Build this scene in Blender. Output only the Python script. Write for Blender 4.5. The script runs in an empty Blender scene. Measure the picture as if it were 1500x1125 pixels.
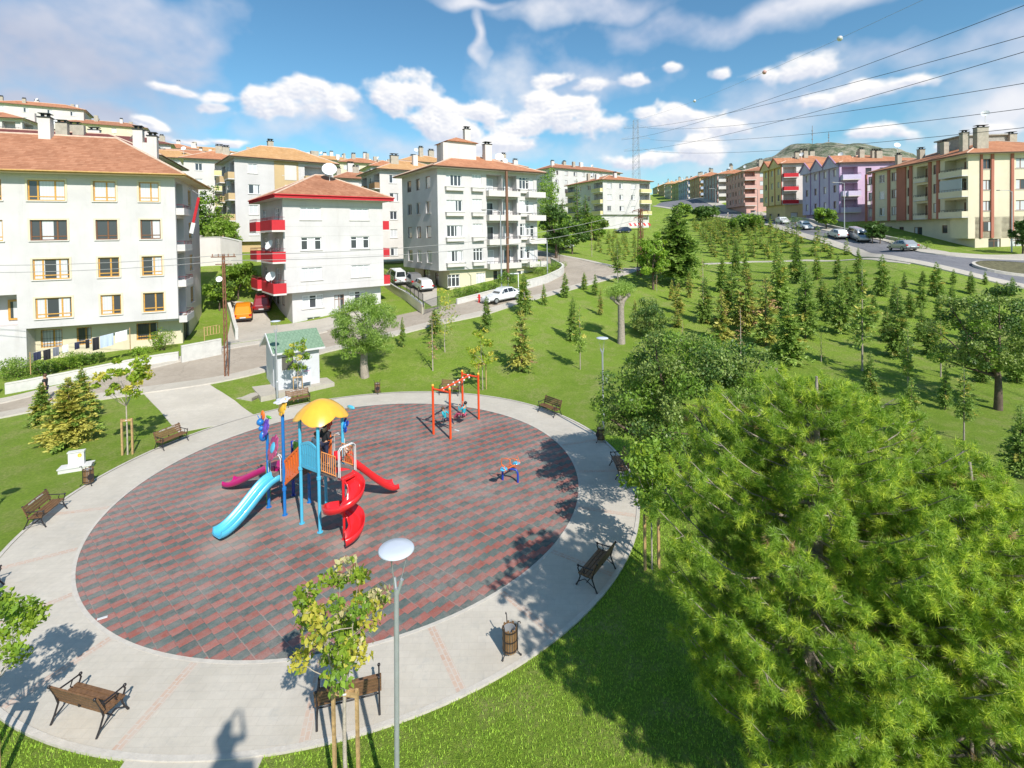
import bpy, math, random
import numpy as np
from mathutils import Vector, Matrix
R = math.radians
random.seed(7)
rng = np.random.default_rng(7)
SC = bpy.context.scene
COL = SC.collection

# ------------------------------------------------------------------ camera (view of the place, 10 m up)
FPX, PITCH, ROLL, YH, CAMZ = 730.0, 0.020, 0.0155, 343.7, 10.0
Y0 = YH + FPX*math.tan(PITCH)
_c, _s = math.cos(ROLL), math.sin(ROLL); _cp, _sp = math.cos(PITCH), math.sin(PITCH)
def ray(px, py):
    u = (px-750)/FPX; v = -(py-Y0)/FPX
    X = u*_c+v*_s; Z = -u*_s+v*_c
    return X, _cp+Z*_sp, -_sp+Z*_cp
def at(px, py, d):
    X, Y, Z = ray(px, py); t = d/Y
    return Vector((X*t, d, CAMZ+Z*t))
cam = bpy.data.cameras.new('camera'); co = bpy.data.objects.new('camera', cam); COL.objects.link(co)
cam.sensor_width = 36; cam.sensor_fit = 'HORIZONTAL'; cam.lens = FPX/1500*36
cam.shift_y = (Y0-562.5)/1500; cam.clip_start = 0.1; cam.clip_end = 6000
rt = Vector((_c, -_s*_sp, -_s*_cp)); up = Vector((_s, _c*_sp, _c*_cp)); fw = Vector((0, _cp, -_sp))
m = Matrix((rt, up, -fw)).transposed().to_4x4(); m.translation = (0, 0, CAMZ); co.matrix_world = m
SC.camera = co

# ------------------------------------------------------------------ terrain
_cp_list = [  # (photo x, photo y, distance) read off the photograph, turned into points of the ground
 (0,622,27),(40,577,32),(240,530,36),(330,505,40),(332,552,34),(357,462,50),(415,480,47),(480,512,40),(600,470,45),
 (642,430,58),(737,436,52),(700,446,50),(830,408,62),(893,391,70),(780,370,78),(870,345,115),(850,374,82),(915,336,129),
 (993,413,62),(1040,387,74),(1240,381,70),(1320,366,66),(1500,417,50),(1323,380,58),(1207,350,80),(1143,330,100),
 (1416,371,67),(1265,345,82),(1227,488,42),(1290,432,48),(1040,432,58),(1100,400,66),(1000,470,46),
 (910,502,41),(1200,460,46),(1300,400,54),(1500,450,44),(1480,500,38),(1050,331,130),(1150,365,82),(1030,346,108),
 (1045,313,160),(960,300,260),(955,288,330),(535,550,34),(1155,533,35),(1500,372,64)]
_pts = [at(*p) for p in _cp_list]
P = [(p.x, p.y, p.z) for p in _pts]
P += [(-60,30,1),(-50,45,4),(-36,55,5.5),(-26,67,7),(-20,67,5.2),(-18,78,5),(-48,93,9.5),(-80,75,11),(-111,110,24),(-70,140,22),(-20,130,16),
      (-40,170,26),(0,165,15.5),(10,200,21),(-120,60,12),(-150,150,38),(-100,200,42),(-40,260,44),(20,330,42),(-150,300,60),(95,345,36),(150,330,46),
      (130,150,20),(100,100,14),(150,80,12),(120,60,6),(75,62,6.2),(55,80,8.7),(70,100,12),(95,200,26),(200,200,30),(200,60,6),(70,40,2.2),(60,25,.5),(90,30,.6),
      (0,0,0),(-6,20,0),(-20,8,0),(14,10,0),(30,12,0),(-18,24,0),(20,26,0),(-60,0,0),(60,0,0),(0,-30,0),(-100,20,1),(120,10,0),
      (6,31,.25),(0,33,.4),(12,33,.45),(-10,33,.45),(-16,32.5,.45),(24,30,.2)]
P = np.array(P); PX = P[:, :2]/60.0; PZ = P[:, 2]
def _phi(r2): return 0.5*r2*np.log(r2+1e-9)
_n = len(P); _D = ((PX[:, None]-PX[None])**2).sum(2)
_A = np.zeros((_n+3, _n+3)); _A[:_n, :_n] = _phi(_D)+np.eye(_n)*0.0025
_A[:_n, _n] = 1; _A[:_n, _n+1:] = PX; _A[_n, :_n] = 1; _A[_n+1:, :_n] = PX.T
_W = np.linalg.solve(_A, np.concatenate([PZ, np.zeros(3)]))
def Tn(x, y):
    x = np.clip(np.asarray(x, float), -170, 220); y = np.clip(np.asarray(y, float), -30, 345)
    sh = np.broadcast(x, y).shape
    q = np.stack([np.broadcast_to(x, sh).ravel(), np.broadcast_to(y, sh).ravel()], 1)/60.0
    out = np.empty(len(q))
    for i in range(0, len(q), 20000):
        c = q[i:i+20000]; d = ((c[:, None]-PX[None])**2).sum(2)
        out[i:i+20000] = _phi(d)@_W[:_n]+_W[_n]+c@_W[_n+1:]
    xx, yy = q[:, 0]*60, q[:, 1]*60
    r = np.hypot(xx+6.4, yy-20.5)
    t = np.clip((r-11.7)/5.0, 0, 1); t = t*t*(3-2*t)
    g = np.clip((yy-19-0.12*np.abs(xx))/9, 0, 1); g = g*g*(3-2*g)   # level ground south of the playground
    return (out*t*g).reshape(sh)
def T(x, y): return float(Tn(x, y))
def G(px, py, dmin=4.0, dmax=330.0):
    X, Y, Z = ray(px, py)
    d = np.concatenate([np.arange(dmin, 60, .1), np.arange(60, dmax, .4)])
    zz = CAMZ+Z*d/Y-Tn(X*d/Y, d)
    k = np.where(zz < 0)[0]
    if len(k) == 0: dd = dmax
    elif k[0] == 0: dd = dmin
    else:
        a, b = zz[k[0]-1], zz[k[0]]; dd = d[k[0]-1]+(d[k[0]]-d[k[0]-1])*a/(a-b)
    return Vector((X*dd/Y, dd, T(X*dd/Y, dd)))

# ------------------------------------------------------------------ materials
MATS = {}
def lin(c): return tuple(((x/12.92) if x <= .04045 else ((x+.055)/1.055)**2.4) for x in c)
def mat(name, col, rough=.6, var=.0, scale=4.0, bump=0.0, bscale=None, metal=0.0, spec=.5, col2=None, island=0.0, trans=0.0, emit=None, coat=0.0):
    if name in MATS: return MATS[name]
    M = bpy.data.materials.new(name); M.use_nodes = True; N = M.node_tree.nodes; L = M.node_tree.links
    b = N['Principled BSDF']; b.inputs['Roughness'].default_value = rough; b.inputs['Metallic'].default_value = metal
    b.inputs['Specular IOR Level'].default_value = spec; b.inputs['Coat Weight'].default_value = coat
    tc = N.new('ShaderNodeTexCoord')
    src = None
    if var > 0 or col2:
        nz = N.new('ShaderNodeTexNoise'); nz.inputs['Scale'].default_value = scale; nz.inputs['Detail'].default_value = 6; nz.inputs['Roughness'].default_value = .65
        L.new(tc.outputs['Object'], nz.inputs['Vector'])
        mr = N.new('ShaderNodeMapRange'); mr.inputs[1].default_value = .3; mr.inputs[2].default_value = .7; L.new(nz.outputs['Fac'], mr.inputs[0])
        mx = N.new('ShaderNodeMix'); mx.data_type = 'RGBA'
        if col2: a, c2 = col, col2
        else: a, c2 = tuple(x*(1-var) for x in col), tuple(min(1, x*(1+var)) for x in col)
        mx.inputs[6].default_value = (*a, 1); mx.inputs[7].default_value = (*c2, 1)
        L.new(mr.outputs[0], mx.inputs[0]); src = mx.outputs[2]
    if island > 0:
        g = N.new('ShaderNodeNewGeometry'); oi = N.new('ShaderNodeObjectInfo')
        ad = N.new('ShaderNodeMath'); ad.operation = 'MULTIPLY_ADD'; L.new(oi.outputs['Random'], ad.inputs[0]); ad.inputs[1].default_value = .45; 
        sc_ = N.new('ShaderNodeMath'); sc_.operation = 'MULTIPLY'; sc_.inputs[1].default_value = .55; L.new(g.outputs['Random Per Island'], sc_.inputs[0]); L.new(sc_.outputs[0], ad.inputs[2])
        hs = N.new('ShaderNodeHueSaturation')
        mv = N.new('ShaderNodeMapRange'); L.new(ad.outputs[0], mv.inputs[0]); mv.inputs[3].default_value = 1-island; mv.inputs[4].default_value = 1+island
        mh = N.new('ShaderNodeMapRange'); L.new(ad.outputs[0], mh.inputs[0]); mh.inputs[3].default_value = .5+island*.035; mh.inputs[4].default_value = .5-island*.035
        L.new(mv.outputs[0], hs.inputs['Value']); L.new(mh.outputs[0], hs.inputs['Hue'])
        if src: L.new(src, hs.inputs['Color'])
        else: hs.inputs['Color'].default_value = (*col, 1)
        src = hs.outputs[0]
    if src: L.new(src, b.inputs['Base Color'])
    else: b.inputs['Base Color'].default_value = (*col, 1)
    if bump > 0:
        nb = N.new('ShaderNodeTexNoise'); nb.inputs['Scale'].default_value = bscale or scale*6; nb.inputs['Detail'].default_value = 4
        L.new(tc.outputs['Object'], nb.inputs['Vector'])
        bp = N.new('ShaderNodeBump'); bp.inputs['Strength'].default_value = bump; bp.inputs['Distance'].default_value = .02
        L.new(nb.outputs['Fac'], bp.inputs['Height']); L.new(bp.outputs[0], b.inputs['Normal'])
    if emit: b.inputs['Emission Color'].default_value = (*emit, 1); b.inputs['Emission Strength'].default_value = 1
    if trans > 0:
        tr = N.new('ShaderNodeBsdfTranslucent'); ms = N.new('ShaderNodeMixShader'); ms.inputs[0].default_value = trans
        if src:
            g2 = N.new('ShaderNodeHueSaturation'); g2.inputs['Value'].default_value = 1.5; L.new(src, g2.inputs['Color']); L.new(g2.outputs[0], tr.inputs['Color'])
        else: tr.inputs['Color'].default_value = (*col, 1)
        L.new(b.outputs[0], ms.inputs[1]); L.new(tr.outputs[0], ms.inputs[2])
        L.new(ms.outputs[0], N['Material Output'].inputs['Surface'])
    MATS[name] = M; return M
class NT:   # tiny node helper for the custom ground materials
    def __init__(s, name):
        s.M = bpy.data.materials.new(name); s.M.use_nodes = True; s.N = s.M.node_tree.nodes; s.L = s.M.node_tree.links; s.b = s.N['Principled BSDF']
        MATS[name] = s.M; s.tc = s.N.new('ShaderNodeTexCoord')
    def inp(s, sock, v):
        if v is None: return
        if hasattr(v, 'is_output'): s.L.new(v, sock)
        elif isinstance(v, (tuple, list)) and len(v) == 3 and sock.type == 'RGBA': sock.default_value = (*v, 1)
        else: sock.default_value = v
    def math(s, op, a, b=None, c=None):
        n = s.N.new('ShaderNodeMath'); n.operation = op; s.inp(n.inputs[0], a); s.inp(n.inputs[1], b)
        if c is not None: s.inp(n.inputs[2], c)
        return n.outputs[0]
    def noise(s, vec, scale, detail=5, rough=.6):
        n = s.N.new('ShaderNodeTexNoise'); n.inputs['Scale'].default_value = scale; n.inputs['Detail'].default_value = detail; n.inputs['Roughness'].default_value = rough
        s.L.new(vec, n.inputs['Vector']); return n.outputs['Fac']
    def rng(s, v, a, b, c=0, d=1, smooth=False):
        n = s.N.new('ShaderNodeMapRange'); s.inp(n.inputs[0], v)
        if smooth: n.interpolation_type = 'SMOOTHSTEP'
        for i, x in enumerate((a, b, c, d)): n.inputs[i+1].default_value = x
        return n.outputs[0]
    def mix(s, f, a, b, mode='MIX'):
        n = s.N.new('ShaderNodeMix'); n.data_type = 'RGBA'; n.blend_type = mode; s.inp(n.inputs[0], f); s.inp(n.inputs[6], a); s.inp(n.inputs[7], b); return n.outputs[2]
    def xyz(s, v):
        n = s.N.new('ShaderNodeSeparateXYZ'); s.L.new(v, n.inputs[0]); return n.outputs
    def comb(s, x, y, z):
        n = s.N.new('ShaderNodeCombineXYZ'); s.inp(n.inputs[0], x); s.inp(n.inputs[1], y); s.inp(n.inputs[2], z); return n.outputs[0]
    def bump(s, h, st, dist=.02):
        n = s.N.new('ShaderNodeBump'); n.inputs['Strength'].default_value = st; n.inputs['Distance'].default_value = dist; s.L.new(h, n.inputs['Height']); s.L.new(n.outputs[0], s.b.inputs['Normal'])

# ------------------------------------------------------------------ mesh helpers
class MB:
    def __init__(s): s.v = []; s.f = []; s.m = []; s.sm = []; s.mi = 0; s.smooth = False; s.X = None
    def add(s, vs, fs):
        o = len(s.v)
        if s.X is not None: vs = [s.X@Vector(v) for v in vs]
        s.v += [tuple(v) for v in vs]
        for f in fs: s.f.append([i+o for i in f]); s.m.append(s.mi); s.sm.append(s.smooth)
    def box(s, x0, x1, y0, y1, z0, z1):
        s.add([(x0,y0,z0),(x1,y0,z0),(x1,y1,z0),(x0,y1,z0),(x0,y0,z1),(x1,y0,z1),(x1,y1,z1),(x0,y1,z1)],
              [(0,3,2,1),(4,5,6,7),(0,1,5,4),(1,2,6,5),(2,3,7,6),(3,0,4,7)])
    def beam(s, a, b, w, h, upv=(0,0,1)):
        a = Vector(a); b = Vector(b); d = (b-a).normalized(); u = Vector(upv)
        if abs(d.dot(u)) > .98: u = Vector((0, 1, 0))
        r = d.cross(u).normalized(); u = r.cross(d); r = r*w/2; u = u*h/2
        s.add([a-r-u, a+r-u, a+r+u, a-r+u, b-r-u, b+r-u, b+r+u, b-r+u],
              [(0,1,2,3),(4,7,6,5),(0,4,5,1),(1,5,6,2),(2,6,7,3),(3,7,4,0)])
    def tube(s, pts, rad, n=8, cap=True):
        pts = [Vector(p) for p in pts]; k = len(pts)
        if not hasattr(rad, '__len__'): rad = [rad]*k
        vs = []; u = None
        for i, p in enumerate(pts):
            d = (pts[min(i+1, k-1)]-pts[max(i-1, 0)]).normalized()
            if u is None: u = d.cross(Vector((0, 0, 1)) if abs(d.z) < .9 else Vector((1, 0, 0))).normalized()
            else: u = (u-d*u.dot(d)).normalized()
            w = d.cross(u)
            for j in range(n):
                a = 2*math.pi*j/n; vs.append(p+(u*math.cos(a)+w*math.sin(a))*rad[i])
        fs = [(i*n+j, i*n+(j+1)%n, (i+1)*n+(j+1)%n, (i+1)*n+j) for i in range(k-1) for j in range(n)]
        sm = s.smooth; s.smooth = True; s.add(vs, fs)
        s.smooth = False
        if cap: s.add(vs[:n], [tuple(range(n-1, -1, -1))]); s.add(vs[-n:], [tuple(range(n))])
        s.smooth = sm
    def lathe(s, prof, n=16, c=(0,0,0), arc=(0, 360), closed=False):
        full = abs(arc[1]-arc[0]) >= 360; m_ = n if full else n+1
        vs = []
        for r, z in prof:
            for j in range(m_):
                a = R(arc[0]+(arc[1]-arc[0])*j/n); vs.append((c[0]+r*math.cos(a), c[1]+r*math.sin(a), c[2]+z))
        fs = []
        for i in range(len(prof)-1):
            for j in range(n):
                q = (j+1) % m_; fs.append((i*m_+j, i*m_+q, (i+1)*m_+q, (i+1)*m_+j))
        s.add(vs, fs)
    def prism(s, poly, z0, z1, axis='z'):
        n = len(poly)
        def P3(p, z): return (p[0], p[1], z) if axis == 'z' else ((p[0], z, p[1]) if axis == 'y' else (z, p[0], p[1]))
        s.add([P3(p, z0) for p in poly]+[P3(p, z1) for p in poly],
              [tuple(range(n-1, -1, -1)), tuple(range(n, 2*n))]+[(i, (i+1) % n, n+(i+1) % n, n+i) for i in range(n)])
    def ball(s, c, r, n=12, k=8, sx=1, sy=1, sz=1):
        sm = s.smooth; s.smooth = True
        vs = []
        for i in range(k+1):
            t = math.pi*i/k
            for j in range(n):
                a = 2*math.pi*j/n; vs.append((c[0]+r*sx*math.sin(t)*math.cos(a), c[1]+r*sy*math.sin(t)*math.sin(a), c[2]-r*sz*math.cos(t)))
        s.add(vs, [(i*n+j, i*n+(j+1) % n, (i+1)*n+(j+1) % n, (i+1)*n+j) for i in range(k) for j in range(n)]); s.smooth = sm
    def mesh(s, name, mats):
        me = bpy.data.meshes.new(name); me.from_pydata(s.v, [], s.f)
        for x in (mats if isinstance(mats, (list, tuple)) else [mats]): me.materials.append(x)
        me.polygons.foreach_set('material_index', s.m); me.polygons.foreach_set('use_smooth', s.sm); me.update(); return me
    def build(s, name, mats, parent=None, loc=(0,0,0), rz=0):
        return put(s.mesh(name, mats), name, parent, loc, rz)
def put(me, name, parent=None, loc=(0,0,0), rz=0):
    o = bpy.data.objects.new(name, me); COL.objects.link(o); o.location = loc; o.rotation_euler = (0, 0, rz)
    if parent: o.parent = parent
    return o
def npmesh(name, V, F, mats, mi=None, smooth=False):
    """V (n,3) float, F (m,k) int -> mesh"""
    me = bpy.data.meshes.new(name); V = np.ascontiguousarray(V, np.float32); F = np.ascontiguousarray(F, np.int32); k = F.shape[1]
    me.vertices.add(len(V)); me.vertices.foreach_set('co', V.ravel())
    me.loops.add(F.size); me.loops.foreach_set('vertex_index', F.ravel())
    me.polygons.add(len(F)); me.polygons.foreach_set('loop_start', np.arange(0, F.size, k, dtype=np.int32)); me.polygons.foreach_set('loop_total', np.full(len(F), k, np.int32))
    for x in (mats if isinstance(mats, (list, tuple)) else [mats]): me.materials.append(x)
    if mi is not None: me.polygons.foreach_set('material_index', np.ascontiguousarray(mi, np.int32))
    me.polygons.foreach_set('use_smooth', np.full(len(F), smooth)); me.update(calc_edges=True); me.validate(); return me
def tag(o, label=None, cat=None, group=None, kind=None):
    if label: o['label'] = label
    if cat: o['category'] = cat
    if group: o['group'] = group
    if kind: o['kind'] = kind
    return o
def root(name, label, cat, loc, rz=0, group=None):
    o = bpy.data.objects.new(name, None); COL.objects.link(o); o.location = loc; o.rotation_euler = (0, 0, rz); o.empty_display_size = .2
    return tag(o, label, cat, group)
def dup(src, loc=None, rz=None, label=None, scale=None, parent=None, group=None):
    c = src.copy(); COL.objects.link(c)
    if parent is not None: c.parent = parent
    if loc is not None: c.location = loc
    if rz is not None: c.rotation_euler = (0, 0, rz)
    if scale is not None: c.scale = scale if hasattr(scale, '__len__') else (scale,)*3
    if label: c['label'] = label
    if group: c['group'] = group
    for ch in list(src.children):
        dup(ch, parent=c)
    return c
# ------------------------------------------------------------------ light and sky
SUN = Vector((.50, -.93, .955)).normalized()
sl = bpy.data.lights.new('sun', 'SUN'); sl.energy = 5.0; sl.angle = R(.53); sl.color = (1, .95, .885)
so = bpy.data.objects.new('sun', sl); COL.objects.link(so); so.rotation_euler = SUN.to_track_quat('Z', 'Y').to_euler(); so.location = SUN*60
W = bpy.data.worlds.new('World'); SC.world = W; W.use_nodes = True
N = W.node_tree.nodes; L = W.node_tree.links
class WN(NT):
    def __init__(s): s.N = N; s.L = L; s.tc = N.new('ShaderNodeTexCoord')
w = WN()
sky = N.new('ShaderNodeTexSky'); sky.sky_type = 'NISHITA'; sky.sun_disc = False
sky.sun_elevation = math.asin(SUN.z); sky.sun_rotation = math.atan2(SUN.x, SUN.y); sky.altitude = 900; sky.air_density = 1.3; sky.dust_density = .6; sky.ozone_density = 1.6
V = w.tc.outputs['Generated']; vx, vy, vz = w.xyz(V)
def azel(px, py):
    X, Y, Z = ray(px, py); n = math.sqrt(X*X+Y*Y+Z*Z); return math.atan2(X, Y), math.asin(Z/n)
CUM = [(600,140,50,34,.35),(575,150,26,20,.4),(625,160,44,30,.35),(655,186,42,20,.4),(250,124,52,9,.5),(310,134,40,12,.5),(400,140,70,18,.5),(445,158,70,22,.5),(500,178,24,8,.6),(300,146,26,7,.6),(700,160,44,18,.6),(790,142,30,14,.5),(830,150,36,15,.5),(800,170,60,20,.6),(760,185,50,16,.6),(820,112,34,12,.5),(860,122,30,12,.6),(925,115,24,14,.6),
 (945,170,32,16,.5),(1000,180,44,20,.5),(1035,222,30,18,.5),(1060,190,40,12,.6),(985,95,12,9,.6),(1046,105,16,12,.6),(1120,112,60,16,.8),(1195,152,40,11,.6),(1250,142,50,15,.6),(1330,122,50,14,.7),(1290,200,34,11,.6),(880,190,60,18,.8),(960,238,40,9,.7),(205,180,16,8,.6),(265,203,40,6,.6),(335,206,36,7,.6),(1450,182,40,12,.6),(1410,206,34,10,.6),(735,210,50,10,.8)]
WISP = [(40,60,250,110,.5),(150,10,150,55,.5),(40,180,230,50,.6),(215,40,70,60,.5),(215,85,80,24,.6),(1120,14,330,26,.7),(960,28,110,30,.6),(880,2,130,18,.7),(690,0,80,9,.7),(708,40,11,34,.8),(1300,85,150,30,.9),(1450,140,110,90,.9),(1420,60,130,30,.9),(850,120,130,50,1),(1120,165,150,50,1),(640,222,160,22,1),(1000,210,160,40,1),(1400,240,160,40,1),(470,190,90,26,1)]
# clouds: density painted over sky directions with 3-D fractal noise, kept in memory
def make_clouds():
    Wd, Hd = 3072, 768; A = (np.arange(Wd)+.5)/Wd*2*np.pi-np.pi; E = (np.arange(Hd)+.5)/Hd*(np.pi/2)
    az, el = np.meshgrid(A, E); X = np.cos(el)*np.sin(az); Y = np.cos(el)*np.cos(az); Z = np.sin(el)
    tb = np.random.default_rng(11).random((64, 64, 64)).astype(np.float32)
    def vn(f, ox):
        x, y, z = X*f+ox, Y*f+ox*1.7, Z*f*1.35+ox*.6; i, j, k = np.floor(x).astype(int), np.floor(y).astype(int), np.floor(z).astype(int); u, v, w_ = x-i, y-j, z-k
        u, v, w_ = (q*q*(3-2*q) for q in (u, v, w_)); i &= 63; j &= 63; k &= 63; I, J, K = (i+1) & 63, (j+1) & 63, (k+1) & 63
        a = tb[i,j,k]*(1-u)+tb[I,j,k]*u; b = tb[i,J,k]*(1-u)+tb[I,J,k]*u; c = tb[i,j,K]*(1-u)+tb[I,j,K]*u; d = tb[i,J,K]*(1-u)+tb[I,J,K]*u
        return (a*(1-v)+b*v)*(1-w_)+(c*(1-v)+d*v)*w_
    def fbm(f, n, o, g=.52):
        s = 0; a = 1; t = 0
        for q in range(n): s = s+a*vn(f, o+q*7.3); t += a; a *= g; f *= 2.03
        return (s/t-.5)*2
    def bil(f, n, o):   # billowy
        s = 0; a = 1; t = 0
        for q in range(n): s = s+a*(1-np.abs(vn(f, o+q*5.1)*2-1)); t += a; a *= .5; f *= 2.05
        return s/t
    wx, wy = fbm(6, 3, 3.), fbm(6, 3, 9.)
    f1 = fbm(5, 6, 1., .58); f2 = fbm(14, 5, 21., .6); bl = bil(17, 4, 4.)
    def bl_(lst, wob, flat):
        m_ = np.zeros_like(az)
        for px, py, rx, ry, e in lst:
            a0, e0 = azel(px, py); ra = abs(azel(px+rx, py)[0]-a0); re = abs(azel(px, py-ry)[1]-e0)
            da = (az+wx*wob-a0)/ra; de = (el+wy*wob*.6-e0)/re; de = np.where(de < 0, de*flat, de)
            r = np.sqrt(da*da+de*de); m_ = np.maximum(m_, np.clip((1+e-r)/(2*e), 0, 1)*(e if e > 1 else 1))
        return m_
    cu = bl_([(a,b,c*1.12,d_*1.12,e*1.25) for a,b,c,d_,e in CUM], .05, 1.3); d = cu*.95+(bl-.5)*.8+f2*.62+f1*.3; d = np.where(cu > .02, d, 0)
    ca = np.clip((d-.48)/.42, 0, 1); ca = ca*ca*(3-2*ca); ca *= np.clip(cu/.3, 0, 1)
    dy, dx = np.gradient(d); dy = (dy+np.roll(dy, 4, 0)+np.roll(dy, -4, 0))/3
    shade = np.clip(.74+np.clip(-dy*6, -.22, .22)-dx*2+(bl-.5)*.10, .35, 1)
    ws = bl_(WISP, .11, 1.0); d2 = ws+f1*.75+f2*.32; sa = np.clip((d2-.30)/.85, 0, 1)*np.clip(ws/.25, 0, 1); sa = sa*.96
    back = np.clip((f1+.5*f2-.05)/.5, 0, 1)*np.clip((.25-Y)/.4, 0, 1)*.8; sa = np.maximum(sa, back)
    stm = bl_([(-20,130,330,175,.45)], .05, 1.0); s2 = np.clip(.55+f1*.9+f2*.25, 0, 1)
    px_ = np.zeros((Hd, Wd, 4), np.float32)
    px_[..., 0] = 1-(1-ca)*(1-sa)               # cover
    w_c = ca/(ca+sa*(1-ca)+1e-5)
    px_[..., 1] = w_c*shade+(1-w_c)*(s2*(1-stm*.55)*.62+.12)  # light
    px_[..., 2] = stm*(1-w_c); px_[..., 3] = 1
    im = bpy.data.images.new('cloud_cover', Wd, Hd, alpha=False, float_buffer=False); im.colorspace_settings.name = 'Non-Color'
    im.pixels.foreach_set(np.clip(px_, 0, 1).ravel()); im.update(); im.pack(); return im

it = N.new('ShaderNodeTexImage'); it.image = make_clouds(); it.interpolation = 'Cubic'; it.extension = 'EXTEND'
uv = w.comb(w.math('MULTIPLY_ADD', w.math('ARCTAN2', vx, vy), 1/(2*math.pi), .5), w.math('MULTIPLY', w.math('ARCSINE', vz), 2/math.pi), 0.0)
L.new(uv, it.inputs['Vector']); sc3 = N.new('ShaderNodeSeparateColor'); L.new(it.outputs['Color'], sc3.inputs[0]); cA, cL, cS = sc3.outputs
skyc = w.mix(1.0, sky.outputs[0], (.74, 1.16, 1.30), 'MULTIPLY')
cc = w.mix(cL, w.mix(cS, (3.6, 4.6, 6.9), (2.3, 3.1, 5.2)), (10.2, 10.0, 9.8))
c2 = w.mix(w.math('MULTIPLY', cA, w.rng(vz, -.02, .01)), skyc, cc)
bg = N['Background']; L.new(c2, bg.inputs['Color']); bg.inputs['Strength'].default_value = .090
SC.view_settings.view_transform = 'Standard'; SC.view_settings.look = 'None'; SC.view_settings.exposure = .26; SC.view_settings.gamma = 1
SC.cycles.max_bounces = 6; SC.cycles.diffuse_bounces = 3; SC.cycles.glossy_bounces = 2; SC.cycles.transmission_bounces = 3; SC.cycles.transparent_max_bounces = 4
SC.cycles.use_denoising = True; SC.cycles.sample_clamp_indirect = 6

# ------------------------------------------------------------------ ground materials
def m_grass():
    t = NT('lawn_grass'); V = t.tc.outputs['Object']
    big = t.noise(V, .12, 4); mid = t.noise(V, .9, 6, .7); fine = t.noise(V, 9, 5, .7); vf = t.noise(V, 45, 3, .7)
    c = t.mix(t.rng(big, .35, .65), (.215, .320, .032), (.295, .415, .050))
    c = t.mix(t.rng(mid, .42, .75), c, (.36, .42, .09))
    dry = t.math('MULTIPLY', t.rng(t.noise(V, .45, 6, .8), .50, .62), t.rng(fine, .35, .65))
    c = t.mix(t.math('MULTIPLY', dry, .75), c, (.42, .37, .17))
    c = t.mix(t.math('MULTIPLY', t.rng(t.noise(V, 1.6, 7, .8), .55, .70), .45), c, (.37, .38, .12))
    c = t.mix(t.rng(fine, .3, .62, .55, 0), c, (.065, .14, .016))
    c = t.mix(t.rng(vf, .3, .6, .45, 0), c, (.07, .15, .018))
    t.L.new(c, t.b.inputs['Base Color']); t.b.inputs['Roughness'].default_value = .85; t.b.inputs['Specular IOR Level'].default_value = .15
    t.bump(t.math('ADD', fine, vf), 1.0, .07); return t.M
def m_paving():
    t = NT('cream_paving'); V = t.tc.outputs['Object']
    c = t.mix(t.rng(t.noise(V, .5, 6, .7), .35, .68), (.47, .425, .355), (.565, .515, .435))
    c = t.mix(t.rng(t.noise(V, 7, 6, .7), .25, .6, .28, 0), c, (.34, .325, .29))
    c = t.mix(t.rng(t.noise(V, 1.7, 6, .8), .56, .72, 0, .5), c, (.37, .36, .33))
    br = t.N.new('ShaderNodeTexBrick'); t.L.new(V, br.inputs['Vector']); br.inputs['Scale'].default_value = 1; br.inputs['Brick Width'].default_value = .4; br.inputs['Row Height'].default_value = .2; br.inputs['Mortar Size'].default_value = .006
    br.inputs['Color1'].default_value = (1, 1, 1, 1); br.inputs['Color2'].default_value = (.96, .96, .95, 1); br.inputs['Mortar'].default_value = (.90, .89, .88, 1)
    c = t.mix(1.0, c, br.outputs['Color'], 'MULTIPLY')
    t.L.new(c, t.b.inputs['Base Color']); t.b.inputs['Roughness'].default_value = .8; t.bump(t.noise(V, 30, 4), .25, .01); return t.M
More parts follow.
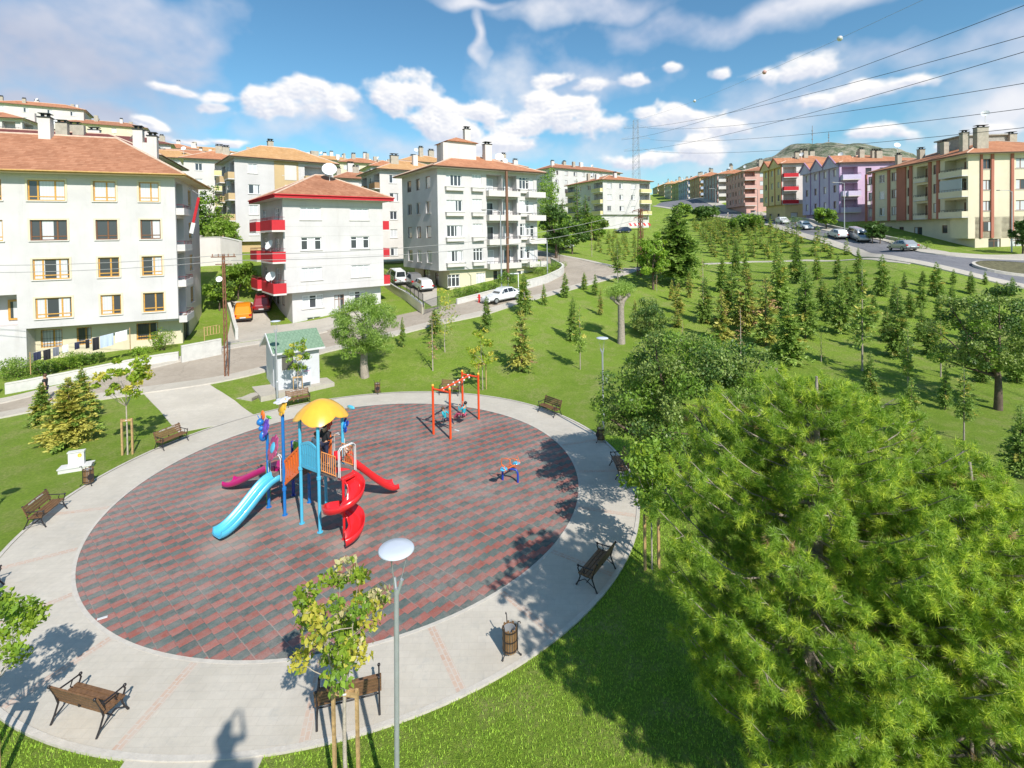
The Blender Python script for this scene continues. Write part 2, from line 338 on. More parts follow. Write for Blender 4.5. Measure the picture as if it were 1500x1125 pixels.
def m_rubber():
    t = NT('rubber_tiles'); V = t.tc.outputs['Object']; x, y, z = t.xyz(V)
    ca, sa = math.cos(R(50)), math.sin(R(50))
    wob = t.math('MULTIPLY', t.math('SUBTRACT', t.noise(V, 5, 3), .5), .05)
    B = t.math('ADD', t.math('ADD', t.math('MULTIPLY', x, ca), t.math('MULTIPLY', y, sa)), wob)
    A = t.math('ADD', t.math('ADD', t.math('MULTIPLY', x, sa), t.math('MULTIPLY', y, -ca)), wob)
    cw, bl, sh = .35, .268, .112
    Bc = t.math('DIVIDE', B, cw); col = t.math('FLOOR', Bc); fb = t.math('SUBTRACT', Bc, col)
    Ac = t.math('DIVIDE', t.math('SUBTRACT', A, t.math('MULTIPLY', col, sh)), bl); row = t.math('FLOOR', Ac); fa = t.math('SUBTRACT', Ac, row)
    par = t.math('FLOORED_MODULO', row, 2.0)
    wn = t.N.new('ShaderNodeTexWhiteNoise'); wn.noise_dimensions = '2D'; t.L.new(t.comb(col, row, 0.0), wn.inputs['Vector']); rnd = wn.outputs['Value']
    red = t.mix(rnd, (.29, .088, .066), (.37, .125, .098)); gr = t.mix(rnd, (.062, .098, .090), (.105, .150, .136))
    c = t.mix(par, red, gr)
    # worn, dusty patches
    du = t.rng(t.noise(V, .35, 5, .7), .40, .66); fine = t.noise(V, 6, 6, .75); ff = t.noise(V, 38, 4, .7)
    c = t.mix(t.math('MULTIPLY', t.rng(fine, .36, .7), .42), c, (.27, .225, .205))
    c = t.mix(t.math('MULTIPLY', t.math('MAXIMUM', du, t.rng(x, -11.5, -14.5, 0, .8)), t.rng(fine, .3, .7, .15, .7)), c, (.36, .32, .285))
    c = t.mix(t.rng(ff, .3, .55, .35, 0), c, (.07, .05, .05))
    for (wx, wy, wr) in ((-9.5, 16.3, 1.3), (-11.6, 19.7, 1.1), (-4.9, 19.9, 1.2), (-5.5, 16.0, .9), (-3.1, 25.6, 1.4), (-7.4, 18.5, 2.2)):   # worn, sandy spots at the slide ends and under the swing
        dx = t.math('SUBTRACT', x, wx); dy = t.math('SUBTRACT', y, wy); rr = t.math('ADD', t.math('SQRT', t.math('ADD', t.math('MULTIPLY', dx, dx), t.math('MULTIPLY', dy, dy))), t.math('MULTIPLY', t.math('SUBTRACT', fine, .5), 2.2))
        c = t.mix(t.math('MULTIPLY', t.rng(rr, wr*.3, wr, 1, 0, True), .42), c, (.40, .35, .30))
    eb = t.math('MINIMUM', fb, t.math('SUBTRACT', 1.0, fb)); ea = t.math('MINIMUM', fa, t.math('SUBTRACT', 1.0, fa))
    e = t.math('MINIMUM', t.math('MULTIPLY', eb, cw/bl), ea)
    jn = t.rng(e, .03, .075, 1, 0, True)
    even = t.math('FLOORED_MODULO', t.math('ADD', col, t.math('GREATER_THAN', fb, .5)), 2.0)
    bright = t.math('MULTIPLY', t.rng(eb, .025, .06, 1, 0, True), t.math('LESS_THAN', even, .5))
    bright = t.math('MULTIPLY', bright, t.rng(t.noise(V, .28, 4, .6), .42, .62))
    c = t.mix(t.math('MULTIPLY', jn, .22), c, (.17, .13, .12)); c = t.mix(t.math('MULTIPLY', bright, .28), c, (.52, .42, .36))
    t.L.new(c, t.b.inputs['Base Color']); t.b.inputs['Roughness'].default_value = .9; t.b.inputs['Specular IOR Level'].default_value = .2
    t.bump(t.math('SUBTRACT', t.math('MULTIPLY', ff, .5), jn), .5, .012); return t.M
def m_road(name, a, b, crack=.5):
    t = NT(name); V = t.tc.outputs['Object']
    c = t.mix(t.rng(t.noise(V, .25, 6, .7), .35, .68), a, b); c = t.mix(t.rng(t.noise(V, 3.5, 7, .8), .3, .6, crack, 0), c, tuple(x*.62 for x in a))
    c = t.mix(t.rng(t.noise(V, 60, 3, .7), .3, .6, .25, 0), c, tuple(x*.5 for x in a))
    vo = t.N.new('ShaderNodeTexVoronoi'); vo.feature = 'DISTANCE_TO_EDGE'; vo.inputs['Scale'].default_value = .35
    wv = t.N.new('ShaderNodeVectorMath'); wv.operation = 'MULTIPLY_ADD'; t.L.new(t.comb(t.noise(V, 1.5, 4), t.noise(V, 1.9, 4), 0.0), wv.inputs[0]); wv.inputs[1].default_value = (1.2, 1.2, 0); t.L.new(V, wv.inputs[2]); t.L.new(wv.outputs[0], vo.inputs['Vector'])
    c = t.mix(t.math('MULTIPLY', t.rng(vo.outputs['Distance'], .0, .018, 1, 0), crack*.8), c, tuple(x*.4 for x in a))
    t.L.new(c, t.b.inputs['Base Color']); t.b.inputs['Roughness'].default_value = .9; t.b.inputs['Specular IOR Level'].default_value = .2; t.bump(t.noise(V, 50, 4), .3, .01); return t.M
M_GRASS = m_grass(); M_PAVE = m_paving(); M_RUB = m_rubber()
M_STREET = m_road('worn_street', (.34, .29, .23), (.44, .38, .31), .35); M_ASPH = m_road('grey_asphalt', (.17, .17, .185), (.25, .245, .26), .5)
M_WALK = m_road('pale_sidewalk', (.44, .40, .335), (.53, .485, .415), .3)
M_KERB = mat('kerb_stone', (.50, .46, .40), .85, .12, 5, .3)
M_BRICKS = NT('brick_inlay')
def _bi(t):
    V = t.tc.outputs['UV']; br = t.N.new('ShaderNodeTexBrick'); t.L.new(V, br.inputs['Vector']); br.inputs['Scale'].default_value = 1; br.inputs['Brick Width'].default_value = .2; br.inputs['Row Height'].default_value = .1; br.inputs['Mortar Size'].default_value = .010; br.inputs['Bias'].default_value = 0
    br.inputs['Color1'].default_value = (.46, .27, .18, 1); br.inputs['Color2'].default_value = (.52, .35, .25, 1); br.inputs['Mortar'].default_value = (.52, .47, .41, 1)
    O = t.tc.outputs['Object']; c = t.mix(t.rng(t.noise(O, 4, 5, .7), .35, .7, .25, .85), br.outputs['Color'], (.50, .45, .385)); t.L.new(c, t.b.inputs['Base Color']); t.b.inputs['Roughness'].default_value = .85
    return t.M
M_BRICKS = _bi(M_BRICKS)

# ------------------------------------------------------------------ ground surfaces
CX, CY, RI, RO = -6.41, 20.53, 8.95, 11.2
def poly_from(pxs): return [tuple(G(*p)[:2]) for p in pxs]
def resample(pl, n):
    pl = np.array(pl, float); s = np.concatenate([[0], np.cumsum(np.hypot(*np.diff(pl, axis=0).T))]); t = np.linspace(0, s[-1], n)
    return np.stack([np.interp(t, s, pl[:, 0]), np.interp(t, s, pl[:, 1])], 1)
SHEETS = []
def strip(name, A, B, mt, off=.03, n=80, k=12, skirt=.25, carve=True, smooth=0):
    """ground-following sheet between two edge lines, with a kerb-like skirt"""
    a, b = resample(A, n), resample(B, n)
    for _ in range(smooth):
        a[1:-1] = (a[:-2]+2*a[1:-1]+a[2:])/4; b[1:-1] = (b[:-2]+2*b[1:-1]+b[2:])/4
    t = np.linspace(0, 1, k)[None, :, None]; Q = a[:, None]*(1-t)+b[:, None]*t
    Z = Tn(Q[..., 0], Q[..., 1])+off; V = np.concatenate([Q, Z[..., None]], 2).reshape(-1, 3)
    i, j = np.meshgrid(np.arange(n-1), np.arange(k-1), indexing='ij'); q = (i*k+j).ravel(); F = np.stack([q, q+1, q+k+1, q+k], 1)
    # skirt
    loop = list(range(k))+[r*k+k-1 for r in range(1, n)]+[(n-1)*k+c for c in range(k-2, -1, -1)]+[r*k for r in range(n-2, 0, -1)]
    base = len(V); Vs = V[loop].copy(); Vs[:, 2] -= skirt; m_ = len(loop); ar = np.arange(m_)
    S = np.stack([np.array(loop)[ar], ar+base, (ar+1) % m_+base, np.array(loop)[(ar+1) % m_]], 1)
    V = np.concatenate([V, Vs]); F2 = np.concatenate([F, S]); mi = np.concatenate([np.zeros(len(F)), np.ones(len(S))])
    # make sure that the top faces up
    e1 = V[F[0][1]]-V[F[0][0]]; e2 = V[F[0][3]]-V[F[0][0]]
    if e1[0]*e2[1]-e1[1]*e2[0] < 0: F2 = F2[:, ::-1]
    o = put(npmesh(name, V, F2, [mt, M_KERB], mi, False), name); o['kind'] = 'structure'
    if carve: SHEETS.append(np.concatenate([a, b[::-1]]))
    return o
# plaza ring, rubber disc (flat)
def disc(name, r0, r1, z, mt, n=160):
    mb = MB(); vs = []; 
    rs = [r0, r1] if r0 > 0 else [0.001, r1]
    mb.lathe([(rs[0], z), (rs[1], z), (rs[1], z-.25)], n, (CX, CY, 0)); mb.f = [f[::-1] for f in mb.f]
    o = mb.build(name, mt); o['kind'] = 'structure'; return o
disc('plaza_paving', RI+.1, RO-.10, .035, M_PAVE)
disc('plaza_edge_kerb', RO-.10, RO+.02, .055, M_KERB)
disc('playground_rubber_floor', 0, RI, .030, M_RUB)
disc('playground_rim_kerb', RI, RI+.1, .042, M_KERB)
th = np.linspace(0, 2*np.pi, 120, endpoint=False); SHEETS.append(np.stack([CX+(RO)*np.cos(th), CY+(RO)*np.sin(th)], 1))
# brick inlay bands across the ring (radial)
mb = MB(); uvs = []
for (pi, po) in [((636,920),(668,1008)),((740,870),(806,930)),((812,808),(862,832)),((282,978),(182,1087)),((160,938),(20,1030)),((108,872),(0,915)),((110,806),(0,835)),((150,745),(85,755)),((852,744),(930,758)),((850,692),(910,690)),((838,650),(880,645)),((468,968),(452,1080))]:
    a = G(*pi); b = G(*po); ang = math.atan2((a.y+b.y)/2-CY, (a.x+b.x)/2-CX); d = (math.cos(ang), math.sin(ang)); q = (-d[1]*.11, d[0]*.11)
    r0, r1 = RI+.12, RO-.12; c0 = (CX+d[0]*r0, CY+d[1]*r0); c1 = (CX+d[0]*r1, CY+d[1]*r1); L_ = r1-r0
    mb.add([(c0[0]-q[0], c0[1]-q[1], .039), (c1[0]-q[0], c1[1]-q[1], .039), (c1[0]+q[0], c1[1]+q[1], .039), (c0[0]+q[0], c0[1]+q[1], .039)], [(0, 1, 2, 3)]); uvs += [(0, 0), (0, L_), (.22, L_), (.22, 0)]
o = mb.build('brick_bands_in_paving', M_BRICKS); o['kind'] = 'structure'
ul = o.data.uv_layers.new(name='UVMap')
for i, uv in enumerate(uvs): ul.data[i].uv = (uv[1], uv[0])
# link path from the plaza to the street, and the one leaving south
strip('path_to_street', poly_from([(262,634),(235,603),(212,579),(205,571)]), poly_from([(378,612),(345,588),(318,571),(302,560)]), M_PAVE, .031, 30, 10)
pa = G(172,1118); pb = G(392,1108)
strip('path_south', [(pa.x+.1, pa.y+.6), (pa.x+.9, -4)], [(pb.x-.1, pb.y+.6), (pb.x+.4, -4)], M_PAVE, .031, 20, 8)
# the street in front of the left blocks; park-side edge and far edge
street_near = poly_from([(0,608),(60,594),(120,583),(205,571),(302,558),(378,542),(470,512),(590,484),(700,459),(800,430),(862,413),(905,402),(934,393)])
street_far  = poly_from([(0,588),(40,577),(140,553),(240,531),(330,508),(400,497),(475,484),(560,468),(640,450),(700,438),(773,421),(825,402),(845,390)])
street_near = [(-95,12),(-60,20)]+street_near; street_far = [(-95,23),(-60,28.5)]+street_far
strip('street', street_near, street_far, M_STREET, .02, 260, 16, smooth=4)
sn2 = resample(street_near, 120)
def offset(pl, d):
    pl = np.array(pl, float); t = np.gradient(pl, axis=0); t /= np.linalg.norm(t, axis=1)[:, None]; return pl+np.stack([-t[:, 1], t[:, 0]], 1)*d
strip('street_sidewalk', offset(sn2, .15), offset(sn2, -.95), M_WALK, .10, 260, 4, smooth=4)
sf2 = resample(street_far[:9], 120)
strip('street_far_sidewalk', offset(sf2, .1), offset(sf2, -.9), M_WALK, .10, 220, 4, smooth=3)
# side street climbing left behind the third block
strip('side_street', poly_from([(862,413),(893,397),(893,391),(850,381),(800,372),(778,367)])+[(-6,90),(-22,95)], poly_from([(800,430),(825,402),(812,392),(790,381),(777,377)])+[(-8,84),(-22,88)], M_STREET, .035, 90, 10, smooth=2)
ss = poly_from([(893,391),(850,381),(800,372),(778,367)])+[(-6,90)]
strip('side_street_sidewalk', offset(resample(ss,60), -.0), offset(resample(ss,60), -1.1), M_WALK, .12, 60, 4)
# foot path across the park
fp = poly_from([(934,393),(985,389),(1040,386.5),(1100,383.5),(1180,381.5),(1240,381),(1300,382.5),(1335,386)])
fpr = resample(fp, 100); strip('park_footpath', offset(fpr, -.55), offset(fpr, .55), M_WALK, .05, 140, 5, smooth=3)
# the wide street on the right
rn = poly_from([(960,301.5),(1045,315),(1100,322),(1143,331),(1207,350),(1262,366),(1323,380),(1383,391),(1460,410),(1500,418)])+[(58,44),(75,33),(95,25)]
rf = [(85,260)]+poly_from([(1090,311),(1140,321),(1185,333),(1240,345),(1300,354),(1352,372),(1400,377)])+[(67,60),(84,52),(108,44)]
rf[0] = (84,258)
rf_ = [rf[0]]+[tuple(G(*p)[:2]) for p in [(1062,311)]]+rf[1:]
strip('main_road', rn, rf_, M_ASPH, .03, 260, 14, smooth=3)
rn2 = resample(rn, 160); strip('main_road_sidewalk', offset(rn2, .1), offset(rn2, -1.6), M_WALK, .13, 260, 4, smooth=3)
rf2 = resample(rf_, 160); strip('main_road_far_sidewalk', offset(rf2, -.1), offset(rf2, 3.6), M_WALK, .15, 260, 6, smooth=3)
# driveways between the blocks
strip('parking_drive', poly_from([(330,505),(338,470),(332,440)]), poly_from([(398,495),(396,470),(385,445)]), M_WALK, .04, 30, 8)
strip('forecourt', poly_from([(398,498),(475,484.5),(568,467)]), poly_from([(392,478),(470,468),(556,448)]), M_WALK, .05, 40, 12)
strip('parking_ramp', poly_from([(632,449),(600,425),(565,405)]), poly_from([(640,447),(640,420),(625,402)]), M_WALK, .06, 30, 8)

def inside(poly, x, y):
    c = np.zeros(x.shape, bool); n = len(poly); j = n-1
    for i in range(n):
        xi, yi = poly[i]; xj, yj = poly[j]
        c ^= ((yi > y) != (yj > y)) & (x < (xj-xi)*(y-yi)/(yj-yi+1e-12)+xi); j = i
    return c
xs = np.concatenate([[-3000,-1500,-800,-400,-240], np.arange(-170,-40,2.5), np.arange(-40,46,.5), np.arange(46,110,1.2), np.arange(110,225,4), [300,500,900,1600,3000]])
ys = np.concatenate([[-1500,-300,-60], np.arange(-30,4,2), np.arange(4,60,.5), np.arange(60,130,1.0), np.arange(130,350,3), [420,600,900,1500,3000]])
gx, gy = np.meshgrid(xs, ys, indexing='ij'); gz = Tn(gx, gy)
ins = np.zeros(gx.shape, bool)
for s_ in SHEETS:
    q = inside(s_, gx, gy); e = q.copy(); e[1:] &= q[:-1]; e[:-1] &= q[1:]; e[:, 1:] &= q[:, :-1]; e[:, :-1] &= q[:, 1:]; e[1:, 1:] &= q[:-1, :-1]; e[:-1, :-1] &= q[1:, 1:]; e[1:, :-1] &= q[:-1, 1:]; e[:-1, 1:] &= q[1:, :-1]
    ins |= e
gz = gz-ins*.35
far = (gy > 350) | (gx < -170) | (gx > 225); gz = np.where(far, gz-8, gz)
ny = len(ys); i, j = np.meshgrid(np.arange(len(xs)-1), np.arange(ny-1), indexing='ij'); q = (i*ny+j).ravel()
o = put(npmesh('ground', np.stack([gx, gy, gz], 2).reshape(-1, 3), np.stack([q, q+ny, q+ny+1, q+1], 1), M_GRASS, None, True), 'ground'); o['kind'] = 'structure'

# the far hill with scrub
mh = NT('hill_scrub'); Vh = mh.tc.outputs['Object']
c = mh.mix(mh.rng(mh.noise(Vh, .035, 10, .85), .44, .54), (.36, .33, .25), (.09, .12, .06)); mh.L.new(c, mh.b.inputs['Base Color']); mh.b.inputs['Roughness'].default_value = .95; mh.bump(mh.noise(Vh, .08, 6, .8), 1, 6)
hx = np.linspace(-250, 1500, 150); hy = np.linspace(650, 1500, 70); HX, HY = np.meshgrid(hx, hy, indexing='ij')
pk = at(1190, 203, 950)
prof = [(-250,60),(at(960,285,950).x,75),(at(1000,270,950).x,95),(at(1080,240,950).x,128),(at(1140,220,950).x,152),(at(1165,208,950).x,174),(pk.x,176),(at(1225,209,950).x,170),(at(1260,216,950).x,162),(at(1290,224,950).x,150),(at(1330,240,950).x,128),(at(1400,262,950).x,105),(900,90),(1500,60)]
hz = np.interp(HX, [p[0] for p in prof], [p[1] for p in prof])
hz = hz*np.exp(-((HY-960)/260)**2)
hr = np.random.default_rng(3); bmp = hr.normal(size=hz.shape); 
for _ in range(2): bmp = (bmp+np.roll(bmp,1,0)+np.roll(bmp,-1,0)+np.roll(bmp,1,1)+np.roll(bmp,-1,1))/5
hz += bmp*9*np.clip((hz-40)/60, 0, 1)
i, j = np.meshgrid(np.arange(149), np.arange(69), indexing='ij'); q = (i*70+j).ravel()
o = put(npmesh('far_hill', np.stack([HX, HY, hz], 2).reshape(-1, 3), np.stack([q, q+70, q+71, q+1], 1), mh.M, None, True), 'far_hill'); o['kind'] = 'structure'
# ------------------------------------------------------------------ buildings
def plaster(name, c, v=.05):
    t = NT(name); V = t.tc.outputs['Object']; x, y, z = t.xyz(V)
    sv = t.comb(t.math('MULTIPLY', x, 1.6), t.math('MULTIPLY', y, 1.6), t.math('MULTIPLY', z, .16))
    k = t.mix(t.rng(t.noise(V, .35, 5, .65), .35, .68), tuple(q*.90 for q in c), tuple(q*1.05 for q in c))
    k = t.mix(t.rng(t.noise(sv, 1.0, 6, .75), .54, .76, 0, .42), k, tuple(q*w for q, w in zip(c, (.66, .63, .58))))
    k = t.mix(t.rng(t.noise(V, 3, 6, .8), .58, .75, 0, .22), k, tuple(q*.7 for q in c))
    t.L.new(k, t.b.inputs['Base Color']); t.b.inputs['Roughness'].default_value = .88; t.b.inputs['Specular IOR Level'].default_value = .2; t.bump(t.noise(V, 22, 4), .2, .01); return t.M
P_WHITE = plaster('white_plaster', (.585,.56,.55)); P_CREAM = plaster('cream_plaster', (.66,.59,.43)); P_PALE = plaster('pale_green_plaster', (.66,.67,.55)); P_BEIGE = plaster('beige_plaster', (.72,.635,.47))
P_SALMON = plaster('salmon_trim', (.44,.17,.12)); P_RED = plaster('red_trim', (.52,.035,.045)); P_TAN = plaster('tan_plaster', (.55,.40,.22)); P_BROWN = plaster('brown_band', (.36,.22,.12)); P_LILAC = plaster('lilac_plaster', (.56,.50,.66)); P_VIOLET = plaster('violet_plaster', (.34,.24,.42))
P_PINKV = plaster('mauve_plaster', (.58,.43,.58)); P_YEL = plaster('yellow_plaster', (.70,.55,.28)); P_PINK = plaster('pink_plaster', (.60,.36,.31)); P_LYEL = plaster('light_yellow_plaster', (.66,.58,.30)); P_GREY = plaster('grey_plaster', (.42,.40,.37)); P_OFF = plaster('off_white_plaster', (.64,.60,.565)); P_GRN = plaster('olive_plaster', (.40,.42,.24)); P_BLUE = plaster('blue_grey_plaster', (.38,.46,.58))
STAKE = mat('stake_timber', (.42,.27,.12), .8, .35, 10, .3)
W_WOOD = mat('honey_wood', (.55,.29,.06), .45, .2, 9); W_DARK = mat('dark_wood', (.17,.075,.035), .45, .2, 9); W_PVC = mat('white_pvc', (.78,.78,.78), .35); W_BRN = mat('brown_frame', (.20,.10,.06), .5)
M_CONC = mat('grey_concrete', (.36,.34,.30), .9, .2, 3, .4); M_CHIM = mat('chimney_render', (.40,.36,.29), .9, .2, 2, .3); M_BLACK = mat('black_iron', (.018,.018,.02), .45); M_DISH = mat('dish_white', (.75,.75,.74), .5); M_RAIL = mat('maroon_rail', (.18,.03,.035), .5); M_RUST = mat('rusty_steel', (.20,.085,.045), .8, .4, 6, .3)
M_SOFFIT = mat('timber_fascia', (.50,.30,.10), .6, .2, 3); M_STEEL = mat('galvanised_steel', (.46,.48,.50), .45, .1, 4, metal=.5)
def m_roof(name, a, b):
    t = NT(name); V = t.tc.outputs['Object']; x, y, z = t.xyz(V)
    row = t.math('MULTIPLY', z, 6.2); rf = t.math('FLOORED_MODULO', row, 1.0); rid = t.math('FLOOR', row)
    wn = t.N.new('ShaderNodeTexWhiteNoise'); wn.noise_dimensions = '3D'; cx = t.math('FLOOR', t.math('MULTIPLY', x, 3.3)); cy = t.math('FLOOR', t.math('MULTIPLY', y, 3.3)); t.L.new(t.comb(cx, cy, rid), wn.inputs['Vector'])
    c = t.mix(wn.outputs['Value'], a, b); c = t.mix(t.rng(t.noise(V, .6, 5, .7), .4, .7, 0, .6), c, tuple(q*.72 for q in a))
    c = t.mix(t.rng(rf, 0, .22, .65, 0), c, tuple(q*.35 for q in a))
    t.L.new(c, t.b.inputs['Base Color']); t.b.inputs['Roughness'].default_value = .8; t.b.inputs['Specular IOR Level'].default_value = .25
    hh = t.math('ADD', t.math('MULTIPLY', rf, .6), t.math('MULTIPLY', t.math('ADD', t.math('SINE', t.math('MULTIPLY', x, 21)), t.math('SINE', t.math('MULTIPLY', y, 21))), .2)); t.bump(hh, .5, .04); return t.M
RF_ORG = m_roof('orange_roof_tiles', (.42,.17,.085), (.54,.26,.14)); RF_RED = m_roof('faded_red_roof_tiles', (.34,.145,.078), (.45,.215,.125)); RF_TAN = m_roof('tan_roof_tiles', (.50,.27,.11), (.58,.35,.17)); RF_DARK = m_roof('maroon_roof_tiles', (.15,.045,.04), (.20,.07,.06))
M_RIDGE = mat('ridge_caps', (.58,.42,.32), .8, .2, 5)
def m_pane():
    t = NT('window_pane'); V = t.tc.outputs['Object']; x, y, z = t.xyz(V); oi = t.N.new('ShaderNodeObjectInfo'); rnd = oi.outputs['Random']
    folds = t.rng(t.math('SINE', t.math('ADD', t.math('MULTIPLY', x, 34), t.math('MULTIPLY', rnd, 40))), -1, 1, .82, 1)
    wn = t.N.new('ShaderNodeTexWhiteNoise'); wn.noise_dimensions = '2D'; t.L.new(t.comb(t.math('FLOOR', t.math('MULTIPLY', x, 1.55)), rnd, 0.0), wn.inputs['Vector'])
    op = t.math('GREATER_THAN', wn.outputs['Value'], t.rng(rnd, 0, 1, .12, .72))
    cur = t.mix(folds, (.30,.30,.31), (.60,.60,.61)); c = t.mix(op, (.055,.06,.07), cur)
    t.L.new(c, t.b.inputs['Base Color']); t.b.inputs['Roughness'].default_value = .12; t.b.inputs['Specular IOR Level'].default_value = .6; t.b.inputs['Coat Weight'].default_value = .25; t.b.inputs['Coat Roughness'].default_value = .03
    return t.M
M_PANE = m_pane()
M_GLAZ = mat('balcony_glazing', (.20,.30,.33), .08, spec=.8)
WC = {}
def win_meshes(w, h, st):
    """st = (frame material, mullion positions 0..1, transom, sill, bars)"""
    key = (round(w, 2), round(h, 2), st)
    if key in WC: return WC[key]
    fm, mull, tran, sill, bars = st; b = .075
    m_ = MB(); m_.box(0, w, -.03, .05, h-b, h); m_.box(0, w, -.03, .05, 0, b); m_.box(0, b, -.028, .05, b, h-b); m_.box(w-b, w, -.028, .05, b, h-b)
    for q in mull: m_.box(w*q-.05, w*q+.05, -.025, .05, b, h-b)
    if tran: 
        e = [0]+list(mull)+[1]
        for a, c in zip(e[:-1], e[1:]): m_.box(w*a+.06, w*c-.06, -.02, .05, h*tran-.035, h*tran+.035)
    if sill: m_.mi = 1; m_.box(-.1, w+.1, -.20, -.032, -.07, -.002)
    if bars:
        m_.mi = 2
        k = int(w/.16)
        for i in range(1, k): m_.box(w*i/k-.008, w*i/k+.008, -.10, -.085, .02, h-.02)
        for zz in (.12, .5, .88): m_.box(0, w, -.105, -.102, h*zz-.01, h*zz+.01)
    g = MB(); g.box(b*.8, w-b*.8, .0, .012, b*.8, h-b*.8)
    WC[key] = (m_.mesh('window', [fm, P_OFF, M_BLACK]), g.mesh('pane', M_PANE)); return WC[key]
S_WOOD3 = (W_WOOD, (.26,.72), .2, True, False); S_WOOD2 = (W_WOOD, (.58,), .2, True, False); S_DARK3 = (W_DARK, (.26,.72), .2, True, False); S_DARK2 = (W_DARK, (.55,), .2, True, False)
S_PVC2 = (W_PVC, (.5,), None, True, False); S_PVC3 = (W_PVC, (.33,.67), .75, True, False); S_PVC4 = (W_PVC, (.25,.5,.75), None, True, False); S_PVC1 = (W_PVC, (), None, True, False); S_BRN2 = (W_BRN, (.5,), None, True, False); S_BRN1 = (W_BRN, (), None, False, False)
S_BARS = (W_WOOD, (.6,), .2, False, True); S_DOOR = (W_BRN, (.5,), .8, False, False); S_DOORW = (W_PVC, (.5,), .78, False, False); S_GREY = (M_STEEL, (.5,), None, False, True)
class Bld:
    def __init__(s, name, label, cx, cd, ang, L, W, zb, z0, z1, wallm, lowm=None, sb=None, loc=None, group=None, right=False, cat='apartment building'):
        """corner at photo column cx, cd metres away; ang = heading of the front wall"""
        if loc is None:
            p = at(cx, 345, cd); loc = (p.x, cd)
        if right: loc = (loc[0]-L*math.cos(R(ang)), loc[1]-L*math.sin(R(ang)))
        s.zb = zb; s.root = root(name, label, cat, (loc[0], loc[1], zb), R(ang), group); s.loc = loc; s.ang = R(ang)
        s.L, s.W, s.z0, s.z1 = L, W, z0-zb, z1-zb; s.wm = wallm; s.lm = lowm or wallm; s.sb = sb or {}; s.h = {}; s.extra = []
    def fr(s, side, lv=1):
        L, W = s.L, s.W; a, b, c, d = (0, 0, 0, 0) if lv else (s.sb.get('L', 0), s.sb.get('R', 0), s.sb.get('F', 0), s.sb.get('B', 0))
        return {'F': ((a, c), 0, L-a-b), 'R': ((L-b, c), 90, W-c-d), 'B': ((L-b, W-d), 180, L-a-b), 'L': ((a, W-d), 270, W-c-d)}[side]
    def pt(s, side, S, z, d=0, lv=1):
        (ox, oy), a, _ = s.fr(side, lv); c, n = math.cos(R(a)), math.sin(R(a)); return (ox+c*S+n*d, oy+n*S-c*d, z)
    def px(s, side, px, lv=1):
        """photo column -> distance along a side"""
        (ox, oy), a, _ = s.fr(side, lv); ca, sa = math.cos(s.ang), math.sin(s.ang)
        X = s.loc[0]+ox*ca-oy*sa; Y = s.loc[1]+ox*sa+oy*ca; th = s.ang+R(a); dx, dy = math.cos(th), math.sin(th); k = (px-750)/FPX
        return (k*Y-X)/(dx-k*dy)
    def fbox(s, m_, side, s0, s1, z0, z1, d0, d1, lv=1):
        ps = [s.pt(side, S, z, d, lv) for z in (z0, z1) for (S, d) in ((s0, d1), (s1, d1), (s1, d0), (s0, d0))]
        m_.add(ps, [(0,3,2,1),(4,5,6,7),(0,1,5,4),(1,2,6,5),(2,3,7,6),(3,0,4,7)])
    def win(s, side, S, z, w, h, st, lv=1, rec=.12, name='window'):
        s.h.setdefault((side, lv), []).append((S, S+w, z, z+h, rec+.03)); fm, pm = win_meshes(w, h, st)
        a = R(s.fr(side, lv)[1]); o = put(fm, name, s.root, s.pt(side, S, z, -rec, lv), a); put(pm, 'pane', o); return o
    def loggia(s, side, s0, s1, z0, z1, depth=1.3, lv=1): s.h.setdefault((side, lv), []).append((s0, s1, z0, z1, depth))
    def wall(s, m_, side, z0, z1, lv, mi):
        m_.mi = mi; hs = s.h.get((side, lv), []); L = s.fr(side, lv)[2]
        S = sorted({0, L}|{x for h in hs for x in h[:2] if 0 < x < L}); Z = sorted({z0, z1}|{x for h in hs for x in h[2:4] if z0 < x < z1})
        for a, b in zip(S[:-1], S[1:]):
            run = None
            for c, d in zip(Z[:-1]+[None], Z[1:]+[None]):
                hole = c is None or any(h[0]-1e-6 <= a and b <= h[1]+1e-6 and h[2]-1e-6 <= c and d <= h[3]+1e-6 for h in hs)
                if hole:
                    if run: m_.add([s.pt(side, *q, 0, lv) for q in ((a, run[0]), (b, run[0]), (b, run[1]), (a, run[1]))], [(0,1,2,3)])
                    run = None
                else: run = (run[0] if run else c, d)
        for h in hs:
            a, b, c, d, r = h
            q = [s.pt(side, *p, lv) for p in ((a,c,0),(b,c,0),(b,d,0),(a,d,0),(a,c,-r),(b,c,-r),(b,d,-r),(a,d,-r))]
            m_.add(q, [(0,4,5,1),(1,5,6,2),(2,6,7,3),(3,7,4,0)]+([(4,7,6,5)] if r > .4 else []))
    def finish(s, roofm, over=.7, rise=2.6, fascia=W_BRN, hip=True, thick=.16, soffit=None):
        m_ = MB()
        for sd in 'FRBL': s.wall(m_, sd, s.z0, s.z1, 1, 0)
        for sd in 'FRBL': s.wall(m_, sd, -1.5, s.z0, 0, 1)
        L, W, z0 = s.L, s.W, s.z0; m_.mi = 0; m_.add([(0,0,z0),(L,0,z0),(L,W,z0),(0,W,z0)], [(0,3,2,1)])
        s.wall_o = m_.build('wall', [s.wm, s.lm], s.root)
        o = over; z = s.z1; x0, x1, y0, y1 = -o, L+o, -o, W+o; r = MB()
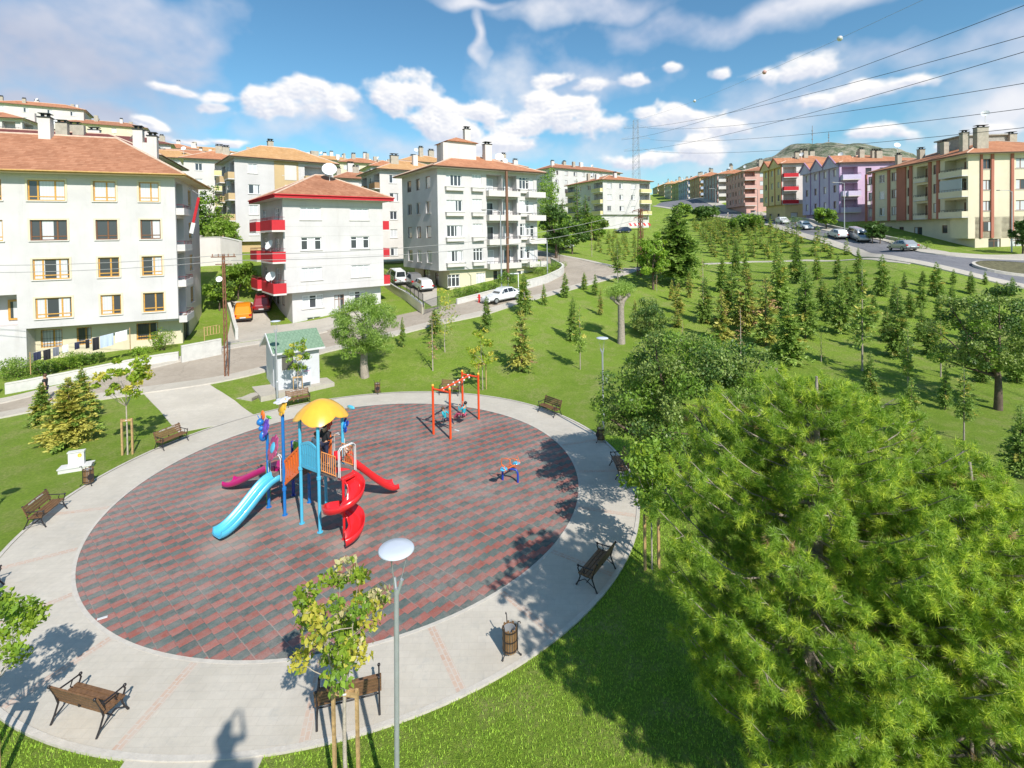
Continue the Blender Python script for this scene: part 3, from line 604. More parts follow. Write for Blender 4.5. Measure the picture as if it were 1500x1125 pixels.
        if L >= W: h = (W/2+o)*(1 if hip else 0.001); a, b = (x0+h, (y0+y1)/2, z+rise), (x1-h, (y0+y1)/2, z+rise); top = [(0,1,5,4),(1,2,5),(2,3,4,5),(3,0,4)]
        else: h = (L/2+o)*(1 if hip else 0.001); a, b = ((x0+x1)/2, y0+h, z+rise), ((x0+x1)/2, y1-h, z+rise); top = [(0,1,4),(1,2,5,4),(2,3,5),(3,0,4,5)]
        t = thick
        r.add([(x0,y0,z+t),(x1,y0,z+t),(x1,y1,z+t),(x0,y1,z+t),(a[0],a[1],a[2]+t),(b[0],b[1],b[2]+t)], top)
        r.mi = 1; r.add([(x0,y0,z),(x1,y0,z),(x1,y1,z),(x0,y1,z),(x0,y0,z+t),(x1,y0,z+t),(x1,y1,z+t),(x0,y1,z+t)], [(0,1,5,4),(1,2,6,5),(2,3,7,6),(3,0,4,7)])
        r.mi = 3; r.add([(x0,y0,z),(x1,y0,z),(x1,y1,z),(x0,y1,z)], [(0,3,2,1)])
        r.mi = 1; r.tube([(x0-.05,y0-.06,z+t-.03),(x1+.05,y0-.06,z+t-.03)], .06, 6); r.tube([(x0-.06,y0,z+t-.03),(x0-.06,y1,z+t-.03)], .06, 6); r.tube([(x1+.06,y0,z+t-.03),(x1+.06,y1,z+t-.03)], .06, 6)
        r.mi = 2
        cs = [(x0,y0,z+t),(x1,y0,z+t),(x1,y1,z+t),(x0,y1,z+t)]; A = (a[0],a[1],a[2]+t); B = (b[0],b[1],b[2]+t)
        pr = [(cs[0],A),(cs[3],A),(cs[1],B),(cs[2],B)] if L >= W else [(cs[0],A),(cs[1],A),(cs[2],B),(cs[3],B)]
        for p, q in pr+[(A, B)]: r.tube([p, q], .10, 6)
        s.roof = r.build('roof', [roofm, fascia, M_RIDGE, soffit or P_OFF], s.root); s.rinfo = (A, B); return s
    def roofz(s, x, y):
        A, B = s.rinfo; o = .7; L, W = s.L, s.W; k = min(x+o, L+o-x, y+o, W+o-y); return s.z1+.16+(A[2]-s.z1-.16)*max(0, min(1, k/(min(L, W)/2+o)))
    def chimney(s, x, y, w=.6, d=.6, h=1.6, m_=None, cap=True):
        z = s.roofz(x, y); b = MB(); b.box(x-w/2, x+w/2, y-d/2, y+d/2, z-.8, z+h); b.mi = 1
        if cap: 
            b.box(x-w/2-.06, x+w/2+.06, y-d/2-.06, y+d/2+.06, z+h+.002, z+h+.09)
            for q in (-.25, .25): b.box(x+w*q-.09, x+w*q+.09, y-.09, y+.09, z+h+.09, z+h+.32)
            b.box(x-w/2, x+w/2, y-d/2, y+d/2, z+h+.322, z+h+.38)
        b.build('chimney', [m_ or M_CHIM, M_CONC if not cap else M_BLACK], s.roof)
    def dish(s, x, y, z=None, rad=.55, az=200):
        z = s.roofz(x, y) if z is None else z; b = MB(); b.X = Matrix.Translation((x, y, z)); b.tube([(0,0,0),(0,0,1.1)], .03, 6)
        b.X = Matrix.Translation((x, y, z+1.25))@Matrix.Rotation(R(az), 4, 'Z')@Matrix.Rotation(R(62), 4, 'Y'); b.smooth = True
        b.lathe([(.001, 0), (rad*.5, rad*.06), (rad, rad*.25)], 18); b.lathe([(rad, rad*.25), (rad*.5, rad*.06-.02), (.001, -.02)], 18); b.tube([(0,0,0),(0,0,rad*.9)], .02, 5); b.ball((0,0,rad*.9), .06, 6, 4)
        b.build('satellite_dish', M_DISH, s.roof)
    def balcony(s, side, s0, s1, z, depth=1.1, par=P_OFF, h=.95, rail=None, slabm=None, lv=1, topm=None, open_par=False):
        b = MB(); s.fbox(b, side, s0, s1, z-.16, z, .001, depth, lv)
        b.mi = 1
        if not open_par:
            s.fbox(b, side, s0, s1, z+.001, z+h, depth-.1, depth, lv); s.fbox(b, side, s0, s0+.1, z+.001, z+h-.003, .002, depth-.101, lv); s.fbox(b, side, s1-.1, s1, z+.001, z+h-.003, .002, depth-.101, lv)
        o = b.build('balcony', [slabm or P_OFF, par], s.root)
        if rail is not None or open_par:
            r = MB(); hh = h if open_par else h+.28; rm = rail or M_BLACK; zb = z if open_par else z+h
            s.fbox(r, side, s0, s1, z+hh-.04, z+hh, depth-.07, depth-.03, lv)
            n = max(2, int((s1-s0)/(.14 if open_par else .5)))
            for i in range(n+1): q = s0+.03+(s1-s0-.06)*i/n; s.fbox(r, side, q-.012, q+.012, zb, z+hh-.04, depth-.065, depth-.035, lv)
            for q in (s0+.015, s1-.015): s.fbox(r, side, q-.015, q+.015, z+hh-.04, z+hh-.001, .02, depth-.07, lv)
            r.build('railing', rm, o)
        return o
    def band(s, side, s0, s1, z0, z1, m_, d=.05, lv=1, name='trim'):
        b = MB(); s.fbox(b, side, s0, s1, z0, z1, .001, d, lv); return b.build(name, m_, s.root)

# --- cream block with honey timber windows, left edge of the view
b = Bld('apartment_building', 'cream apartment block with honey-coloured timber windows and a garden wall, filling the left edge', 258, 39.5, 23, 24, 10, .9, 3.75, 14.95, P_WHITE, P_CREAM, {'F': 1.3, 'R': .0}, right=True)
B1 = b
zr = [13.0, 10.1, 7.25, 4.4]
for i, z in enumerate(zr):
    st3, st2 = (S_DARK3, S_DARK2) if i == 1 else (S_WOOD3, S_WOOD2)
    for (a, c, st) in ((43+i*2, 98+i*1.5, st3), (139+i*2, 172+i, st2), (206+i*.5, 235+i, st2)):
        s0, s1 = b.px('F', a), b.px('F', c); b.win('F', s0, z-.9, s1-s0, 1.5, st)
        q = MB(); 
        for (aa, bb, cc, dd) in ((s0-.12, s0-.001, z-.9, z+.6), (s1+.001, s1+.12, z-.9, z+.6), (s0-.12, s1+.12, z+.602, z+.72)): b.fbox(q, 'F', aa, bb, cc, dd, .001, .035)
        q.build('window_surround', P_CREAM, b.root)
b.win('F', b.px('F', -62), zr[0]-.9, 2.4, 1.5, S_WOOD3); b.win('F', b.px('F', -62), zr[1]-.9, 2.4, 1.5, S_WOOD3)
sL = b.px('F', -30); sR = b.px('F', 22); b.loggia('F', sL, sR, 3.1, 5.35, 1.3)
q = MB(); b.fbox(q, 'F', sL+.9, sR-.1, 3.4, 4.9, -1.27, -1.2); q.mi = 1; b.fbox(q, 'F', sL+1.05, sR-.25, 3.55, 4.75, -1.2, -1.18); q.build('window', [W_WOOD, M_PANE], b.root)
for (a, c, st) in ((55, 87, S_BARS), (108, 130, S_BARS), (196, 228, S_BARS)):
    s0, s1 = b.px('F', a, 0), b.px('F', c, 0); b.win('F', s0, 1.15, s1-s0, 1.35, st, 0)
q = MB(); b.fbox(q, 'F', 0, b.px('F', 34), -1, 2.84, -1.3, 0); q.build('pier', P_WHITE, b.root)
s0 = b.px('F', 2); 
for i, z in enumerate(zr):   # balconies round the right-hand end
    b.loggia('R', .35, 2.9, z-1.75, z+.75, 1.4); b.balcony('R', .2, 3.05, z-1.75, .55, P_WHITE, .38, M_RAIL)
    q = MB(); b.fbox(q, 'R', .5, 1.5, z-1.7, z+.35, -1.37, -1.3); q.mi = 1; b.fbox(q, 'R', .62, 1.38, z-1.5, z+.2, -1.3, -1.28); q.build('balcony_door', [W_DARK, M_PANE], b.root)
    b.win('R', 5, z-.9, 1.5, 1.4, S_WOOD2)
b.win('R', .5, .6, 2.2, 1.7, S_GREY, 0)
b.finish(RF_RED, .85, 3.5, M_SOFFIT, soffit=P_CREAM)
for (x, y, w_, h_) in ((b.px('F', 30), 4.6, .75, 1.5), (b.px('F', 150), 9.0, 1.6, .9), (b.px('F', 172), 6.4, .7, 1.9), (b.px('F', 196), 6.4, .7, 1.9), (b.px('F', 60), 8.5, 1.1, 1.0), (b.px('F', 95), 8.5, 1.8, .8)): b.chimney(x, y, w_, .7, h_, P_OFF, cap=w_ < .76)
b.chimney((b.px('F', 184)), 6.4, 1.0, .6, 1.0, P_OFF, False)

# --- white block with red balconies and red eaves
b = Bld('apartment_building', 'white cube-like apartment block with red balconies and red eaves behind the small kiosk', 415, 47, 39, 10.0, 9.0, 1.5, 4.75, 13.75, P_WHITE, P_WHITE, {'F': .9, 'L': .9})
B2 = b
for i, z in enumerate((10.25, 7.3, 4.35)):
    for (a, c) in ((441, 471), (514, 541)):
        s0, s1 = b.px('F', a), b.px('F', c); b.win('F', s0, z, s1-s0, 1.25, S_PVC3)
    sl0 = 5.4; zf = z-1.0
    b.balcony('L', 5.2, 9.7, zf, 1.15, P_RED, .95, M_RAIL)   # wraps the camera-side corner
    b.balcony('L', .4, 3.4, zf, 1.15, P_RED, .95, M_RAIL)
    b.win('L', 6.0, zf, 1.6, 2.2, S_DOORW); b.win('L', 1.2, zf, 1.4, 2.2, S_DOORW)
    b.balcony('R', .6, 3.6, zf, 1.0, P_RED, .95, None); b.win('R', 1.2, zf+.05, 1.5, 2.1, S_DOORW)
for zz in (3.9, 5.7, 6.6, 8.65, 9.6, 11.6): b.band('F', .02, b.L-.02, zz, zz+.02, P_GREY, .004, name='render_joint')
s0, s1 = b.px('F', 441, 0), b.px('F', 472, 0); b.win('F', s0, 1.5, s1-s0, 1.3, S_PVC3, 0); b.win('F', b.px('F', 447, 0), -.1, 1.3, .7, S_PVC2, 0); b.win('F', b.px('F', 488, 0), .3, 1.0, 2.3, S_DOOR, 0)
s0 = b.px('F', 510, 0); b.win('F', s0, 1.5, 1.8, 1.3, S_PVC3, 0)
for s_ in (2.0, 4.2): b.win('L', s_, 1.6, 1.2, 1.0, S_BRN1, 0)
b.finish(RF_RED, .9, 2.6, P_RED, thick=.34)
b.dish(5.5, 3.0, rad=.75, az=250); b.dish(-.9, 1.0, 3.6, .5, 220); b.dish(-.9, 1.2, 6.6, .5, 200)

# --- pale block with bay windows and stacked balconies, centre
b = Bld('apartment_building', 'tall pale five-storey block with bay windows and stacked balconies beside the parked white saloon', 642, 58, 32.9, 14.2, 11.4, 3.1, 5.9, 17.9, P_WHITE, P_CREAM, {'F': .5, 'L': 1.6})
B3 = b
for i in range(4):
    zf = 2.8+3.0*i
    for (a, c, st) in ((655, 678, S_PVC4), (693, 707, S_PVC3), (762, 776, S_PVC3)):
        s0, s1 = b.px('F', a), b.px('F', c); b.win('F', s0, zf+.95, s1-s0, 1.55 if st is not S_PVC4 else 1.35, st)
        q = MB(); b.fbox(q, 'F', s0-.15, s1+.15, zf+.4, zf+.82, .001, .42); b.fbox(q, 'F', s0-.2, s1+.2, zf+.822, zf+.89, .001, .48); q.build('window_box', P_OFF, b.root)
    sa, sb_, sc = b.px('F', 714), b.px('F', 738), b.px('F', 758)
    b.loggia('F', sa, sb_-.15, zf+.02, zf+2.6, 1.1); b.loggia('F', sb_+.15, sc, zf+.02, zf+2.6, 1.1)
    for (u, v) in ((sa, sb_-.12), (sb_+.12, sc)):
        b.balcony('F', u-.1, v+.1, zf+.02, .75, P_OFF, .55, M_BLACK, topm=P_OFF)
        q = MB(); b.fbox(q, 'F', u+.4, u+1.5, zf+.05, zf+2.2, -1.07, -1.0); q.mi = 1; b.fbox(q, 'F', u+.5, u+1.4, zf+.2, zf+2.1, -1.0, -.98); q.build('balcony_door', [W_PVC, M_PANE], b.root)
    b.balcony('F', b.L-1.9, b.L+.8, zf+.02, .9, P_OFF, .55, M_BLACK); b.win('F', b.L-1.7, zf+.3, 1.2, 2.0, S_DOORW)
    for (a, c) in ((598, 604), (611, 617), (625, 632)):
        s0, s1 = b.px('L', a), b.px('L', c); b.win('L', s0, zf+.85, max(.8, s1-s0), 1.45, S_BRN1 if i % 2 else (M_STEEL, (.5,), None, True, False))
q = MB(); sb_ = b.px('F', 738); b.fbox(q, 'F', sb_-.13, sb_+.13, 0, b.z1, .76, .98); q.build('downpipe_pillar', W_BRN, b.root)
for (a, w_) in ((655, 1.6), (697, 1.3)): b.win('F', b.px('F', a, 0), .75, w_, 1.5, S_PVC3, 0)
b.win('F', b.px('F', 722, 0), .1, 1.8, 2.3, S_DOOR, 0); b.win('F', b.px('F', 757, 0), .9, 1.4, 1.3, S_PVC2, 0); b.win('L', 3, .3, 2.2, 2.2, S_DOOR, 0); b.win('L', 6.6, .5, 1.2, 1.8, S_DOOR, 0)
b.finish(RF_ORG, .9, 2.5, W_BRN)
b.chimney(9.2, 4.2, 1.0, .8, 2.0, P_OFF); b.chimney(2.6, 3.4, .7, .7, 2.2, P_OFF, False); b.dish(11.6, 5, rad=.6, az=240); b.dish(12.6, 5.2, rad=.4, az=270)
q = MB(); q.box(3.2, 7.2, 3.6, 7.0, b.z1, b.z1+4.0); q.mi = 1; q.add([(2.9,3.3,b.z1+4),(7.5,3.3,b.z1+4),(7.5,7.3,b.z1+4),(2.9,7.3,b.z1+4),(5.2,5.3,b.z1+4.9)], [(0,1,4),(1,2,4),(2,3,4),(3,0,4),(0,3,2,1)]); q.build('stair_tower', [P_OFF, RF_ORG], b.roof)
b.chimney(6.6, 5, .8, .6, 3.6, P_OFF)

# --- beige block with salmon pilasters, right edge
b = Bld('apartment_building', 'large beige apartment block with salmon pilasters and corner balconies at the right edge', 1418, 70, -5.6, 18, 21, 7.0, 11.45, 20.2, P_BEIGE, P_BEIGE, {'L': .9}, cat='apartment building')
B7 = b; zL = b.z0
fz = [b.z0+2.92*i for i in range(3)]
q = MB(); q.box(0, b.L, .0, .3, 1.45, b.z0-.002); q.box(0, .3, .301, 3.2, 1.45, b.z0-.002); q.build('ground_floor_bay', P_BEIGE, b.root)
def pil(side, p0, p1, z0, z1, mm=P_SALMON): s0, s1 = sorted((b.px(side, p0), b.px(side, p1))); b.band(side, s0, s1, z0, z1, mm, .16, name='pilaster')
for p0, p1 in ((1268.5, 1271), (1279, 1282), (1301, 1304.5), (1333, 1337), (1361, 1365), (1373, 1377)): pil('L', p0, p1, b.z0-.1, b.z1)
s0, s1 = b.px('L', 1315), b.px('L', 1328); b.band('L', s0, s1, b.z0-.1, b.z1, P_SALMON, .2, name='wall_panel')
for z in fz:
    for (a, c, st) in ((1272.5, 1278, S_BRN2), (1288, 1296, S_PVC2), (1306, 1313.5, S_BRN2), (1329, 1332, S_BRN1), (1367, 1372, S_BRN1)):
        s0, s1 = sorted((b.px('L', a), b.px('L', c))); b.win('L', s0, z+.9, max(.7, s1-s0), 1.45, st)
    s0, s1 = sorted((b.px('L', 1343), b.px('L', 1359))); b.loggia('L', s0, s1, z+.1, z+2.5, 1.2); b.balcony('L', s0-.15, s1+.15, z+.1, .45, P_BEIGE, .5, M_BLACK)
    q = MB(); b.fbox(q, 'L', s0+.3, s1-.3, z+.3, z+2.2, -1.17, -1.1); q.build('balcony_door', W_BRN, b.root)
    s0, s1 = sorted((b.px('L', 1384), b.px('L', 1416))); b.loggia('L', s0, s1-.05, z+.1, z+2.6, 1.5); b.balcony('L', s0-.1, s1+.25, z+.1, .8, P_BEIGE, .75, M_BLACK)
    q = MB(); b.fbox(q, 'L', (s0+s1)/2-.3, (s0+s1)/2+.6, z+.1, z+2.2, -1.47, -1.4); q.build('balcony_door', W_BRN, b.root)
s0, s1 = sorted((b.px('L', 1384), b.px('L', 1416))); q = MB(); b.fbox(q, 'L', s0, s1+.1, fz[1]+.87, fz[1]+2.55, .7, .74); q.build('balcony_glazing', M_GLAZ, b.root)
for i in range(-1, 3):
    z = b.z0+2.92*i+.85
    if i >= 0:
        for (a, w_) in ((1440, 1.0), (1488, 1.9)): s0 = b.px('F', a); b.win('F', s0, z, w_, 1.4, S_BRN2 if w_ < 1.5 else (W_BRN, (.33,.67), None, True, False))
for p0, p1 in ((1435.5, 1438.5), (1451, 1455), (1480, 1484)): pil('F', p0, p1, 1.5, b.z1)
for (a, w_) in ((1440, 1.0), (1488, 1.9)):
    q = MB(); s0 = b.px('F', a); b.fbox(q, 'F', s0, s0+w_, b.z0-2.05, b.z0-.65, .001, .03); q.mi = 1; b.fbox(q, 'F', s0+.08, s0+w_-.08, b.z0-1.97, b.z0-.73, .03, .045); q.build('window', [W_BRN, M_PANE], b.root)
for (a, c, z, h_, st) in ((1301, 1307, 2.1, 1.3, S_BRN1), (1317, 1324, .9, 2.4, S_DOOR), (1339, 1351, 1.7, 1.5, S_BRN2), (1380, 1388, 2.2, 1.2, S_BRN1)):
    s0, s1 = sorted((b.px('L', a, 0), b.px('L', c, 0))); b.win('L', s0, z, s1-s0, h_, st, 0)
for a in (1448, 1480): b.win('F', b.px('F', a, 0), -.2, 1.6, 1.6, S_DOOR, 0)
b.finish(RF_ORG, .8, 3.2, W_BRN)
for (x, y, w_, d_, h_) in ((3.6, 2.6, 1.5, .8, 2.9), (2.0, 3.4, .9, .7, 2.6), (2.6, 8, .7, .8, 1.9), (3.2, 14, .8, .8, 1.5), (2.2, 18, .7, .7, 1.6), (12, 8, 1.0, 1.0, 1.6)): b.chimney(x, y, w_, d_, h_)
b.dish(4.2, 2.6, b.z1+4.9, .5, 230); b.dish(3.2, 8.3, None, .5, 200); b.dish(2.2, 18.3, b.z1+3.2, .5, 260)
q = MB(); q.box(5, 12, 8, 13, b.z1, b.z1+3.9); q.box(4.7, 12.3, 7.7, 13.3, b.z1+3.901, b.z1+4.1); q.build('roof_hut', M_CONC, b.roof)

# --- row houses up the main road (all face the same way)
def row_block(label, cx, cd, L, W, zb, z0, z1, wl, wf, low, trim, roofm, balm, nL, fl, gable=None, frs=S_BRN1, rise=2.4, chim=4):
    b = Bld('apartment_building', label, cx, cd, -5.6, L, W, zb, z0, z1, wf, low, {'L': .7}); hh = (z1-z0)/fl
    b.wl = wl
    m_ = MB(); 
    seg = W/nL
    for i in range(nL):
        for k in range(fl):
            z = b.z0+hh*k
            b.win('L', seg*(i+.5)-.5, z+.9, 1.0, 1.4, frs)
    # coloured skin of the street side, in strips between the windows
    for i in range(nL):
        b.band('L', seg*i+.02, seg*(i+.5)-.55, b.z0, b.z1-.01, wl, .06, name='wall_panel'); b.band('L', seg*(i+.5)+.55, seg*(i+1)-.2, b.z0, b.z1-.01, wl, .055, name='wall_panel')
        for k in range(fl):
            z = b.z0+hh*k; b.band('L', seg*(i+.5)-.549, seg*(i+.5)+.549, z, z+.82, wl, .05, name='wall_panel')
            b.band('L', seg*(i+.5)-.549, seg*(i+.5)+.549, z+2.33, z+hh-.002, wl, .05, name='wall_panel')
        if trim: b.band('L', seg*(i+1)-.2, seg*(i+1)-.0, b.z0-.1, b.z1, trim, .18, name='pilaster')
    for k in range(fl):
        z = b.z0+hh*k; b.loggia('F', .25, 3.2, z+.05, z+2.5, 1.3); b.balcony('F', .1, 3.4, z+.05, .8, balm, .9, M_BLACK)
        if L > 6: b.win('F', 4.6, z+.8, 1.1, 1.4, frs); b.win('F', 7.2, z+.8, 1.5, 1.4, frs)
    b.win('L', 2, .6, 1.6, 1.6, S_DOOR, 0); b.win('L', W*.6, .9, 1.3, 1.2, S_BRN1, 0); b.win('F', 1.2, .8, 1.6, 1.4, S_BRN1, 0)
    b.finish(roofm, .6, rise, W_BRN)
    if gable:
        for i in range(gable):
            y1 = W-W/gable*i-.25; y0 = y1-W/gable+.5; ym = (y0+y1)/2; q = MB(); z = b.z1; h_ = 1.7
            q.prism([(y0, z-.6), (y1, z-.6), (y1, z+.05), (ym, z+h_), (y0, z+.05)], -.75, 2.5, 'x'); q.mi = 1
            q.beam((-.85, y0-.2, z-.05), (-.85, ym, z+h_+.12), .3, .16, (1,0,0)); q.beam((-.85, y1+.2, z-.05), (-.85, ym, z+h_+.12), .3, .16, (1,0,0))
            q.mi = 2; q.add([(-1,y0-.2,z+.06),(-1,ym,z+h_+.2),(3.2,ym,z+h_+.2),(3.2,y0-.2,z+.06),(-1,y1+.2,z+.06),(3.2,y1+.2,z+.06)], [(0,1,2,3),(1,4,5,2)]); q.build('gable', [wl, trim or P_WHITE, roofm], b.roof)
    rg = random.Random(int(cx)); 
    for i in range(chim): b.chimney(rg.uniform(1.5, L-1.5), rg.uniform(1.5, W-1.5), rg.uniform(.6, 1.3), .7, rg.uniform(1.2, 2.2))
    b.dish(rg.uniform(1, L-1), rg.uniform(1, W-1), None, .5, 220)
    return b
row_block('lilac and violet apartment block with white pilasters next to the beige one', 1231, 97, 16, 15, 9.3, 13.3, 22.8, P_LILAC, P_PINKV, P_PINKV, P_VIOLET, RF_ORG, P_LILAC, 4, 3, 3)
row_block('mustard yellow gabled apartment block with red balconies', 1146, 118, 15, 11, 12.0, 16.2, 25.6, P_YEL, P_OFF, P_YEL, P_SALMON, RF_ORG, P_RED, 3, 3, 2)
row_block('pink apartment block with pink balconies, up the main road', 1090, 150, 16, 16, 14.0, 17.6, 27.8, P_PINK, P_PINK, P_PINK, None, RF_RED, P_PINK, 6, 4)
row_block('grey apartment block with pale balconies past the pink one', 1052, 180, 14, 18, 16, 20, 30.5, P_GREY, P_OFF, P_GREY, P_SALMON, RF_ORG, P_OFF, 5, 4)
row_block('yellow-based block with blue-white balconies far up the main road', 1026, 206, 12, 16, 19, 22.5, 32.6, P_TAN, P_YEL, P_YEL, P_SALMON, RF_ORG, P_BLUE, 4, 4)
far_rows = [('blue-grey block far up the road behind the tall conifer', 1008, 236, P_BLUE, P_BLUE, 34.5), ('olive block far up the main road', 996, 262, P_GRN, P_OFF, 36), ('beige block with brown pilasters near the far end of the road', 984, 290, P_OFF, P_TAN, 38), ('tan block one before the last of the road', 974, 318, P_TAN, P_OFF, 40.5), ('small beige block at the very end of the main road', 964, 345, P_CREAM, P_TAN, 41.5)]
for lb, cx, cd, wl, wf, z1 in far_rows: row_block(lb, cx, cd, 11, 18, z1-17, z1-12, z1, wl, wf, wf, P_BROWN, RF_TAN if cd % 4 else RF_RED, P_OFF, 5, 4, chim=3)

# --- generic blocks of the hillside
def block(label, cx, cd, ang, L, W, zb, z1, wm, roofm, bandm=None, low=None, right=False, bal=True, frs=S_PVC2, rise=2.3, nchim=3, fl=None, cols=None, sides='FL', ndish=1, over=.7, balm=None, cap=True):
    fl = fl or max(2, round((z1-zb)/2.95)-1); z0 = z1-fl*2.95
    b = Bld('apartment_building', label, cx, cd, ang, L, W, zb, z0, z1, wm, low, {'F': .6}, right=right); rg = random.Random(int(cx*3+cd))
    for sd in sides:
        wd = b.fr(sd)[2]; n = cols or max(2, int(wd/3.4)); sg = wd/n
        for k in range(fl):
            z = b.z0+2.95*k
            for i in range(n):
                if bal and ((sd == 'F' and i == n-1) or (sd == 'L' and i in (0, n-1)) or (sd == 'R' and i == 0)):
                    b.loggia(sd, sg*i+.25, sg*(i+1)-.25, z+.05, z+2.5, 1.2); b.balcony(sd, sg*i+.15, sg*(i+1)-.15, z+.05, .8, balm or bandm or wm, .9, M_BLACK if rg.random() < .4 else None)
                else: b.win(sd, sg*(i+.5)-.6, z+.9, rg.choice((1.2, 1.2, 1.5)), 1.35, frs)
    b.finish(roofm, over, rise, W_BRN)
    for i in range(nchim): b.chimney(rg.uniform(1.2, L-1.2), rg.uniform(1.2, W*.8), rg.uniform(.6, 1.4), .7, rg.uniform(1.0, 2.0), rg.choice((M_CHIM, P_OFF)), cap and rg.random() < .6)
    for i in range(ndish): b.dish(rg.uniform(1, L-1), rg.uniform(1, W-1), None, rg.uniform(.4, .6), rg.choice((200, 230, 260)))
    return b
B8 = block('white block with a tan stair panel and tan balconies, two dishes on its roof', 346, 70, 40, 13.9, 9, 5.2, 21.4, P_WHITE, RF_TAN, P_TAN, P_TAN, frs=S_PVC2, nchim=2, ndish=2, rise=2.6, cols=3)
B8.band('F', 5.2, 8.6, 0, B8.z1-.05, P_TAN, .06, name='stair_panel')
for k in range(4): B8.band('F', 6.6, 8.3, B8.z0+2.95*k+.2, B8.z0+2.95*k+2.4, P_OFF, .10, name='stair_panel')
block('white block with brown bands between the red-balcony block and the tall pale one', 558, 80, 33, 13, 10, 4.2, 20.7, P_OFF, RF_TAN, P_BROWN, cols=3, ndish=0, nchim=2)
block('narrow white and yellow balconied block seen over the rusty pole', 272, 94, 30, 9.5, 9, 8.0, 25.2, P_OFF, RF_ORG, P_LYEL, cols=2, sides='FR', balm=P_LYEL)
block('block with a dark maroon roof behind the cream one, big dish on its roof', 232, 60, 22, 26, 13, 5, 20.0, P_OFF, RF_DARK, P_CREAM, right=True, nchim=6, sides='FR', rise=3.4, ndish=1).dish(22.5, 5.5, None, .95, 200)
block('white block with an orange roof high at the far left', 38, 100, 18, 24, 12, 20, 34.5, P_OFF, RF_ORG, right=True, nchim=5, sides='FR')
block('pale block with a wide orange roof above the maroon one', 330, 125, 25, 26, 12, 14, 30.3, P_OFF, RF_ORG, P_CREAM, right=True, nchim=4, sides='FR')
block('white block with a tan roof just left of the yellow balconies', 300, 108, 25, 14, 10, 12, 27.2, P_WHITE, RF_TAN, P_CREAM, right=True, nchim=2, sides='FR')
block('low block with an orange roof behind the white one with the red eaves', 492, 100, 36, 11, 10, 8, 21.8, P_OFF, RF_RED, P_CREAM, nchim=4)
block('block with a tan roof just behind the tall pale one', 590, 104, 34, 14, 11, 9, 25.6, P_OFF, RF_TAN, P_CREAM, nchim=4)
block('far white block left of the poplar, top of the slope', 700, 120, 33, 14, 11, 12, 27.0, P_WHITE, RF_ORG, P_CREAM, nchim=3)
for i, (cx, cd, z1, rf_, L_) in enumerate([(180,150,38.5,RF_ORG,20),(260,168,40.2,RF_TAN,18),(345,160,36.6,RF_TAN,18),(395,185,40,RF_RED,18),(455,178,38.0,RF_TAN,16),(500,150,32.5,RF_ORG,14),(535,176,35.0,RF_TAN,15),(545,132,28.6,RF_ORG,9),(585,160,31.8,RF_TAN,14),(625,190,34.5,RF_RED,16),(660,165,31.0,RF_ORG,14),(90,155,47,RF_RED,22),(-10,150,52,RF_ORG,22),(130,128,36,RF_DARK,18)]):
    lb = ['pale block on the skyline, first past the big dish', 'tan-roofed block on the skyline right of the big dish', 'tan-roofed block on the skyline over the yellow balconies', 'red-roofed block on the skyline behind the two dishes', 'tan-roofed block on the skyline right of the two dishes', 'orange-roofed block with crowded chimneys on the skyline', 'skyline block over the brown-banded one', 'small orange-roofed block tucked behind the white one with red eaves', 'skyline block left of the stair tower', 'red-roofed skyline block behind the stair tower', 'orange-roofed skyline block right of the stair tower', 'red-roofed block at the top left skyline', 'orange-roofed block at the upper left corner of the hill', 'maroon-roofed block on the skyline behind the big dish'][i]
    block(lb, cx, cd, 30, L_, 11, z1-15, z1, rng.choice([P_OFF, P_WHITE, P_CREAM]) if False else (P_OFF, P_WHITE, P_CREAM)[i % 3], rf_, nchim=5, bal=False, sides='F', ndish=1, cols=4, fl=3)
block('long white block with red roof and many chimneys behind the poplar', 810, 163, 35, 32, 12, 18, 31.5, P_WHITE, RF_RED, P_TAN, nchim=8, cols=8, sides='F', bal=False, frs=S_BRN2)
block('white and yellow block with yellow balconies across the green slope', 884, 129, 26, 15.7, 17, 10.6, 23.7, P_WHITE, RF_ORG, P_LYEL, P_WHITE, cols=4, fl=3, balm=P_LYEL, nchim=3)
# ------------------------------------------------------------------ vegetation
L_GRN = mat('leaf_green', (.215,.345,.042), .5, island=.42, trans=.32, spec=.35); L_LIME = mat('leaf_lime', (.24,.34,.03), .5, island=.35, trans=.35, spec=.35); L_GOLD = mat('leaf_golden', (.50,.46,.07), .5, island=.3, trans=.35, spec=.3); L_PALE = mat('leaf_pale_cream', (.56,.50,.26), .55, island=.2, trans=.3)
L_DARK = mat('leaf_dark_green', (.085,.16,.032), .5, island=.4, trans=.2, spec=.4); L_OLIVE = mat('leaf_olive', (.28,.36,.085), .5, island=.4, trans=.25)
L_WIL = mat('leaf_willow', (.26,.38,.075), .5, island=.4, trans=.35); N_GRN = mat('needle_green', (.225,.335,.06), .55, island=.42, trans=.2); N_YEL = mat('needle_yellow_green', (.46,.44,.09), .55, island=.38, trans=.2); N_DRY = mat('needle_dry_brown', (.36,.22,.10), .7, island=.3)
N_PINE = mat('pine_needle', (.225,.36,.030), .5, island=.42, trans=.22); N_PINE2 = mat('pine_needle_tip', (.56,.66,.07), .5, island=.3, trans=.3)
BARK = mat('bark_brown', (.12,.085,.06), .9, .35, 8, .6); BARK_G = mat('bark_grey', (.32,.27,.22), .9, .3, 8, .6); BARK_P = mat('bark_pale', (.42,.36,.29), .85, .3, 10, .5); 
def rnd_dirs(n, g=rng):
    v = g.normal(size=(n, 3)); return v/np.linalg.norm(v, axis=1)[:, None]
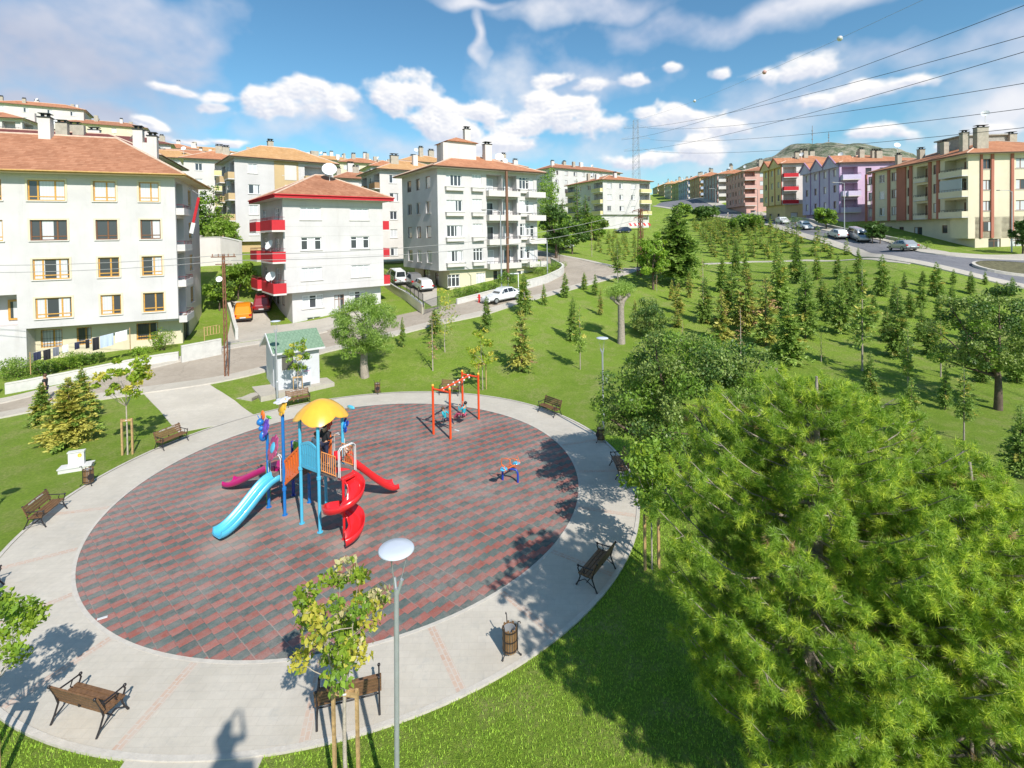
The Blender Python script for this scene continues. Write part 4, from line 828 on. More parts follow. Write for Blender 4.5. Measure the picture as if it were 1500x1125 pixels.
def leaf_quads(C, size, g=rng, up=.35, aspect=.55, droop=0.0):
    """C (n,3) leaf centres -> rhombic leaves, each an island"""
    n = len(C); a = rnd_dirs(n, g); a[:, 2] -= droop; a /= np.linalg.norm(a, axis=1)[:, None]
    nr = rnd_dirs(n, g); nr[:, 2] = np.abs(nr[:, 2])+up; b = np.cross(a, nr); b /= np.linalg.norm(b, axis=1)[:, None]+1e-6
    s = (size*g.uniform(.6, 1.25, n))[:, None] if np.isscalar(size) else (size*g.uniform(.7, 1.2, n))[:, None]
    V = np.stack([C-a*s*.5, C+b*s*aspect*.5-a*s*.05, C+a*s*.5, C-b*s*aspect*.5-a*s*.05], 1).reshape(-1, 3)
    return V, np.arange(4*n).reshape(-1, 4)
def limb(mb, a, b, r0, r1, bend=.15, n=5, g=random, sides=6):
    a = Vector(a); b = Vector(b); L_ = (b-a).length; pts = []
    off = Vector((g.uniform(-1, 1), g.uniform(-1, 1), g.uniform(-.3, .6)))*L_*bend
    for i in range(n+1): t = i/n; pts.append(a.lerp(b, t)+off*math.sin(math.pi*t))
    mb.tube(pts, [r0+(r1-r0)*i/n for i in range(n+1)], sides); return pts
def broadleaf(seed, H, cr, ch, cz, nclump, nleaf, size, mats, wts, trunk_r, bark, nlimb=7, clump_r=.28, fork=.35, limbs_out=True, droop=0.0, gap=.0, squash=1.0, base_lean=(0, 0), aspect=.55):
    """returns (crown mesh, trunk mesh). crown ellipsoid radii cr (horizontal) / ch (vertical), centre height cz"""
    g = np.random.default_rng(seed); pr = random.Random(seed)
    d = rnd_dirs(nclump, g); rad = g.uniform(.35, 1.0, nclump)**.6; rad *= 1+g.normal(size=nclump)*.10
    cl = d*rad[:, None]*np.array([cr, cr*squash, ch])+np.array([base_lean[0], base_lean[1], cz])
    cl[:, 2] = np.where(cl[:, 2] < cz-ch*.7, cz-ch*.7+g.uniform(0, .2*ch, nclump), cl[:, 2])
    w_ = g.uniform(.6, 1.35, nclump); idx = g.choice(nclump, nleaf, p=w_/w_.sum())
    rr = clump_r*cr*w_[idx]
    P_ = cl[idx]+rnd_dirs(nleaf, g)*(rr*g.uniform(.15, 1.0, nleaf)**.5)[:, None]*np.array([1, 1, .75])
    V, F = leaf_quads(P_, size, g, droop=droop, aspect=aspect)
    cm = g.random(nclump); mi_c = np.searchsorted(np.cumsum(wts), cm*.999); mi = np.where(g.random(nleaf) < .75, mi_c[idx], np.searchsorted(np.cumsum(wts), g.random(nleaf)*.999))
    crown = npmesh('crown', V, F, mats, mi)
    tb = MB(); fz = H*fork; limb(tb, (0, 0, -.25), (base_lean[0]*.3, base_lean[1]*.3, fz), trunk_r*1.25, trunk_r*.8, .04, 6, pr, 9)
    top = Vector((base_lean[0]*.3, base_lean[1]*.3, fz))
    order = np.argsort(-rad)[:max(nlimb, 3)]
    for k in order:
        e = Vector(cl[k]); mid = top.lerp(e, .55)+Vector((0, 0, -.05*cr)); p = limb(tb, top-Vector((0,0,trunk_r)), mid, trunk_r*.55, trunk_r*.28, .1, 4, pr); limb(tb, mid, e, trunk_r*.28, trunk_r*.08, .1, 3, pr, 5)
        for q in range(2):
            e2 = Vector(cl[pr.randrange(nclump)])
            if (e2-mid).length < cr*1.1: limb(tb, mid, e2, trunk_r*.2, trunk_r*.05, .12, 3, pr, 5)
    return crown, tb.mesh('trunk', bark)
def conifer(seed, H, rad, mats, wts, dens=1.0, base=.08, droop=.12, lay=13, spr=1.0, trunk_r=.05, top_taper=.68, bark=BARK, irregular=.22):
    g = np.random.default_rng(seed); pr = random.Random(seed); Vs = []; Ms = []
    nb = int(lay*7*dens)
    for i in range(nb):
        t = base+(1-base)*((i+pr.random())/nb); z = t*H; Lb = rad*((1-t)**top_taper+.04)*pr.uniform(1-irregular*1.6, 1+irregular)
        if t < base+.1: Lb *= pr.uniform(.5, .9)
        a = pr.uniform(0, 2*math.pi); ca, sa = math.cos(a), math.sin(a); rise = (t-.25)*.7-droop+pr.uniform(-.12, .12)
        d = np.array([ca, sa, rise]); d /= np.linalg.norm(d); side = np.array([-sa, ca, 0]); upv = np.cross(side, d)*-1
        n = max(5, int(Lb/H*70*dens*spr)); m_ = np.searchsorted(np.cumsum(wts), g.random()*.999)
        s = g.uniform(.10, 1.0, n); P0 = np.array([0, 0, z])+np.outer(s*Lb, d); P0[:, 2] -= (s**2)*Lb*droop*.7
        sg = g.choice([-1, 1], n); w = (1-s)*Lb*.42*g.uniform(.6, 1.1, n)+.05*Lb+.05
        D = np.outer(np.ones(n), d)*g.uniform(.5, 1.0, n)[:, None]+side*(sg*g.uniform(.3, 1.0, n))[:, None]+np.outer(g.normal(0, .3, n), upv); D /= np.linalg.norm(D, axis=1)[:, None]
        N_ = np.cross(D, upv+g.normal(0, .5, (n, 3))); N_ /= np.linalg.norm(N_, axis=1)[:, None]
        wd = (w*.22+.012)[:, None]*.8
        Vs.append(np.stack([P0, P0+D*w[:, None]*.55+N_*wd, P0+D*w[:, None], P0+D*w[:, None]*.5-N_*wd], 1).reshape(-1, 3)); Ms.append(np.full(n, m_))
    V = np.concatenate(Vs); mi = np.concatenate(Ms); n = len(mi)
    crown = npmesh('crown', V, np.arange(4*n).reshape(-1, 4), mats, mi)
    tb = MB(); tb.tube([(0,0,-.2),(0,0,H*.5),(0,0,H*.98)], [trunk_r, trunk_r*.6, trunk_r*.15], 7)
    return crown, tb.mesh('trunk', bark)
def tree(name, label, cat, loc, meshes, rz=0, sc=1.0, group=None):
    r = root(name, label, cat, loc, rz, group); r.scale = sc if hasattr(sc, '__len__') else (sc, sc, sc)
    put(meshes[0], 'crown', r); put(meshes[1], 'trunk', r); return r
def ht(g_, pyb, pyt): return (pyb-pyt)/FPX*g_.y   # height of something standing at g_ between two photo rows

# conifers planted over the park
KG = [conifer(100+i, 4.0, 1.25+.14*(i % 3), [N_GRN, N_YEL], [.92, .08], 1.7, .06+.03*(i % 2), lay=15) for i in range(5)]
KY = [conifer(120+i, 4.0, 1.35, [N_YEL, N_GRN, N_DRY], [.62, .30, .08], 1.5, .08, lay=14) for i in range(3)]
KD = [conifer(130+i, 3.4, .62, [N_DRY, N_YEL], [.8, .2], .55, .2, lay=12, irregular=.4, bark=BARK_P) for i in range(2)]
KT = [conifer(140+i, 4.6, 1.25, [N_GRN, N_YEL], [.85, .15], 1.5, .28, lay=14, irregular=.35, bark=BARK_G, trunk_r=.07) for i in range(3)]
mid = [  # photo x, base y, top y, kind, width factor
 (797,447,418,'g',1),(713,486,438,'g',.9),(768,460,404,'g',1),(764,544,458,'y',1.1),(828,436,402,'g',1),(840,499,440,'g',1),(850,541,455,'t',.9),(856,424,401,'g',1.1),(872,433,404,'g',1.1),(880,462,425,'y',.7),
 (905,416,362,'t',1.2),(993,459,418,'y',1.2),(984,440,412,'y',1),(930,484,440,'y',.6),(992,480,455,'y',1.7),(962,427,398,'d',1),(867,376,330,'d',.8),
 (1058,427,378,'g',.9),(1078,404,353,'g',.9),(1093,412,372,'g',1),(1033,473,410,'g',1.2),(1030,448,385,'d',1.1),(1072,473,400,'g',1.1),(1057,500,430,'y',1.1),(1093,487,398,'y',1.2),(1122,507,412,'y',1.2),(1143,462,378,'g',1.2),(1155,533,446,'g',1.3),
 (1180,496,396,'g',1.1),(1167,414,350,'g',.9),(1138,400,360,'g',.9),(1197,410,373,'g',1),(1203,530,492,'d',1.2),(1230,489,405,'g',1),(1227,408,376,'g',1.1),(1257,400,366,'g',1),(1263,543,398,'t',.9),(1292,432,378,'g',.9),(1325,423,400,'g',1),(1352,419,398,'g',1.3),
 (1315,523,430,'g',1),(1333,464,428,'g',1.3),(1372,434,388,'g',1),(1397,417,396,'g',1.2),(1378,552,468,'t',1.1),(1377,474,432,'g',1.2),(1330,578,487,'t',1),(1412,645,545,'t',1.1),(1422,431,400,'g',1.2),(1443,417,399,'g',1),(1483,433,408,'g',1.3),
 (1205,455,408,'g',1),(1010,436,400,'y',.9),(1085,520,455,'d',1.3),(1248,452,410,'g',1),(1350,500,450,'g',1),(1335,640,560,'g',1),(1450,470,432,'g',1.2),(1400,470,440,'g',1.2),(1280,470,430,'g',.9),(1180,440,398,'g',1),(1000,500,470,'d',1),
 (1365,520,470,'g',1.1),(1425,500,455,'g',1.1),(1260,425,390,'g',1),(1240,430,392,'g',.9),(1310,455,415,'g',1),(1350,450,415,'g',1),(1395,450,418,'g',1.1),(1300,500,450,'g',1),(1275,590,520,'g',1),(1460,445,415,'g',1.1),(1215,470,425,'g',.9),(1385,600,540,'g',.9),(1440,560,505,'g',1),(634,543,462,'d',1.1),(590,508,468,'g',.7),(637,487,455,'g',1.6),(1495,700,600,'g',1.2),(1490,560,500,'g',1.2)]
LBL = {'g': 'green young conifer planted in the park lawn', 'y': 'yellow-green young conifer planted in the park lawn', 'd': 'dried brown and thin young conifer in the park lawn', 't': 'young conifer with a bare lower trunk in the park lawn'}
KK = {'g': KG, 'y': KY, 'd': KD, 't': KT}; HH = {'g': 4.0, 'y': 4.0, 'd': 3.4, 't': 4.6}
for i, (px, pb, pt_, k, wf) in enumerate(mid):
    p = G(px, pb); H = ht(p, pb, pt_)*1.04; s = H/HH[k]; me = KK[k][i % len(KK[k])]
    tree('conifer', LBL[k], 'conifer', p, me, rng.uniform(0, 6), (s*wf*.74, s*wf*.74, s*1.06), {'g': 'green conifers planted over the park', 'y': 'yellowish conifers planted over the park', 'd': 'dried conifers in the park', 't': 'conifers with bare lower trunks in the park'}[k])
# nursery rows of small saplings on the upper slopes
NS = [conifer(160+i, 2.0, .60, [N_GRN, N_YEL], [.7, .3], 1.1, .04, lay=9, trunk_r=.03) for i in range(4)]
def nursery(poly, dx, dy, ang, n_max, label, group, hmin, hmax):
    pl = np.array(poly_from(poly)); c = pl.mean(0); ca, sa = math.cos(ang), math.sin(ang); k = 0
    for i in range(-40, 41):
        for j in range(-40, 41):
            x = c[0]+ca*i*dx-sa*j*dy+rng.normal()*.25; y = c[1]+sa*i*dx+ca*j*dy+rng.normal()*.3
            if inside(pl, np.array([x]), np.array([y]))[0] and rng.random() < .93 and k < n_max:
                k += 1; s = rng.uniform(hmin, hmax)/2.0; tree('sapling', label, 'sapling', (x, y, T(x, y)), NS[k % 4], rng.uniform(0, 6), (s*1.1, s*1.1, s), group)
    return k
n1 = nursery([(1012,331),(1050,327),(1110,330),(1150,341),(1205,356),(1262,376),(1180,378),(1045,381)], 2.3, 3.4, .3, 165, 'small dark green sapling in the dense nursery rows below the main road', 'saplings in the nursery below the main road', 2.1, 3.2)
n2 = nursery([(868,345),(925,345),(975,350),(1000,372),(935,386),(872,380)], 3.0, 3.2, .2, 48, 'small sapling in the rows on the slope in front of the yellow-balconied block', 'saplings on the slope below the yellow-balconied block', 1.5, 2.3)
print('saplings', n1, n2)
# the large layered conifer beside the lattice mast
p = G(993, 418); H = ht(p, 418, 300); tree('conifer', 'tallest dark conifer standing between the lattice mast and the nursery rows', 'conifer', p, conifer(11, H, H*.34, [N_GRN, L_DARK], [.8, .2], 2.6, .16, .18, lay=22, trunk_r=.28, top_taper=.6, irregular=.4), .4)
for (px, pb, pt_, w_, nm, lb) in [(846,352,262,.17,'conifer','tall pointed conifer in front of the block with yellow balconies'),(825,366,290,.30,'conifer','broad dark conifer leaning over the parked car by the side street'),(858,350,285,.26,'conifer','dark conifer right of the pointed one by the side street')]:
    p = G(px, pb); H = ht(p, pb, pt_); tree(nm, lb, 'conifer', p, conifer(int(px), H, H*w_, [N_GRN, L_DARK], [.7, .3], 1.9, .12, .1, lay=20, trunk_r=.2, top_taper=.75), 1.)
# poplar behind the tall block and mid-distance broadleaf trees
q = at(803, 330, 100); zz = T(q.x, 100); cr_, tr_ = broadleaf(31, 14, 1.7, 6.5, 8, 120, 5200, .34, [L_GRN, L_DARK], [.8, .2], .2, BARK, 5, .5, .2)
tree('poplar', 'column-shaped bright green poplar right behind the tall pale block', 'tree', (q.x, 100, zz), (cr_, tr_), 0, (1, 1, 1.0))
def bl(px, pb, pt_, wpx, mats, wts, seed, lb, nleaf=5000, nm='broadleaf_tree', bark=BARK, size=None, fork=.3, vert=.42, d=None, nclump=60, droop=0., cl=.28, cat='tree', tr=None, aspect=.55):
    p = G(px, pb) if d is None else Vector((at(px, pb, d).x, d, T(at(px, pb, d).x, d))); H = ht(p, pb, pt_) if d is None else CAMZ+(at(px, pt_, d).z-CAMZ)-p.z
    cr = wpx/2/FPX*p.y*.92; ch = H*vert; size = size or max(.10, .012*p.y*.45)
    return tree(nm, lb, cat, p, broadleaf(seed, H, cr, ch, H-ch*.95, nclump, nleaf, size, mats, wts, tr or (H*.022 if nm not in ('young_tree','small_tree') else .026*H/4), bark, 8, cl, fork, droop=droop, aspect=aspect), 0)
bl(815,378,300,48,[L_DARK,L_GRN],[.7,.3],41,'dark green broadleaf tree beside the side street kerb')
bl(838,372,318,46,[L_DARK,L_GRN],[.8,.2],42,'dark green broadleaf tree over the side street, second from the tall block')
bl(818,372,330,36,[L_DARK,L_GRN],[.8,.2],141,'low dark green tree under the taller one by the side street')
bl(870,352,318,40,[L_GRN,L_OLIVE],[.7,.3],43,'rounded green tree at the top of the slope by the block with yellow balconies')
bl(957,424,345,46,[L_GRN,L_LIME],[.7,.3],44,'light green tree just right of the lattice mast')
bl(968,400,355,40,[L_OLIVE,L_GRN],[.5,.5],45,'olive green tree left of the tallest dark conifer')
bl(1210,336,302,30,[L_GRN,L_DARK],[.6,.4],46,'round green street tree in front of the lilac block',3000)
bl(1278,357,326,20,[L_DARK],[1.],47,'small clipped street tree left of the beige block entrance',1500)
bl(1289,357,328,17,[L_DARK],[1.],48,'small clipped street tree right next to the beige block entrance',1500)
bl(350,446,388,56,[L_GRN,L_LIME],[.8,.2],49,'leafy green tree over the orange car beside the white block',5200,d=53)
bl(322,455,405,40,[L_DARK,L_GRN],[.5,.5],50,'dark green tree behind the rusty pole',4000,d=50)
bl(300,345,282,60,[L_GRN,L_DARK],[.6,.4],51,'green tree between the cream block and the tan balconies',4200,d=72)
bl(328,360,318,50,[L_GRN,L_OLIVE],[.6,.4],52,'olive green tree below the tan balconies',3600,d=66)
bl(1095,338,316,50,[L_DARK,L_GRN],[.5,.5],53,'dark hedge-like tree at the roadside before the pink block',2600,nm='roadside_tree')
bl(1035,322,303,40,[L_DARK],[1.],54,'dark roadside tree far up the main road',2000,nm='roadside_tree'); bl(1000,318,300,30,[L_DARK,L_GRN],[.6,.4],55,'low green roadside tree near the far end of the road',1800,nm='roadside_tree')
bl(1498,372,322,30,[L_DARK],[1.],56,'dark conifer-like tree at the right edge in front of the beige block',2600)
bl(535,552,430,104,[L_WIL,L_GRN],[.8,.2],57,'round willow with a thick pale trunk beside the white kiosk',25000,'willow_tree',BARK_G,.17,.34,.40,None,95,.5,.22,tr=.26,aspect=.28)
bl(707,571,478,44,[L_LIME,L_GOLD],[.6,.4],58,'yellow-leaved young tree tied to stakes behind the swing',900,'young_tree',BARK_P,.20,.45,.36,nclump=26)
bl(652,516,424,42,[L_OLIVE,L_GOLD],[.6,.4],59,'thin sparse young tree at the street edge by the parking ramp',620,'young_tree',BARK_P,.17,.35,.42,nclump=40)
bl(437,589,500,40,[L_GRN,L_LIME,L_GOLD],[.45,.35,.2],60,'young staked tree in front of the white kiosk wall',900,'young_tree',BARK_P,.18,.45,.28,nclump=24)
bl(187,666,520,72,[L_LIME,L_GOLD],[.85,.15],61,'lime green young tree tied between two stakes on the left lawn',1500,'young_tree',BARK_P,.20,.5,.24,nclump=26,cl=.24)
bl(742,432,400,34,[L_GRN,L_DARK],[.7,.3],62,'mushroom-shaped small tree over the entrance behind the white saloon',1600,'small_tree',BARK,.16,.5,.3,d=54)
bl(955,834,648,92,[L_GRN,L_LIME],[.72,.28],63,'bright green young staked tree beside the right-hand bench',3800,'young_tree',BARK_P,.13,.5,.30,nclump=60,cl=.3)
# large leafy tree right of the plaza, its neighbour at the right edge
bl(1003,752,490,262,[L_GRN,L_DARK,L_OLIVE],[.45,.2,.35],64,'large dark-trunked leafy tree overhanging the paving right of the playground',52000,'broadleaf_tree',BARK,.115,.30,.36,None,190,0,.17,tr=.22)
bl(1462,600,425,150,[L_OLIVE,L_DARK,L_GRN],[.5,.3,.2],65,'grey-green leafy tree near the right edge of the park',24000,'broadleaf_tree',BARK,.15,.30,.40,None,120,0,.18,tr=.17)
bl(952,492,442,58,[L_DARK,L_OLIVE],[.6,.4],66,'dense dark rounded willow bush right of the pollarded trunk',9000,'willow_bush',BARK,.2,.1,.5,nclump=60,droop=.3,aspect=.3,cat='bush')
# pollarded willow
p = G(910, 503); tb = MB(); pr = random.Random(4); H = ht(p, 503, 418)
tb.tube([(0,0,-.2),(.02,0,H*.3),(0,0,H*.62),(.05,0,H*.72)], [.34,.27,.25,.3], 10)
for q_ in [(-.7,-.1,1.0),(.6,.1,1.05),(.15,.4,1.1),(-.2,-.3,1.0)]:
    limb(tb, (0,0,H*.66), (q_[0], q_[1], H*.72*q_[2]+.35), .18, .16, .1, 4, pr, 8); tb.ball((q_[0], q_[1], H*.72*q_[2]+.38), .24, 9, 6)
C_ = np.concatenate([np.array([(-.7,-.1,H*.9),(.6,.1,H*.95),(.15,.4,H*1.0),(-.2,-.3,H*.93)])[rng.integers(0, 4, 4600)]+rnd_dirs(4600)*np.array([.75,.75,.6])*rng.uniform(.2,1,(4600,1))])
V_, F_ = leaf_quads(C_, .17, aspect=.25); tree('pollarded_willow', 'pollarded willow with a thick pale trunk and short regrowth in the middle of the lawn', 'tree', p, (npmesh('crown', V_, F_, [L_WIL]), tb.mesh('trunk', BARK_G)))
# left spruces
for (px, pb, pt_, w_, k, lb) in [(103,650,552,.40,KY,'bushy yellowish spruce on the left lawn behind the white plinth'),(122,616,538,.30,KG,'greener spruce standing behind the bushy one at the street'),(62,622,560,.3,KG,'thin spruce top left of the bushy spruce')]:
    p = G(px, pb); H = ht(p, pb, pt_); tree('spruce', lb, 'conifer', p, conifer(int(px*7), H, H*w_, [N_YEL, N_GRN] if k is KY else [N_GRN, N_YEL], [.7, .3], 2.3, .03, .05, lay=20, top_taper=.8, irregular=.3), 0)
# foreground young trees (leaves drawn larger because they stand close)
def young(x, y, H, cr, ch, mats, wts, seed, lb, nleaf, size=.125, cl=.3, nc=34, droop=.5):
    return tree('young_tree', lb, 'tree', (x, y, 0), broadleaf(seed, H, cr, ch, H-ch*.92, nc, nleaf, size, mats, wts, .035, BARK_P, 12, cl, .48, droop=droop, aspect=.62))
young(-3.06, 8.6, 4.45, .92, 1.15, [L_LIME, L_PALE, L_GOLD, L_GRN], [.46, .12, .17, .25], 71, 'pale-leaved young tree tied to a timber frame in the foreground behind the bench', 2600, .115, .23, 30, .9)
young(-9.75, 8.9, 3.6, .85, .85, [L_LIME, L_GRN], [.6, .4], 72, 'lime green young tree cut by the left edge of the view in the foreground', 2800, .11, .3, 32, .4)
# lawn shrubs and hedges
def shrub(px, py, w, h, mats, wts, seed, lb, nleaf=1600, size=.12, d=None, nm='shrub'):
    p = G(px, py) if d is None else Vector((at(px, py, d).x, d, T(at(px, py, d).x, d)))
    g = np.random.default_rng(seed); nc = 16; c = g.uniform(-1, 1, (nc, 3))*np.array([w*.38, w*.3, h*.3])+np.array([0, 0, h*.45])
    i = g.integers(0, nc, nleaf); P_ = c[i]+rnd_dirs(nleaf, g)*g.uniform(.3, 1, (nleaf, 1))**.5*np.array([w*.2, w*.2, h*.3]); P_[:, 2] = np.maximum(P_[:, 2], .02)
    V, F = leaf_quads(P_, size, g); r = root(nm, lb, 'shrub', p); put(npmesh('foliage', V, F, mats, np.searchsorted(np.cumsum(wts), g.random(nleaf)*.999)), 'foliage', r)
    tb = MB(); pr = random.Random(seed)
    for k in range(5): limb(tb, (0, 0, -.1), tuple(c[k]), .03, .012, .1, 3, pr, 5)
    tb.build('stem', BARK, r); return r
for a in [(28,552,2.6,1.5,[L_GRN,L_OLIVE],[.6,.4],81,'bushy green shrub at the left end of the laundry garden',2600),(62,548,1.6,1.0,[L_DARK,L_GRN],[.6,.4],82,'low dark shrub under the washing line, left of the white sheets',1400),(100,540,2.4,1.3,[L_GRN,L_LIME],[.7,.3],83,'green shrub in front of the barred window of the cream block',2000),(125,532,2.2,.8,[L_DARK,L_GRN],[.5,.5],84,'low shrub right of the barred window shrub',1300),(240,513,1.9,1.7,[L_GRN,L_LIME],[.5,.5],85,'loose shrub near the right end of the cream block garden wall',1500),(205,520,1.4,.7,[L_GRN],[1.],86,'low shrub below the laundry at the garden wall',900),
          (683,433,2.6,1.1,[L_DARK,L_GRN],[.6,.4],87,'clipped shrub at the left end of the front garden of the tall pale block',1500),(700,430,2.6,1.0,[L_GRN,L_DARK],[.6,.4],88,'clipped shrub in the middle of the front garden of the tall pale block',1500),(718,426,2.4,1.0,[L_GRN,L_DARK],[.7,.3],89,'clipped shrub by the entrance arch of the tall pale block',1500),
          (790,402,3.0,1.4,[L_GRN,L_OLIVE],[.5,.5],90,'garden shrub behind the wall right of the tall pale block',1400),(806,398,2.8,1.2,[L_OLIVE,L_GRN],[.5,.5],91,'olive shrub behind the wall at the side street corner',1300),(818,394,2.2,1.1,[L_GRN],[1.],92,'last shrub of the corner garden before the street sign post',1100),
          (1352,366,2.2,1.3,[L_GRN,L_OLIVE],[.6,.4],93,'yucca-like shrub in front of the beige block',900),(1322,358,3.4,1.4,[L_DARK,L_GRN],[.6,.4],94,'dark shrub in front of the beige block door',1300),(1166,329,6,2.0,[L_DARK,L_GRN],[.6,.4],95,'long dark hedge below the mustard block',1500),(1100,322,9,2.4,[L_DARK,L_GRN],[.5,.5],96,'hedge in front of the pink block',1600),(1245,341,3,2.2,[L_DARK],[1.],97,'small dark shrub right of the lilac block',900),(560,418,3.2,1.6,[L_GRN,L_DARK],[.6,.4],98,'shrub behind the willow at the foot of the white block',1500),(505,452,2.4,1.6,[L_GRN,L_LIME],[.6,.4],99,'shrub at the entrance of the white block with red balconies',1300)]: shrub(*a)

# ---- the two big pines in the right foreground
def big_pine(seed, H, Rm, nwhorl, label, loc, prof_peak=.35, z0=.5, lean=(0, 0), dens=1.0):
    g = np.random.default_rng(seed); pr = random.Random(seed); tb = MB(); r = root('pine_tree', label, 'pine', loc); tips = []; dirs = []
    ax = lambda z: Vector((lean[0]*z/H, lean[1]*z/H, z))
    tb.tube([ax(-.3 if k == 0 else H*k/8)+Vector((pr.uniform(-.04, .04), pr.uniform(-.04, .04), 0)) for k in range(9)], [.15*(1-k/8)**.8+.018 for k in range(9)], 9)
    for w_ in range(nwhorl):
        t = (w_+.5)/nwhorl; z = z0+(H-z0-.25)*t; prof = (math.sin(math.pi*min(1, t/prof_peak)/2)*.35+.65) if t < prof_peak else max(.05, 1-((t-prof_peak)/(1-prof_peak))**1.7)**.72
        nb = 8 if t < .8 else 7; a0 = pr.uniform(0, 6.28)
        for k in range(nb):
            a = a0+k*2*math.pi/nb+pr.uniform(-.3, .3); Lb = Rm*prof*pr.uniform(.72, 1.08)
            o = ax(z); out = Vector((math.cos(a), math.sin(a), 0)); side = Vector((-math.sin(a), math.cos(a), 0)); rise = .05+.50*t+pr.uniform(-.12, .12)
            P = [o+out*(Lb*s)+Vector((0, 0, Lb*(rise*s*.75-.30*math.sin(math.pi*s)*(1-t)+.22*s*s)))+side*(.06*Lb*math.sin(5*s+a)) for s in (0, .2, .4, .6, .8, 1)]
            tb.tube(P, [.026*(1-.8*s)*(.5+Lb/Rm*.6) for s in (0, .2, .4, .6, .8, 1)], 5)
            ns = max(4, int(Lb/.20*dens))
            for q in range(ns):
                s = (.30-.2*t)+(.70+.2*t)*(q+pr.random()*.6)/ns; s = min(s, .99); i = int(s*5); b0 = P[i].lerp(P[i+1], s*5-i); sg = 1 if q % 2 else -1; l2 = (.20+.42*(1-s)*Lb/1.6)*pr.uniform(.6, 1.15)
                d2 = (out*.75+side*sg*pr.uniform(.5, 1.0)+Vector((0, 0, pr.uniform(.05, .5)))).normalized(); e = b0+d2*l2
                if pr.random() < .6: tb.tube([b0, b0.lerp(e, .5)+Vector((0, 0, -.02)), e], [.012, .009, .006], 4, False)
                m_ = max(1, int(l2/.13))
                for u in range(6): tips.append(e+Vector([pr.uniform(-.10, .10) for _ in range(3)])); dirs.append((d2*.3+Vector((0, 0, .8))).normalized())
                for u in range(m_): v = (u+1)/m_; tips.append(b0.lerp(e, v)+Vector([pr.uniform(-.03, .03) for _ in range(3)])); dirs.append((d2+Vector((0, 0, .45))).normalized())
            tips.append(P[5]); dirs.append((out+Vector((0, 0, .7))).normalized())
    tips.append(ax(H)); dirs.append(Vector((0, 0, 1)))
    tb.build('trunk', BARK_G, r)
    nt = len(tips); per = 70; Tp = np.repeat(np.array(tips), per, 0); D0 = np.repeat(np.array(dirs), per, 0); n = nt*per
    ts = np.repeat(g.uniform(.75, 1.2, nt), per); D = D0*.45+rnd_dirs(n, g); D /= np.linalg.norm(D, axis=1)[:, None]
    base = Tp-D0*g.uniform(0, .10, n)[:, None]; ln = (.114*ts*g.uniform(.7, 1.1, n))[:, None]; W_ = np.cross(D, rnd_dirs(n, g)); W_ /= np.linalg.norm(W_, axis=1)[:, None]
    V = np.stack([base-W_*.0026, base+W_*.0026, base+D*ln*.6+W_*.0024, base+D*ln], 1).reshape(-1, 3)
    tm = np.repeat((g.random(nt) < .36), per); mi = np.where(tm & (g.random(n) < .7), 1, 0); mi = np.where(np.repeat(g.random(nt) < .012, per), 2, mi)
    put(npmesh('needles', V, np.arange(4*n).reshape(-1, 4), [N_PINE, N_PINE2, N_DRY], mi), 'needles', r)
    print('pine tufts', nt, n); return r
big_pine(5, 7.6, 2.45, 24, 'largest bright green pine filling the right foreground, its trunk bare in the gap', (4.85, 8.25, 0), .50, 1.3, (.15, -.1))
big_pine(9, 6.5, 2.2, 19, 'second pine with a bare leading shoot at the lower right corner', (6.9, 7.2, 0), .38, .5, (-.1, .2))

# ---- grass blades on the near lawn (countless)
g = np.random.default_rng(77); NB = 230000
x = g.uniform(-14, 12, NB); y = 7.2+g.random(NB)**1.35*17.5
keep = np.hypot(x-CX, y-CY) > RO+.03+g.normal(0, .03, NB)*0
for s_ in SHEETS[1:]: keep &= ~inside(s_, x, y)
keep &= (np.abs(x) < y*1.06+.6); dens_ = np.array([1.0])
x, y = x[keep], y[keep]; n = len(x); z = Tn(x, y); a = g.uniform(0, 6.28, n); h = g.uniform(.025, .062, n)*np.where(np.hypot(x-CX, y-CY) < RO+.25, 1.25, 1); ln = g.normal(0, .022, (n, 2)); w_ = .0065+.0006*y
B0 = np.stack([x-np.cos(a)*w_, y-np.sin(a)*w_, z-.005], 1); B1_ = np.stack([x+np.cos(a)*w_, y+np.sin(a)*w_, z-.005], 1); TT = np.stack([x+ln[:, 0], y+ln[:, 1], z+h], 1)
GB = mat("grass_blade", (.29,.45,.055), .6, island=.4, trans=.25, spec=.2)
o = put(npmesh('grass', np.stack([B0, B1_, TT], 1).reshape(-1, 3), np.arange(3*n).reshape(-1, 3), [GB]), 'grass'); tag(o, 'short bright green grass blades of the near lawn round the paving', 'grass', kind='stuff'); print('blades', n)
# ------------------------------------------------------------------ playground and furniture
def plastic(n, c, r=.32): return mat(n, c, r, .06, 3, coat=.35)
C_CY = plastic('cyan_plastic', (.075,.42,.62)); C_BL = plastic('blue_paint', (.012,.16,.48)); C_NV = plastic('navy_paint', (.012,.045,.33)); C_RD = plastic('red_plastic', (.62,.018,.022), .22); C_OR = plastic('orange_plastic', (.78,.15,.02)); C_MG = plastic('magenta_plastic', (.46,.004,.14)); C_YL = plastic('yellow_plastic', (.80,.42,.04)); C_GR = plastic('green_plastic', (.13,.50,.03)); C_PU = plastic('purple_plastic', (.12,.05,.38)); C_PK = plastic('raspberry_plastic', (.42,.05,.16)); C_WH = plastic('white_painted_steel', (.60,.60,.60)); C_SW = plastic('swing_red_orange', (.72,.07,.012), .35); C_LO = plastic('light_orange_rail', (.80,.30,.08)); C_DK = mat('dark_rubber', (.02,.02,.022), .8); C_DECK = mat('deck_plate', (.16,.13,.12), .7, .2, 6)
U2 = Vector((.84, -.54, 0)).normalized(); V2 = Vector((.54, .84, 0)).normalized(); A0 = Vector((-9.17, 18.30, .03))
